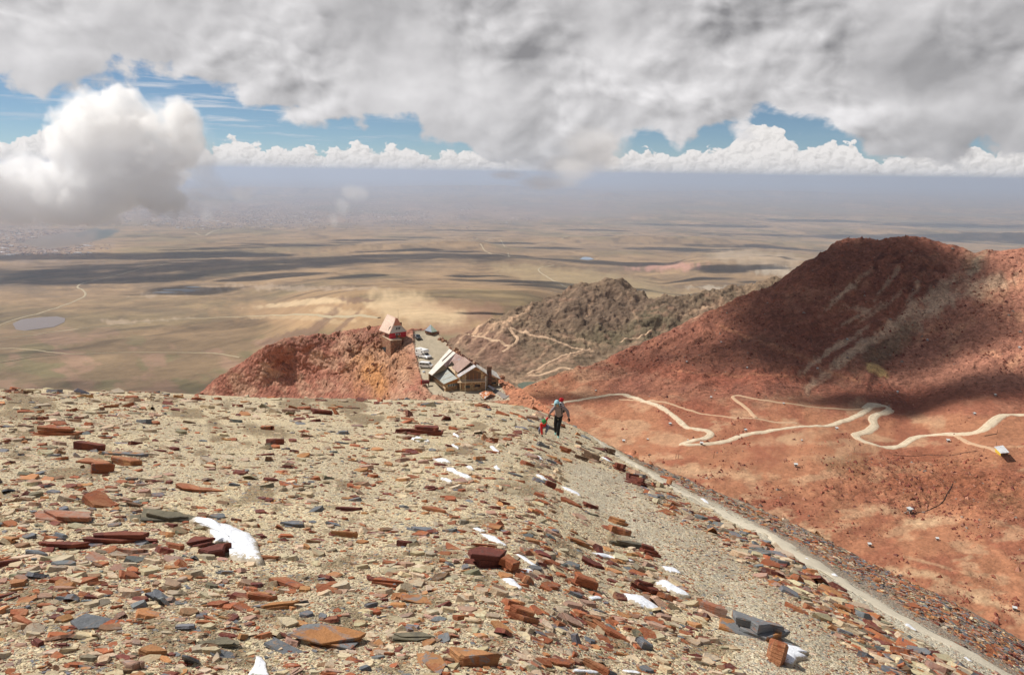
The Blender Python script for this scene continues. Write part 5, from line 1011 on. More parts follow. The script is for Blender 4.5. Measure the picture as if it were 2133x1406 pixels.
def stone_mat(name, c1, c2, c3, size=.45):
    m = bpy.data.materials.new(name); m.use_nodes = True; nt = m.node_tree; bs = nt.nodes['Principled BSDF']; bs.inputs['Roughness'].default_value = .9; bs.inputs['Specular IOR Level'].default_value = .15
    g = nt.nodes.new('ShaderNodeNewGeometry').outputs['Position']; v = voro(nt, g, 1 / size, 'F1', 'Color'); sp = nt.nodes.new('ShaderNodeSeparateColor'); nt.links.new(v, sp.inputs[0]); r = E(nt, sp.outputs[0]); e = voro(nt, g, 1 / size, 'DISTANCE_TO_EDGE')
    a = mixc(nt, r.step(.4, .6), c1, c2); a = mixc(nt, E(nt, sp.outputs[1]).step(.7, .8), a, c3); k = .6 + r * .5 + (noise(nt, g, 6, 4, .6) - .5) * .4; a = mixc(nt, 1.0, a, comb_col(nt, k, k, k), 'MULTIPLY'); a = mixc(nt, (1.0 - e.step(0, .07)) * .6, a, (.12, .09, .06))
    nt.links.new(a, bs.inputs['Base Color']); b = nt.nodes.new('ShaderNodeBump'); b.inputs['Distance'].default_value = .08; nt.links.new(e.mn(.15).k, b.inputs['Height']); nt.links.new(b.outputs[0], bs.inputs['Normal']); return m
def sheet_mat(name, c, c2, axis_scale=(6, .25, .25), rough=.6, metal=.1):
    m = bpy.data.materials.new(name); m.use_nodes = True; nt = m.node_tree; bs = nt.nodes['Principled BSDF']; bs.inputs['Roughness'].default_value = rough; bs.inputs['Metallic'].default_value = metal
    g = nt.nodes.new('ShaderNodeNewGeometry').outputs['Position']; p = noise(nt, g, .55, 5, .7, .5); mp = nt.nodes.new('ShaderNodeMapping'); mp.inputs['Rotation'].default_value = (0, 0, .7); mp.inputs['Scale'].default_value = axis_scale; nt.links.new(g, mp.inputs[0])
    w = noise(nt, mp.outputs[0], 1.0, 2, .5); a = mixc(nt, p.step(.5, .62), c, c2); k = .86 + (w - .5) * .7 + (noise(nt, g, 4, 4, .6) - .5) * .25; nt.links.new(mixc(nt, 1.0, a, comb_col(nt, k, k, k), 'MULTIPLY'), bs.inputs['Base Color'])
    b = nt.nodes.new('ShaderNodeBump'); b.inputs['Distance'].default_value = .06; nt.links.new(w.k, b.inputs['Height']); nt.links.new(b.outputs[0], bs.inputs['Normal']); return m
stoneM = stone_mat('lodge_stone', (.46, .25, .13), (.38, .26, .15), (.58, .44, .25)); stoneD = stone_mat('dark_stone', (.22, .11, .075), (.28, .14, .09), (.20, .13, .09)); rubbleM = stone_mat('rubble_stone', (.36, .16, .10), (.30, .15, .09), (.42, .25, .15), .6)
whiteR = sheet_mat('white_sheet_roof', (.80, .74, .64), (.66, .60, .53)); pinkR = sheet_mat('rusty_pink_roof', (.46, .29, .24), (.50, .42, .39)); brownR = sheet_mat('brown_roof', (.33, .205, .155), (.40, .26, .21)); greyR = sheet_mat('grey_green_roof', (.44, .46, .42), (.52, .52, .45)); silverR = sheet_mat('silver_roof', (.52, .50, .50), (.42, .32, .29))
woodO = sheet_mat('orange_boards', (.46, .20, .06), (.38, .15, .05), (5, 5, .1), .8, 0); beige = simple_mat('beige_render', (.55, .42, .28), .9, .2, var=.15, scale=1.2); glassD = simple_mat('dark_glass', (.02, .022, .025), .15, .6, var=.1); whiteP = simple_mat('white_paint', (.78, .77, .74), .7, .3, var=.06); redP = simple_mat('red_plaster', (.42, .035, .045), .85, .2, var=.2, scale=1.2)
metalG = simple_mat('grey_steel', (.35, .35, .36), .5, .4, .4); black = simple_mat('rubber_and_opening_black', (.02, .02, .022), .8, .3); tyre = simple_mat('tyre_rubber', (.025, .025, .027), .85, .3); woodD = simple_mat('weathered_wood', (.13, .085, .06), .9, .2, var=.2, scale=5)

Z0 = S1(spur.S, 960, 800)[2]
def lodge():
    Q = lambda u, v: (860 + u / 10.045, 700 + v / 10.045); P = lambda u, v, h: pz(*Q(u, v), Z0 + h); dn = (0, 0, -1)
    r = root('lodge', P(1250, 1150, 0), 'large stone mountain lodge with white, pink and brown sheet metal roofs', 'lodge')
    def part(name, pts, t, mat, d=None, par=None):
        o = prism(name, pts, t, mat, None, d); keep(o, r)
        if par: o.parent = par; o.matrix_parent_inverse = Matrix.Identity(4)
        return o
    a0, b0 = P(1000, 1158, 0), P(1548, 1132, 0); F = vp(a0, b0); f = lambda u, v: F(*Q(u, v))
    ap, el_, er = f(1312, 640), f(1000, 835), f(1548, 800); back = P(1190, 560, 0) - P(1300, 1000, 0); back = np.array([-.35, 1, 0]); back = back / np.linalg.norm(back)
    ww = (b0 - a0) / np.linalg.norm(b0 - a0); fn = np.array([ww[1], -ww[0], 0]); fn = fn if fn @ a0 < 0 else -fn
    wall = part('front_wall', [a0, b0, er, ap, el_], .4, stoneM)
    for k, (x0, x1, y0, y1) in enumerate([(1100, 1195, 1030, 1085), (1292, 1405, 1008, 1062)]):
        w = part('window', [f(x0, y0) + fn * .03, f(x1, y0 - 3) + fn * .03, f(x1, y1 - 3) + fn * .03, f(x0, y1) + fn * .03], .05, glassD, None, wall)
        part('frame', [f(x0 - 4, y1 + 2) + fn * .06, f(x1 + 4, y1 - 1) + fn * .06, f(x1 + 4, y1 + 6) + fn * .06, f(x0 - 4, y1 + 8) + fn * .06], .1, woodD, None, wall)
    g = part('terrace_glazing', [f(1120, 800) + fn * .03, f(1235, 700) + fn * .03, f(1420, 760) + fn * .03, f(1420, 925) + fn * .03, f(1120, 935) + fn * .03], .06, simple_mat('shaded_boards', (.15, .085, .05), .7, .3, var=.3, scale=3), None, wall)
    for x in (1180, 1260, 1340): part('mullion', [f(x, 780) + fn * .07, f(x + 7, 780) + fn * .07, f(x + 7, 930) + fn * .07, f(x, 930) + fn * .07], .05, woodO, None, wall)
    bal = part('balcony', [f(935, 950) + fn * 1.0, f(1500, 925) + fn * 1.0, f(1500, 925), f(935, 950)], .25, beige, dn)
    for s in np.linspace(945, 1490, 13): part('baluster', [f(s, 905) + fn * .95, f(s + 4, 905) + fn * .95, f(s + 4, 945) + fn * .95, f(s, 945) + fn * .95], .05, metalG, None, bal)
    part('rail', [f(940, 902) + fn * .96, f(1495, 878) + fn * .96, f(1495, 884) + fn * .96, f(940, 908) + fn * .96], .06, metalG, None, bal)
    D1 = back * 5.0; up = np.array([0, 0, .25]); over = fn * .7
    nl = el_ + (el_ - ap) * .14 + up + over; nr = er + (er - ap) * .05 + up + over; na = ap + up + over
    part('roof', [na, nl, nl + D1 * .45, na + D1 * .45], .16, silverR, dn); part('roof', [na, na + D1 * .45, nr + D1 * .45, nr], .16, silverR, dn)
    ld = P(940, 765, 4.9); top = P(1208, 545, 7.7); rd = P(1325, 625, 6.9); bk = back * 6.5
    part('roof', [top, ld, ld + bk, top + bk], .18, brownR, dn); part('roof', [top, top + bk, rd + bk * .8 + (rd - top) * .1, rd], .18, brownR, dn)
    part('gable_end', [top - np.array([0, 0, .25]) + back * .6, ld + back * .6 - np.array([0, 0, .25]), ld + back * .6 + np.array([1.5, 0, -2.4]), rd + back * .6 - np.array([0, 0, 2.6]), rd + back * .6 - np.array([0, 0, .25])], .2, woodD)
    # side walls of the front block
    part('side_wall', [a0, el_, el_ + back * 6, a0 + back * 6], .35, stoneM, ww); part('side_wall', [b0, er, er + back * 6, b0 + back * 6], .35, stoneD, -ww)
    # long rear hall with the white roof strip
    A, B, C, D = P(325, 768, 2.6), P(762, 268, 2.6), P(895, 352, 4.7), P(405, 812, 4.2)
    part('roof', [A, B, C, D], .2, whiteR, dn); m = lambda p, q, t: p + (q - p) * t
    part('roof_gutter', [m(A, D, .55) + m(A * 0, B - A, .5) + np.array([0, 0, .06]), m(B, C, .5) + np.array([0, 0, .06]), m(B, C, .62) + np.array([0, 0, .06]), m(A, D, .66) + m(A * 0, B - A, .5) + np.array([0, 0, .06])], .05, woodD)
    part('roof', [C + np.array([0, 0, -.1]), P(980, 402, 4.6), P(1110, 470, 4.2), P(1040, 525, 4.0), P(820, 520, 4.0), P(702, 655, 3.4), P(638, 598, 4.45)], .15, pinkR, dn)
    part('roof', [P(820, 522, 4.2), P(1030, 518, 6.3), P(945, 720, 4.7), P(900, 640, 4.3)], .15, brownR, dn)
    part('gable_end', [P(410, 812, 4.0), P(640, 604, 4.4), P(704, 660, 3.4), P(700, 700, 3.1), P(430, 815, 3.7)], .2, simple_mat('tan_boards', (.27, .205, .125), .9, .2, var=.15, scale=2))
    part('rear_wall', [A - np.array([0, 0, .3]) + back * .0, B - np.array([0, 0, .3]), np.r_[B[:2], Z0], np.r_[A[:2], Z0]], .3, stoneM, (.7, -.7, 0))
    part('rear_wall', [P(980, 402, 4.4), P(1110, 470, 4.0), np.r_[P(1110, 470, 4.0)[:2], Z0 - 2], np.r_[P(980, 402, 4.4)[:2], Z0 - 2]], .3, stoneD, (-.5, -.5, 0))
    part('upper_wall', [P(740, 645, 3.3), P(822, 628, 3.4), P(945, 735, 3.8), P(935, 800, 3.1), P(900, 815, 2.9)], .5, beige)
    # low wing with the grey green roof
    a, b, c, d = P(408, 802, 2.1), P(698, 682, 3.0), P(935, 885, 3.0), P(650, 1000, 2.35); part('roof', [a, b, c, d], .15, greyR, dn)
    for s in (.35, .7): part('roof_lap', [m(a, d, s) + (0, 0, .04), m(b, c, s) + (0, 0, .04), m(b, c, s + .012) + (0, 0, .04), m(a, d, s + .012) + (0, 0, .04)], .05, beige)
    g0, g1, g2 = P(684, 1158, 0), P(1000, 1112, 0), P(408, 905, 0); H_ = vp(g0, g1); h = lambda u, v: H_(*Q(u, v)); H2 = vp(g2, g0); h2 = lambda u, v: H2(*Q(u, v))
    fw = part('front_wall', [g0, g1, h(1000, 880), h(680, 1000)], .3, stoneM); fm = lambda u, v, e=.03: h(u, v) + fn * e
    part('boarding', [fm(682, 992), fm(985, 872), fm(985, 955), fm(684, 1018)], .05, woodO, None, fw); part('window', [fm(728, 1012, .05), fm(925, 982, .05), fm(925, 1030, .05), fm(732, 1062, .05)], .05, simple_mat('bright_glass', (.09, .11, .11), .1, .8), None, fw)
    for x in (775, 825, 875): part('mullion', [fm(x, 1006, .08), fm(x + 5, 1005, .08), fm(x + 5, 1050, .08), fm(x, 1051, .08)], .04, whiteP, None, fw)
    part('door', [fm(930, 990), fm(985, 982), fm(985, 1108), fm(930, 1116)], .05, woodD, None, fw)
    sw = part('side_wall', [g2, g0, h2(678, 1005), h2(400, 850)], .3, simple_mat('side_boards', (.33, .20, .11), .9, .2, var=.25, scale=2)); sn = np.array([-.8, -.6, 0])
    part('trim', [h2(408, 905) + sn * .1, h2(684, 1085) + sn * .1, h2(684, 1108) + sn * .1, h2(408, 930) + sn * .1], .08, beige, None, sw); part('trim', [h2(404, 870) + sn * .1, h2(500, 935) + sn * .1, h2(500, 945) + sn * .1, h2(404, 880) + sn * .1], .08, beige, None, sw)
    # chimney and right-hand wing
    k = lambda u, v, h_: P(u, v, h_); cb = P(1598, 1062, 0); ch = BM().box((0, 0, 2.9), (1.25, 1.25, 5.8)).box((0, 0, 5.9), (1.4, 1.4, .25)).out('chimney', stoneD); ch.location = cb; keep(ch, r)
    wa, wb = P(1648, 1098, -.6), P(1785, 1088, -.6); Wp = vp(wa, wb); w = lambda u, v, e=0: Wp(*Q(u, v)) + fn * e
    wr = part('wing_wall', [wa, wb, w(1795, 905), w(1648, 830)], .3, stoneM); part('window', [w(1652, 965, .04), w(1742, 958, .04), w(1742, 998, .04), w(1655, 1005, .04)], .05, glassD, None, wr); part('window', [w(1650, 872, .04), w(1740, 898, .04), w(1700, 905, .04), w(1650, 900, .04)], .05, glassD, None, wr)
    e0, e1 = w(1640, 792, .5), w(1832, 892, .5); part('roof', [e0, e1, e1 + back * 4 + (0, 0, 1.0), e0 + back * 4 + (0, 0, 1.2)], .15, whiteR, dn); j0, j1 = P(1332, 582, 6.7), P(1545, 716, 5.2)
    part('roof', [j0, j1, j1 + np.array([.1, -.8, -.9]), j0 + np.array([.0, -.6, -.7])], .15, whiteR, dn)
    lean = part('stair_roof', [P(1560, 1040, 1.2), P(1600, 1030, 1.2), P(1720, 1090, .8), P(1690, 1130, .8)], .12, silverR, dn)
    dr = BM().cyl((0, 0, 0), (0, 0, 4.2), .1).out('drainpipe', whiteP); dr.location = f(1520, 1140) + fn * .15; keep(dr, r)
    return r
lodge()
def hut_orange():
    Q = lambda u, v: (860 + u / 10.045, 700 + v / 10.045); z = Z0 - 1.2; P = lambda u, v, h: pz(*Q(u, v), z + h); r = root('stone_hut', P(1550, 1330, 0), 'little stone hut with a patched orange and white roof in front of the lodge', 'hut'); dn = (0, 0, -1)
    mt = stone_mat('patched_tiles', (.55, .17, .06), (.60, .24, .10), (.66, .60, .55), .5)
    A, B, C, D, E_, F_ = P(1385, 1195, 1.6), P(1510, 1138, 2.0), P(1622, 1208, 2.5), P(1500, 1312, 2.0), P(1640, 1140, 1.9), P(1742, 1245, 1.4)
    for n_, p in (('roof', [A, B, C, D]), ('roof', [B, E_, F_, C])): keep(prism(n_, p, .12, mt, None, dn), r)
    lo = lambda p, k=2.2: np.r_[p[:2], z - .5]
    keep(prism('front_wall', [D + (0, .1, -.15), C + (0, .1, -.2), F_ + (0, .1, -.15), lo(F_), lo(D)], .3, stoneD), r); keep(prism('side_wall', [A + (.1, 0, -.15), D + (.1, 0, -.15), lo(D), lo(A)], .3, rubbleM), r)
hut_orange()
def red_house():
    Q = lambda u, v: (780 + u / 15.625, 650 + v / 15.625); zp = S1(spur.S, 818, 704)[2] + .9; P = lambda u, v, h: pz(*Q(u, v), zp + h); dn = (0, 0, -1)
    r = root('red_house', P(760, 850, 0), 'small house with dark red walls and a steep pale pink roof on a stone base', 'house'); pp = lambda n_, p, t, m_, d=None: keep(prism(n_, p, t, m_, None, d), r)
    f0, f1, s0 = P(500, 880, 0), P(1030, 800, 0), P(328, 790, 0); V = vp(f0, f1); f = lambda u, v: V(*Q(u, v)); V2 = vp(s0, f0); s = lambda u, v: V2(*Q(u, v)); fn = np.cross(f1 - f0, (0, 0, 1)); fn /= np.linalg.norm(fn); bk = (s0 - f0); bk[2] = 0; bu = bk / np.linalg.norm(bk)
    ey0, ey1 = f(488, 700), f(1032, 628); pk = simple_mat('pale_pink_shingle', (.66, .47, .38), .85, .2, var=.16, scale=2, c2=(.68, .56, .44)); grey = simple_mat('pale_grey_boards', (.50, .48, .45), .85, .2, var=.15, scale=2); salmon = simple_mat('salmon_tile', (.50, .22, .15), .85, .2, var=.15, scale=2)
    wl = pp('front_wall', [f0, f1, ey1, ey0], .3, redP); pp('side_wall', [s0, f0, s(490, 702), s(330, 655)], .3, simple_mat('brown_red_wall', (.22, .085, .06), .9, .2, var=.2), (.6, .8, 0)); w2 = f1 - f0; pp('side_wall', [f1, f1 + bk, ey1 + bk, ey1], .3, redP, (-.6, .5, 0))
    g = pp('gable_wall', [ey0 + fn * .25 + (0, 0, .02), ey1 + fn * .25 + (0, 0, .02), f(862, 425), f(618, 445)], .25, grey); pp('roof_hip', [f(618, 445) + fn * .3, f(862, 425) + fn * .3, f(760, 215), f(690, 190)], .2, salmon)
    T0 = f(695, 188); up = 0; T1 = T0 + bu * np.linalg.norm(bk) * 1.6; L0 = f(462, 700) + fn * .35; L1 = P(150, 585, (L0[2] - zp)); R0 = ey1 + (ey1 - ey0) * .03 + fn * .35; M0 = f(618, 445) + fn * .3
    pp('roof', [T0, M0, L0, L1, T1], .2, pk, dn); K0 = f(862, 425) + fn * .3; pp('roof', [f(760, 212), K0, R0, R0 + (L1 - L0), T1 + (f(760, 212) - T0) * .6], .2, pk, dn)
    nv = np.cross(L0 - T0, L1 - T0); nv /= np.linalg.norm(nv); nv = nv if nv[2] > 0 else -nv; at = lambda a, b: T0 + (M0 - T0) * 0 + (L0 - T0) * a + bu * np.linalg.norm(L1 - L0) * b
    pp('dormer', [at(.86, .45) + nv * .08, at(.55, .12) + nv * .08, at(.84, .2) + nv * .08], .06, black)  # flat black panel standing for the darkness inside the dormer opening
    for name, x0, x1, y0, y1, e in (('window', 670, 835, 492, 570, .30), ('window', 685, 832, 690, 745, .04)):
        w = pp(name, [f(x0, y0 + 10) + fn * e, f(x1, y0 - 10) + fn * e, f(x1, y1 - 10) + fn * e, f(x0, y1 + 10) + fn * e], .05, glassD)
        for x in np.linspace(x0, x1, 4): mu = pp('mullion', [f(x - 5, y0 + 5) + fn * (e + .04), f(x + 5, y0 + 5) + fn * (e + .04), f(x + 5, y1) + fn * (e + .04), f(x - 5, y1) + fn * (e + .04)], .04, whiteP); mu.parent = w; mu.matrix_parent_inverse = Matrix.Identity(4)
    pp('door', [f(700, 752) + fn * .04, f(760, 744) + fn * .04, f(760, 838) + fn * .04, f(700, 846) + fn * .04], .05, woodD); pp('porch_screen', [f(765, 775) + fn * .1, f(842, 765) + fn * .1, f(842, 828) + fn * .1, f(765, 838) + fn * .1], .06, woodO)
    c = BM().box((0, 0, .4), (.55, .55, 1.1)).out('chimney', stoneD); c.location = f(880, 430) + bu * .5; keep(c, r); m_ = BM().cyl((0, 0, 0), (0, 0, 4.4), .05, .03).box((0, 0, 1.4), (.3, .05, .05)).out('mast', woodD); m_.location = f(800, 330) + bu * .8; keep(m_, r)
    # stone base
    b = root('retaining_wall', P(540, 1380, -5), 'tall rubble stone base with a dark doorway under the red house', 'wall'); b['kind'] = 'thing'; pb = lambda n_, p, t, m2, d=None: keep(prism(n_, p, t, m2, None, d), b)
    c0, c1, c2 = P(520, 912, 0), P(890, 888, 0), P(310, 792, 0); far = c1 + bk * 1.5; pb('slab', [c0, c1, far, c2 + bk * .3, c2], .3, simple_mat('pale_slab', (.62, .50, .36), .9, .2, var=.12), dn); d5 = np.array([0, 0, -6.0])
    dd = np.array([0, 0, -.31]); pb('front_wall', [c0 + dd, c1 + dd, c1 + d5, c0 + d5], .4, stoneD, (0, 1, 0)); VL = vp(c0, c0 + (c2 - c0) * 3); v = lambda u, v_: VL(*Q(u, v_))
    sw = pb('side_wall', [c0 + dd, c0 + (c2 - c0) * 1.9 + dd, c0 + (c2 - c0) * 1.9 + d5, c0 + d5], .4, rubbleM, (.5, .8, 0)); q = v(375, 1135); nrm = np.cross(c2 - c0, (0, 0, 1)); nrm /= np.linalg.norm(nrm); nrm = nrm if nrm @ c0 < 0 else -nrm
    dr = pb('doorway', [v(240, 1150) + nrm * .05, v(375, 1135) + nrm * .05, v(368, 1330) + nrm * .05, v(235, 1330) + nrm * .05], .06, black)  # unlit inside of the doorway put in as a flat black panel
red_house()
def green_hut():
    z = S1(spur.S, 890, 690)[2] + .3; P = lambda x, y, h: pz(x, y, z + h); r = root('green_hut', P(900, 692, 0), 'small green-roofed hut at the far end of the gravel yard', 'hut'); dn = (0, 0, -1); gr = sheet_mat('green_sheet', (.22, .27, .20), (.30, .28, .20)); bl = sheet_mat('blue_grey_sheet', (.20, .22, .26), (.30, .29, .28))
    a, b, c, d = P(885, 688, .6), P(897, 676, 2.6), P(911, 690, .9), P(899, 692, .6); keep(prism('roof', [a, b, d], .12, bl, None, dn), r); keep(prism('roof', [b, c, d], .12, gr, None, dn), r)
    w0, w1 = P(899, 692, .4), P(914, 691, .4); keep(prism('wall', [w0, w1, w1 - (0, 0, 2.6), w0 - (0, 0, 2.0)], 1.6, stoneD, None, (0, 1, 0)), r); keep(prism('back_wall', [a - (0, 0, .2), w0 - (0, 0, .05), w0 - (0, 0, 1), a - (0, 0, 1)], 1.0, stoneD, None, (0, 1, 0)), r)
green_hut()

def heading(p, q): d = np.array(q) - np.array(p); return math.atan2(d[1], d[0])
paintW = simple_mat('white_car_paint', (.80, .80, .79), .3, .5, var=.02); paintD = simple_mat('dark_grey_car_paint', (.045, .05, .055), .25, .6, var=.02); chrome = simple_mat('bumper_grey', (.18, .18, .19), .4, .5); lampM = simple_mat('lamp_glass', (.7, .7, .66), .15, .6); hub = simple_mat('wheel_rim', (.45, .45, .46), .35, .5, .5)
def vehicle(name, label, pts, pos, yaw, L, W, prof, wheels, wins, paint, roofthings=()):
    """prof: side outline in metres (x forward), extruded over the width with drawn-in upper edges; wins: side panes"""
    r = root(name, pos, label, 'van' if 'van' in name else ('car' if 'car' in name else 'camper'), None, yaw); bm = bmesh.new(); n = len(prof); rows = []
    for y, sc_, up in ((-W / 2, 1, 0), (-W / 2 + .12, 1.0, .0), (W / 2 - .12, 1.0, 0), (W / 2, 1, 0)):
        inner = abs(y) < W / 2 - .05; row = []
        for x, z in prof:
            zz = z if inner or z < .9 else z - .10; xx = x if inner else x * .985; yy = y * (1 - .10 * max(0, (z - .95)) / 1.2) if not inner else y * (1 - .10 * max(0, (z - .95)) / 1.2); row.append(bm.verts.new((xx, yy, zz)))
        rows.append(row)
    for a, b in zip(rows[:-1], rows[1:]):
        for i in range(n): bm.faces.new((a[i], a[(i + 1) % n], b[(i + 1) % n], b[i]))
    bm.faces.new(rows[0][::-1]); bm.faces.new(rows[-1]); bmesh.ops.recalc_face_normals(bm, faces=bm.faces); me = bpy.data.meshes.new('body'); bm.to_mesh(me); bm.free(); me.materials.append(paint); link(bpy.data.objects.new('body', me), r)
    for x in wheels:
        for s in (-1, 1):
            w = BM().cyl((x, s * (W / 2 - .16), .33), (x, s * (W / 2 + .02), .33), .33, n=20).out('wheel', tyre, r); BM().cyl((x, s * (W / 2 - .05), .33), (x, s * (W / 2 + .035), .33), .19, n=14).out('rim', hub, w)
    for k, (x0, x1, x2, x3, z0, z1) in enumerate(wins):
        for s in (-1, 1):
            y0 = s * (W / 2 * (1 - .10 * max(0, z0 - .95) / 1.2) + .008); y1 = s * (W / 2 * (1 - .10 * max(0, z1 - .95) / 1.2) + .008); b = BM(); b.poly([(x0, y0, z0), (x1, y0, z0), (x2, y1, z1), (x3, y1, z1)], (0, -s * .03, 0)); b.out('window', glassD, r)
    return r
zy = lambda px, py: S1(spur.S, px, py)
def park(name, label, p0, p1, *a, **k):
    A, B = zy(*p0), zy(*p1); c = (A + B) / 2; c[2] = zy((p0[0] + p1[0]) / 2, (p0[1] + p1[1]) / 2)[2] + .05; return vehicle(name, label, None, c, heading(A, B), *a, **k)
v = park('white_van', 'short white minivan parked nearest to the lodge', (876, 767), (899, 767), 4.2, 1.75, [(-2.1, .3), (-2.12, .9), (-2.0, 1.75), (-1.8, 1.88), (.8, 1.88), (1.1, 1.8), (1.65, 1.15), (2.08, .95), (2.12, .35)], (-1.3, 1.3), [(-1.85, -1.0, -1.0, -1.75, 1.1, 1.62), (-.92, -.02, -.02, -.92, 1.1, 1.62), (.06, 1.42, 1.02, .06, 1.1, 1.62)], paintW)
BM().poly([(1.62, -.7, 1.2), (1.62, .7, 1.2), (1.16, .64, 1.76), (1.16, -.64, 1.76)], (.02, 0, .02)).out('windscreen', glassD, v)
for s in (-.6, .6): BM().box((2.08, s, .78), (.08, .3, .16)).out('headlight', lampM, v)
BM().box((2.1, 0, .45), (.12, 1.6, .18)).out('bumper', chrome, v)
v = park('camper_truck', 'white pickup camper with a raised cabin over its cab', (863, 745), (903, 751), 6.1, 1.95, [(-3.0, .45), (-3.02, 1.2), (.2, 1.2), (.25, 1.75), (1.25, 1.75), (1.75, 1.22), (2.85, 1.08), (3.05, .9), (3.05, .4)], (-1.6, 1.9), [(.32, .95, .95, .36, 1.22, 1.62), (1.0, 1.62, 1.28, 1.0, 1.22, 1.62)], paintW)
cab = BM().poly([(-3.1, -1.08, 1.22), (.15, -1.08, 1.22), (.18, -1.08, 1.85), (1.35, -1.08, 1.9), (1.45, -1.08, 2.35), (1.1, -1.08, 2.85), (-3.1, -1.08, 2.85)], (0, 2.16, 0)).out('camper_cabin', whiteP, v); BM().box((-2.4, -1.09, 2.1), (.7, .03, .35)).out('window', glassD, cab); BM().box((.3, -1.09, 2.2), (.6, .03, .3)).out('window', glassD, cab); BM().box((-.8, -.5, 2.9), (.7, .5, .12)).out('roof_vent', chrome, cab)
BM().poly([(1.76, -.78, 1.26), (1.76, .78, 1.26), (1.32, .7, 1.68), (1.32, -.7, 1.68)], (.02, 0, .02)).out('windscreen', glassD, v); BM().box((3.06, 0, .5), (.14, 1.85, .24)).out('bumper', chrome, v)
for s in (-.7, .7): BM().box((3.04, s, .86), (.06, .34, .18)).out('headlight', lampM, v)
v = park('dark_car', 'dark grey car parked alone high on the gravel yard', (864, 700), (875, 711), 4.4, 1.75, [(-2.15, .3), (-2.2, .8), (-2.0, .98), (-1.5, 1.02), (-1.0, 1.42), (.3, 1.45), (1.0, 1.0), (2.0, .85), (2.2, .6), (2.18, .28)], (-1.35, 1.4), [(-1.3, -.25, -.25, -1.0, 1.0, 1.32), (-.18, .8, .3, -.18, 1.0, 1.32)], paintD)
BM().poly([(.98, -.7, 1.04), (.98, .7, 1.04), (.38, .6, 1.43), (.38, -.6, 1.43)], (.02, 0, .02)).out('windscreen', glassD, v); BM().poly([(-1.5, -.7, 1.05), (-1.5, .7, 1.05), (-1.05, .6, 1.41), (-1.05, -.6, 1.41)], (-.02, 0, .02)).out('rear_window', glassD, v)
for s in (-.6, .6): BM().box((2.16, s, .66), (.08, .34, .12)).out('headlight', lampM, v)

p = zy(969, 829); o = BM().cyl((0, 0, -.5), (0, 0, 7.6), .06, .035).ball((0, 0, 7.6), .09, 1).out('flagpole', simple_mat('pale_pole', (.62, .56, .40), .6)); o.location = p; tag(o, 'thin pale bare pole standing in front of the stone lodge facade', 'pole')
p = zy(887, 806); r = root('fuel_tank', p, 'dark red tank on a low wooden frame left of the lodge', 'tank'); BM().cyl((-1.0, 0, 1.1), (1.0, 0, 1.1), .55, n=20).out('tank_body', simple_mat('dark_red_metal', (.13, .02, .02), .5, .4, var=.2), r); BM().box((-1.25, -.1, .95), (.35, .5, 1.2)).out('red_drum', simple_mat('bright_red_metal', (.5, .04, .03), .5, .4), r)
for x in (-.8, .8):
    for y in (-.4, .4): BM().box((x, y, .3), (.14, .14, .8)).out('leg', woodD, r)
p = zy(883, 776); o = BM().ball((0, 0, .25), (.5, .35, .3), 2).out('sack', simple_mat('pale_blue_sack', (.55, .60, .66), .8), None, True); o.location = p; tag(o, 'pale blue sack on the yard below the minivan', 'sack')
# stair track down the right of the lodge
P_ = lambda u, v: (860 + u / 10.045, 700 + v / 10.045)
ribbon('walkway', spur.S, [P_(1610, 1060), P_(1720, 1130), P_(1850, 1225), P_(1960, 1310)], [1.5, 1.5, 1.6], .2, simple_mat('grey_steps', (.22, .19, .17), .9, .2, var=.2, scale=2, coord='World'), step=1.2)

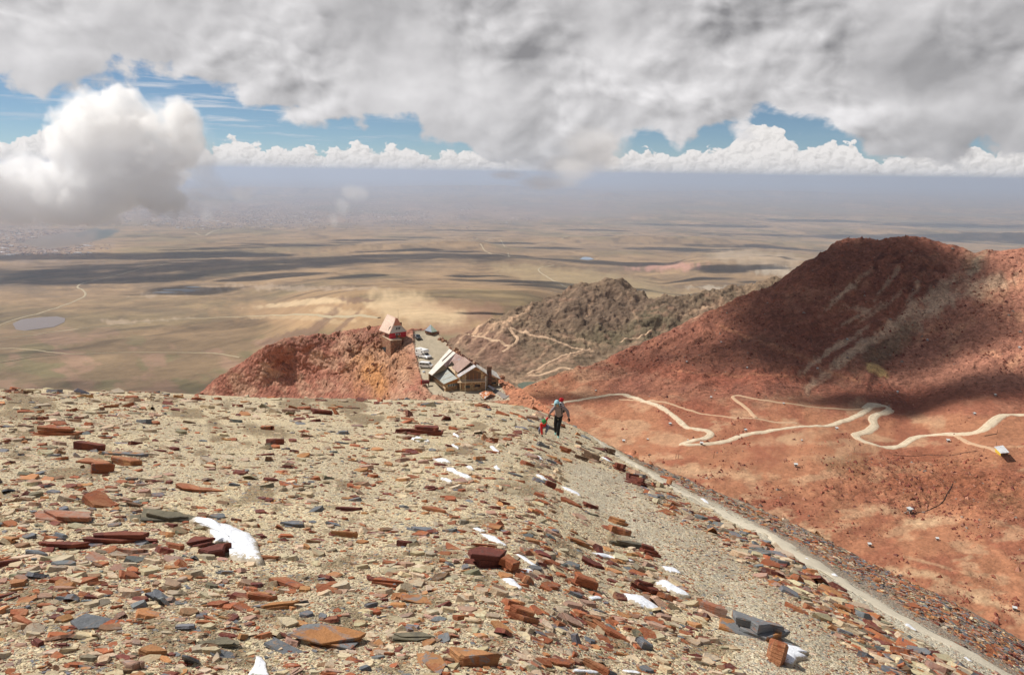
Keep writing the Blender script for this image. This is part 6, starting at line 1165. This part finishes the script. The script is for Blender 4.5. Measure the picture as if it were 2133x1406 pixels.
def boulders():
    """broken rock along the rim of the yard and over the cliff, one mass"""
    V, F, off = [], [], 0; ico = bmesh.new(); bmesh.ops.create_icosphere(ico, subdivisions=1, radius=1); iv = np.array([v.co for v in ico.verts]); fi = np.array([[v.index for v in f.verts] for f in ico.faces]); ico.free(); rs = np.random.default_rng(3); pts = []
    for _ in range(170): t = rs.random(); x = 915 + 130 * t; y = np.interp(x, [915, 935, 985, 1040], [701, 722, 760, 792]) + rs.normal(-1, 2.4); pts.append((x, y, rs.uniform(.5, 1.5) ** 1.0))
    for _ in range(70): x = rs.uniform(1040, 1180); y = np.interp(x, [1040, 1100, 1160, 1250], [792, 826, 870, 928]) + rs.exponential(6); pts.append((x, y, rs.uniform(.15, .7)))
    for _ in range(90): t = rs.random(); x, y = np.interp(t, [0, .3, .6, 1], [862, 867, 872, 886]) + rs.normal(0, 1), 700 + 112 * t; pts.append((x, y, rs.uniform(.14, .3)))
    for _ in range(900): pts.append((rs.normal(790, 50), rs.normal(755, 36), .16 + .2 * rs.pareto(2.5)))
    for _ in range(260): pts.append((rs.uniform(620, 800), rs.uniform(690, 712), min(.2 + .25 * rs.pareto(2.5), 1.4)))
    for _ in range(160): pts.append((rs.uniform(860, 1060), rs.uniform(815, 842), rs.uniform(.1, .45)))
    pts = np.array([q for q in pts if q[1] > spur.yt(q[0]) and not (poly_in(np.array(q[0]), np.array(q[1]), [(875, 700), (900, 692), (930, 735), (1035, 812), (1045, 828), (900, 815)]))]); g = spur.S(pts[:, 0], pts[:, 1])
    for (x, y, s), c in zip(pts, g):
        j = iv * (1 + .35 * rs.uniform(-1, 1, (len(iv), 1))) * np.array([s * rs.uniform(.7, 1.3), s * rs.uniform(.6, 1.1), s * rs.uniform(.5, 1.0)]) * .8; a = rs.uniform(0, 6.3); j[:, :2] = j[:, :2] @ np.array([[math.cos(a), -math.sin(a)], [math.sin(a), math.cos(a)]]); V.append(j + c); F.append(fi + off); off += len(iv)
    cc = lerp(np.array([.17, .075, .05]), np.array([.40, .22, .13]), rs.random(len(pts)) ** 1.6) * rs.uniform(.7, 1.3, (len(pts), 1)); cc = np.repeat(cc, len(iv), 0); m = terrain_mat('spur_boulders', [('n', .5, .1)], (.6, .6)); me = np_mesh('rubble', np.concatenate(V), tris=np.concatenate(F), mat=m, cols=cc, attrs={'rub': np.ones(len(cc))}); tag(link(bpy.data.objects.new('rubble', me)), kind='stuff')
boulders()
def scree_blocks():
    """loose blocks strewn over the red valley and mountain, one mass"""
    N = 42000; rs = np.random.default_rng(8); x = rs.uniform(1080, 2180, N); top = red.yt(x); y = top + (1340 - top) * rs.random(N); d = fbm(x / 60, y / 34, 4, 71) + .7 * ell(x, y, 1960, 1010, 270, 70, 8, .6) + .5 * (y < 790) + .3 * ell(x, y, 1440, 850, 90, 30, 20, .6); k = rs.random(N) < ss(d, -.25, .7); x, y = x[k], y[k]; n = len(x)
    c = red.S(x, y); s = np.minimum(.12 + .17 * rs.pareto(2.2, n), .75) * np.where(y < 760, 1.3, 1); b = np.array([(1, 0, 0), (0, 1, 0), (-1, 0, 0), (0, -1, 0), (0, 0, 1), (0, 0, -1)], float); f = np.array([(0, 1, 4), (1, 2, 4), (2, 3, 4), (3, 0, 4)]); V = b[None] * (s[:, None, None] * rs.uniform(.5, 1.25, (n, 6, 3))); V += rs.normal(0, .18, V.shape) * s[:, None, None]; V = V + c[:, None]
    F = (np.arange(n)[:, None, None] * 6 + f[None]).reshape(-1, 3); pal = np.array([[.34, .12, .075], [.22, .07, .05], [.44, .21, .14], [.15, .055, .045], [.30, .24, .20]]); cc = pal[rs.choice(5, n, p=[.36, .27, .17, .14, .06])] * np.where(y < 800, .8, 1)[:, None]
    m = terrain_mat('loose_blocks', [('n', .4, .05)], (.6, .3)); me = np_mesh('scree', V.reshape(-1, 3), tris=F, mat=m, cols=np.repeat(cc, 6, 0), attrs={'rub': np.ones(n * 6)}); tag(link(bpy.data.objects.new('scree', me)), kind='stuff')
scree_blocks()

# ---- yellow cabin and the little roofed boxes out on the valley floor
def cabin():
    Q = lambda u, v: (1850 + u / 7.03, 880 + v / 7.03); g = S1(red.S, 2086, 949); z = g[2]; P = lambda u, v, h: pz(*Q(u, v), z + h); r = root('yellow_cabin', P(1700, 490, 0), 'yellow cabin with a white metal roof standing alone in the red valley', 'cabin')
    pp = lambda n_, p, t, m_, d=None: keep(prism(n_, p, t, m_, None, d), r); a, b, c, d = P(1553, 352, 2.9), P(1682, 332, 2.9), P(1778, 437, 2.3), P(1648, 448, 2.3); pp('roof', [a, b, c, d], .12, sheet_mat('white_tin', (.80, .80, .80), (.60, .60, .60)), (0, 0, -1))
    w0, w1, w2 = P(1568, 432, 0), P(1652, 492, 0), P(1762, 484, 0); V = vp(w0, w1); V2 = vp(w1, w2); Y = simple_mat('yellow_boards', (.66, .46, .06), .8, .3, var=.1); B = simple_mat('brown_boards', (.22, .12, .06), .9, .2, var=.2)
    pp('side_wall', [w0, w1, V(*Q(1650, 450)), V(*Q(1565, 360))], .15, Y, (1, .2, 0)); fw = pp('front_wall', [w1, w2, V2(*Q(1762, 440)), V2(*Q(1652, 450))], .15, B, (0, 1, 0)); n = np.array([-.1, -1, 0]); pp('door', [V2(*Q(1690, 455)) + n * .03, V2(*Q(1712, 453)) + n * .03, V2(*Q(1712, 487)) + n * .03, V2(*Q(1690, 489)) + n * .03], .04, woodD); pp('window', [V2(*Q(1725, 458)) + n * .03, V2(*Q(1748, 456)) + n * .03, V2(*Q(1748, 468)) + n * .03, V2(*Q(1725, 470)) + n * .03], .04, glassD)
    m_ = BM().cyl((0, 0, 0), (0, 0, 1.6), .05).out('stovepipe', woodD); m_.location = P(1580, 355, 2.6); keep(m_, r)
cabin()
def box_proto():
    r = root('roofed_box', (0, 0, 0), 'x', 'instrument box', 'little roofed boxes on legs in the red valley'); BM().box((0, 0, .72), (.85, .8, .5)).out('box', simple_mat('box_grey', (.16, .17, .17), .8), r); BM().poly([(-.62, -.56, 1.0), (.62, -.56, 1.0), (.62, .56, 1.16), (-.62, .56, 1.16)], (0, 0, .06)).out('roof', simple_mat('box_white_roof', (.60, .60, .58), .6), r)
    for x in (-.38, .38):
        for y in (-.34, .34): BM().box((x, y, .22), (.07, .07, .54)).out('leg', whiteP, r)
    return r
proto = box_proto(); first = True
for x, y, s, lab in [(1396, 885, 1.1, 'roofed box inside the first bend of the pale road'), (1461, 929, 1.15, 'bright white roofed box on the edge of the road hairpin'), (1553, 899, 1.0, 'roofed box just above the straight road'), (1433, 917, .5, 'tiny roofed box left of the hairpin bend'), (1299, 921, 1.1, 'roofed box nearest to the right of the woman, beside the crest'), (1349, 916, .7, 'dull little roofed box between the crest and the hairpin'),
                     (1657, 976, 1.15, 'roofed box alone below the straight road'), (1670, 919, .6, 'tiny dark roofed box under the straight road'), (1743, 894, 1.1, 'roofed box under the road left of the big loop'), (1975, 919, 1.2, 'roofed box under the road between the loop and the cabin'), (1895, 1062, 1.5, 'large roofed box on tall white legs where the black hose ends'), (1811, 1137, .9, 'yellowish domed box near the crest on the bare slope'),
                     (1952, 1125, .8, 'pale box lying on bare ground right of the large box'), (2113, 1270, .9, 'lowest box, close to the right edge'), (2029, 868, 1.0, 'roofed box above the road at the right edge'), (1481, 831, .9, 'white box left of the faint track bend'), (1632, 846, .8, 'small box on the upper faint track'), (1702, 776, .9, 'small box at the foot of the mountain path'), (1430, 760, .8, 'small box low on the shaded flank'),
                     (1556, 770, .8, 'small box at the shaded foot of the mountain'), (1502, 713, .8, 'box highest on the shaded flank'), (1764, 713, 1.0, 'box beside the lower end of the sandy streak'), (1931, 716, 1.0, 'box in the warm scree right of the sandy streak'), (1869, 822, .9, 'white box above the road loop'), (2073, 826, .9, 'white box above the right end of the road'), (2123, 728, 1.1, 'box by the right edge on the warm slope'), (1241, 816, .7, 'tiny white box above the first stretch of road')]:
    if first: o = proto; first = False
    else:
        o = proto.copy(); link(o)
        for c in proto.children: q = c.copy(); link(q); q.parent = o
    o.location = S1(red.S, x, y) - np.array([0, 0, .05]); o.rotation_euler = (0, 0, rng.uniform(-.5, .5)); o.scale = (s * .8,) * 3; o['label'] = lab
for x, y, h, lab in [(1407, 957, 1.7, 'left post of the pair below the hairpin'), (1412.5, 957, 1.8, 'right post of the pair below the hairpin'), (1486, 957, 2.2, 'leaning pole right of the pair of posts'), (1778, 946, 1.5, 'post under the left of the big road loop'), (2048, 945, 1.3, 'dark post a little left of the yellow cabin'), (1821, 1178, .9, 'post on the crest line far down right'), (2076, 905, 1.8, 'post by the dark pipe under the road')]:
    o = BM().cyl((0, 0, -.3), (.08 * h, 0, h), .07, .05, 8).box((.08 * h, 0, h - .1), (.18, .14, .12)).out('post', woodD); o.location = S1(red.S, x, y); tag(o, lab, 'post')
def hose(name, S, pts, rad, lift, label, mat=black):
    P = np.array(pts, float); L = np.r_[0, np.cumsum(np.hypot(*np.diff(P, axis=0).T))]; t = np.linspace(0, L[-1], int(L[-1] / 3)); c = S(np.interp(t, L, P[:, 0]), np.interp(t, L, P[:, 1])); c[:, 2] += lift; n = 7; tg = np.gradient(c, axis=0); tg /= np.linalg.norm(tg, axis=1)[:, None]; s = np.cross(tg, (0, 0, 1)); s /= np.linalg.norm(s, axis=1)[:, None]; u = np.cross(s, tg); A = np.linspace(0, 2 * np.pi, n, endpoint=False)
    V = c[:, None] + rad * (s[:, None] * np.cos(A)[None, :, None] + u[:, None] * np.sin(A)[None, :, None]); i = np.arange((len(t) - 1) * n); r_, k = i // n, i % n; me = np_mesh(name, V.reshape(-1, 3), quads=np.stack([r_ * n + k, r_ * n + (k + 1) % n, (r_ + 1) * n + (k + 1) % n, (r_ + 1) * n + k], 1), mat=mat, smooth=True); return tag(link(bpy.data.objects.new(name, me)), label, name)
hose('hose', red.S, [(1900, 1063), (1920, 1060), (1950, 1050), (1965, 1040), (1975, 1024), (1985, 1006)], .09, .1, 'black hose curving uphill from the large roofed box')
hose('cable', red.S, [(1860, 949), (1900, 949), (1930, 945), (1980, 948), (2035, 944)], .07, .1, 'thin dark cable lying below the road towards the cabin')
hose('pipe', red.S, [(2051, 908), (2075, 905)], .16, .15, 'short dark pipe lying under the road near the right edge', woodD)
for x, h, lab in [(1886, 1.7, 'dark cairn standing on the summit of the red mountain'), (1768, 1.0, 'low cairn at the left shoulder of the summit ridge')]:
    p = S1(red.S, x, red.yt(x) + 1.2); b = BM(); rs = np.random.default_rng(x); z = 0
    for i in range(6): s = h * .28 * (1 - i * .13); b.ball((rs.normal(0, .04), rs.normal(0, .04), z + s * .5), (s, s * .9, s * .62), 1); z += s * .85
    o = b.out('cairn', stoneD); o.location = p; tag(o, lab, 'cairn')
# ================================================================ PEOPLE
def skin(name, verts, edges, mat, parent, sub=2, rootv=0):
    """one smooth body grown round a skeleton; verts = (x, y, z, radius[, radius2])"""
    me = bpy.data.meshes.new(name); me.from_pydata([v[:3] for v in verts], edges, []); o = link(bpy.data.objects.new(name, me), parent); a = o.modifiers.new('skin', 'SKIN'); a.use_smooth_shade = True
    for i, v in enumerate(verts): me.skin_vertices[0].data[i].radius = (v[3], v[4] if len(v) > 4 else v[3]); me.skin_vertices[0].data[i].use_root = i == rootv
    b = o.modifiers.new('sub', 'SUBSURF'); b.levels = b.render_levels = sub; me.materials.append(mat)
    dg = bpy.context.evaluated_depsgraph_get(); ev = o.evaluated_get(dg); m2 = bpy.data.meshes.new_from_object(ev); o.modifiers.clear(); o.data = m2; m2.name = name
    if not m2.materials: m2.materials.append(mat)
    m2.polygons.foreach_set('use_smooth', [True] * len(m2.polygons)); return o
skinM = simple_mat('skin', (.42, .25, .17), .55, .4, var=.05); jack = simple_mat('mauve_jacket', (.30, .235, .23), .8, .25, var=.16, scale=9, c2=(.24, .18, .18), bump=.01, bscale=25); vest = simple_mat('brown_vest', (.12, .075, .065), .85, .2, var=.25, scale=12, bump=.01, bscale=30); trou = simple_mat('black_trousers', (.022, .022, .022), .8, .25, var=.3, scale=8, bump=.012, bscale=18); hoodM = simple_mat('light_blue_hood', (.33, .55, .62), .8, .3, var=.06, bump=.006, bscale=30)
gloveM = simple_mat('black_gloves', (.018, .018, .02), .8, .3); shoeM = simple_mat('mint_shoe', (.22, .42, .36), .7, .3, var=.1); redM = simple_mat('red_jacket', (.62, .025, .02), .7, .3, var=.12, scale=12, bump=.008, bscale=30); greenM = simple_mat('green_knit', (.05, .25, .08), .9, .2, var=.15, scale=40, bump=.006, bscale=120); denim = simple_mat('grey_blue_trousers', (.16, .18, .25), .85, .2, var=.15, scale=14); packM = simple_mat('dark_carrier_fabric', (.035, .035, .04), .85, .2, var=.2); greyF = simple_mat('pale_grey_fabric', (.45, .44, .45), .85, .2); shoeD = simple_mat('dark_shoe', (.05, .06, .07), .7, .3); bowM = simple_mat('red_hat_fabric', (.50, .02, .03), .85, .2, var=.15)
def glove(parent, w, h, d, curl=(0, 0, 0), side=1, s=1.0, mat=gloveM, name='glove'):
    """palm at h, fingers along d, thumb leaving the side of the palm"""
    w, h, d = Vector(w), Vector(h), Vector(d).normalized(); ax = d.cross(Vector((0, -1, 0.2))).normalized() * side; cu = Vector(curl); V = [(*w, .034 * s, .026 * s), (*((w + h) / 2), .036 * s, .024 * s), (*h, .040 * s, .022 * s)]; Eg = [(0, 1), (1, 2)]
    for k, (o, L) in enumerate(zip((-.033, -.011, .011, .033), (.062, .074, .070, .052))):
        b = h + ax * o * s + d * .02 * s; m = b + d * L * .5 * s + cu * .3 * s; e = b + d * L * s + cu * s; i = len(V); V += [(*b, .011 * s), (*m, .010 * s), (*e, .008 * s)]; Eg += [(2, i), (i, i + 1), (i + 1, i + 2)]
    t0 = (w + h) / 2 - ax * .038 * s; t1 = t0 - ax * .018 * s + d * .03 * s; t2 = t1 + d * .03 * s + cu * .4 * s; i = len(V); V += [(*t0, .013 * s), (*t1, .011 * s), (*t2, .009 * s)]; Eg += [(1, i), (i, i + 1), (i + 1, i + 2)]
    return skin(name, V, Eg, mat, parent, 1)
foot = hitS([1161.5], [911])[0]
def adult():
    r = root('person', foot, 'person in a light blue hood and mauve jacket leading a child uphill by the hand', 'person'); face = -math.atan2(foot[0], foot[1]); r.rotation_euler = (0, 0, face); k = .001266
    J = lambda u, v, y: ((u - 560) * k, y, (1300 - v) * k / .95)
    pel, che, nek, hed = J(575, 660, .02), J(580, 470, -.10), J(560, 350, -.2), J(515, 265, -.27); sl, el, hl = J(452, 370, -.2), J(372, 450, -.26), J(300, 545, -.3); sr, er, hr = J(705, 385, -.14), J(835, 500, -.12), J(872, 655, -.2)
    pl, kl, al = J(505, 690, .03), J(488, 925, .03), J(495, 1180, .16); pr, kr, ar = J(640, 690, .02), J(580, 925, -.08), J(572, 1235, -.02)
    V = [(*pel, .12, .09), (*che, .13, .09), (*nek, .045), (*hed, .075, .085), (hed[0], hed[1] - .01, hed[2] + .09, .06), (*sl, .05), (*el, .035), (*hl, .024), (*sr, .05), (*er, .035), (*hr, .024), (*pl, .075), (*kl, .05), (*al, .032), (*pr, .075), (*kr, .05), (*ar, .032), (hed[0] - .005, hed[1] - .055, hed[2] - .045, .04), (hed[0] - .01, hed[1] - .105, hed[2] - .005, .012)]
    skin('body', V, [(0, 1), (1, 2), (2, 3), (3, 4), (1, 5), (5, 6), (6, 7), (1, 8), (8, 9), (9, 10), (0, 11), (11, 12), (12, 13), (0, 14), (14, 15), (15, 16), (3, 17), (3, 18)], skinM, r)
    a = lambda p, q, t: tuple(p[i] + (q[i] - p[i]) * t for i in range(3))
    jv = [(*J(578, 700, .02), .145, .115), (*J(578, 640, .02), .16, .12), (*J(585, 560, -.05), .155, .12), (*che, .165, .12), (*a(che, nek, .62), .13, .10), (*nek, .07, .07), (*sl, .075), (*a(sl, el, .5), .066), (*el, .06), (*a(el, hl, .95), .044), (*sr, .08), (*a(sr, er, .5), .072), (*er, .066), (*a(er, hr, .5), .056), (*a(er, hr, 1.0), .046)]
    skin('jacket', jv, [(0, 1), (1, 2), (2, 3), (3, 4), (4, 5), (4, 6), (6, 7), (7, 8), (8, 9), (4, 10), (10, 11), (11, 12), (12, 13), (13, 14)], jack, r)
    skin('trousers', [(*J(578, 690, .02), .11, .09), (*pl, .09, .095), (*a(pl, kl, .5), .088), (*kl, .073), (*a(kl, al, .6), .064), (*a(kl, al, 1.03), .06), (*pr, .09, .095), (*a(pr, kr, .5), .09), (*kr, .076), (*a(kr, ar, .6), .064), (*a(kr, ar, 1.03), .06)], [(0, 1), (1, 2), (2, 3), (3, 4), (4, 5), (0, 6), (6, 7), (7, 8), (8, 9), (9, 10)], trou, r)
    for (ank, dx) in ((al, 0), (ar, .01)): skin('shoe', [(ank[0], ank[1] + .05, ank[2] - .035, .036), (ank[0] + dx, ank[1] - .06, ank[2] - .055, .04, .034), (ank[0] + dx, ank[1] - .15, ank[2] - .065, .034, .026)], [(0, 1), (1, 2)], shoeM, r)
    # hood: a shell round the head, open towards the downcast face
    bm = bmesh.new(); bmesh.ops.create_uvsphere(bm, u_segments=24, v_segments=16, radius=1)
    for v_ in bm.verts: v_.co = Vector((v_.co.x * (.108 - .012 * v_.co.z), v_.co.y * .125 + (.03 * max(0, v_.co.z)), v_.co.z * .128 - (.015 if v_.co.z < -.3 else 0)))
    bmesh.ops.delete(bm, geom=[v_ for v_ in bm.verts if v_.co.y < -.06 and v_.co.z < .03 and abs(v_.co.x) < .07], context='VERTS'); me = bpy.data.meshes.new('hood'); bm.to_mesh(me); bm.free(); me.materials.append(hoodM); me.polygons.foreach_set('use_smooth', [True] * len(me.polygons))
    h = link(bpy.data.objects.new('hood', me), r); h.location = (hed[0], hed[1] + .01, hed[2] + .03); h.rotation_euler = (.35, -.12, .1); so = h.modifiers.new('s', 'SOLIDIFY'); so.thickness = .012
    for x in (-.028, .03): BM().ball((hed[0] - .005 + x, hed[1] - .083, hed[2] + .01), .009, 1).out('eye', black, r)
    BM().ball((hed[0] - .005, hed[1] - .10, hed[2] - .05), (.022, .008, .006), 1).out('mouth', simple_mat('lips', (.3, .1, .09), .6), r)
    glove(r, hl, J(290, 590, -.31), (.02, -.1, -1), (0, .02, -.005), 1, 1.05); glove(r, hr, J(885, 705, -.22), (.1, -.15, -1), (-.02, -.012, 0), -1, 1.05)
    skin('shoulder_strap', [(*J(640, 350, -.26), .024, .012), (*J(665, 460, -.22), .024, .012), (*J(670, 590, -.12), .024, .012)], [(0, 1), (1, 2)], packM, r, 1)
    skin('carrier', [(*J(700, 600, .08), .09, .09), (*J(690, 480, .10), .12, .11), (*J(660, 350, .06), .10, .09)], [(0, 1), (1, 2)], packM, r); skin('scarf', [(*J(600, 300, -.17), .055, .04), (*J(625, 270, -.1), .05, .05)], [(0, 1)], packM, r, 1)
    # the small child on the back, only head and wrapped shoulders showing
    c = root('person', foot + np.array([.16, .25, 1.05]), 'small child in a red hat with a bow, carried on the back', 'person'); c.rotation_euler = (0, 0, face); loc = lambda u, v, y: tuple(np.array(J(u, v, y)) - np.array([.16, .25, 1.05]))
    skin('body', [(*loc(690, 400, .16), .09, .08), (*loc(675, 300, .12), .05), (*loc(665, 235, .09), .062, .066), (*loc(663, 200, .09), .05), (*loc(690, 500, .14), .09, .08)], [(0, 1), (1, 2), (2, 3), (0, 4)], skinM, c); skin('wrap', [(*loc(660, 330, .05), .085, .07), (*loc(640, 270, .03), .06, .05), (*loc(690, 450, .14), .11, .10)], [(0, 1), (0, 2)], greyF, c)
    BM().ball(loc(655, 205, .07), (.085, .085, .075), 3).out('hat', bowM, c, True); b = BM(); b.ball(loc(700, 175, .03), (.035, .02, .028), 2).ball(loc(650, 160, .03), (.035, .02, .026), 2).out('bow', bowM, c, True)
adult()
def child():
    g = hitS([1129.5], [909])[0]; r = root('person', g, 'crouching child in a bright red jacket and green hat with one hand on the ground', 'person'); r.rotation_euler = (0, 0, -math.atan2(g[0], g[1])); k = .00127; J = lambda u, v, y: ((u - 135) * k, y, (1262 - v) * k / .95)
    pel, che, nek, hed = J(185, 1010, .22), J(150, 940, .0), J(165, 895, -.06), J(172, 850, -.10); s1, e1, h1 = J(95, 940, -.02), J(118, 1090, -.06), J(128, 1215, -.09); s2, e2, h2 = J(205, 915, 0), J(232, 815, -.02), J(285, 735, .0); k1, f1 = J(70, 1090, .14), J(50, 1190, .18); k2, f2 = J(280, 1030, .02), J(225, 1170, .05)
    skin('body', [(*pel, .07), (*che, .075, .06), (*nek, .03), (*hed, .055, .06), (*s1, .03), (*e1, .024), (*h1, .017), (*s2, .03), (*e2, .024), (*h2, .017), (*k1, .036), (*f1, .024), (*k2, .036), (*f2, .024), (hed[0], hed[1] - .06, hed[2] - .03, .02)], [(0, 1), (1, 2), (2, 3), (1, 4), (4, 5), (5, 6), (1, 7), (7, 8), (8, 9), (0, 10), (10, 11), (0, 12), (12, 13), (3, 14)], skinM, r)
    skin('jacket', [(*J(175, 1000, .18), .10, .09), (*che, .105, .085), (*nek, .06, .05), (*s1, .05), (*e1, .043), (*J(128, 1200, -.085), .036), (*s2, .05), (*e2, .043), (*J(278, 748, .0), .034)], [(0, 1), (1, 2), (1, 3), (3, 4), (4, 5), (1, 6), (6, 7), (7, 8)], redM, r)
    skin('trousers', [(*J(190, 1010, .22), .095, .09), (*k1, .058), (*f1, .042), (*k2, .058), (*f2, .042)], [(0, 1), (1, 2), (0, 3), (3, 4)], denim, r)
    BM().ball((hed[0], hed[1] - .005, hed[2] + .022), (.084, .088, .078), 3).out('hat', greenM, r, True)
    for f in (f1, f2): skin('shoe', [(f[0], f[1] + .03, f[2] - .03, .026), (f[0] + .01, f[1] - .07, f[2] - .04, .026)], [(0, 1)], shoeD, r, 1)
    glove(r, J(128, 1205, -.085), J(128, 1240, -.10), (0, -.8, -.3), (0, -.005, -.004), 1, .62, shoeD, 'mitten'); glove(r, J(280, 745, 0), J(290, 712, 0), (.2, 0, 1), (0, -.01, .0), 1, .62, skinM, 'hand')
child()
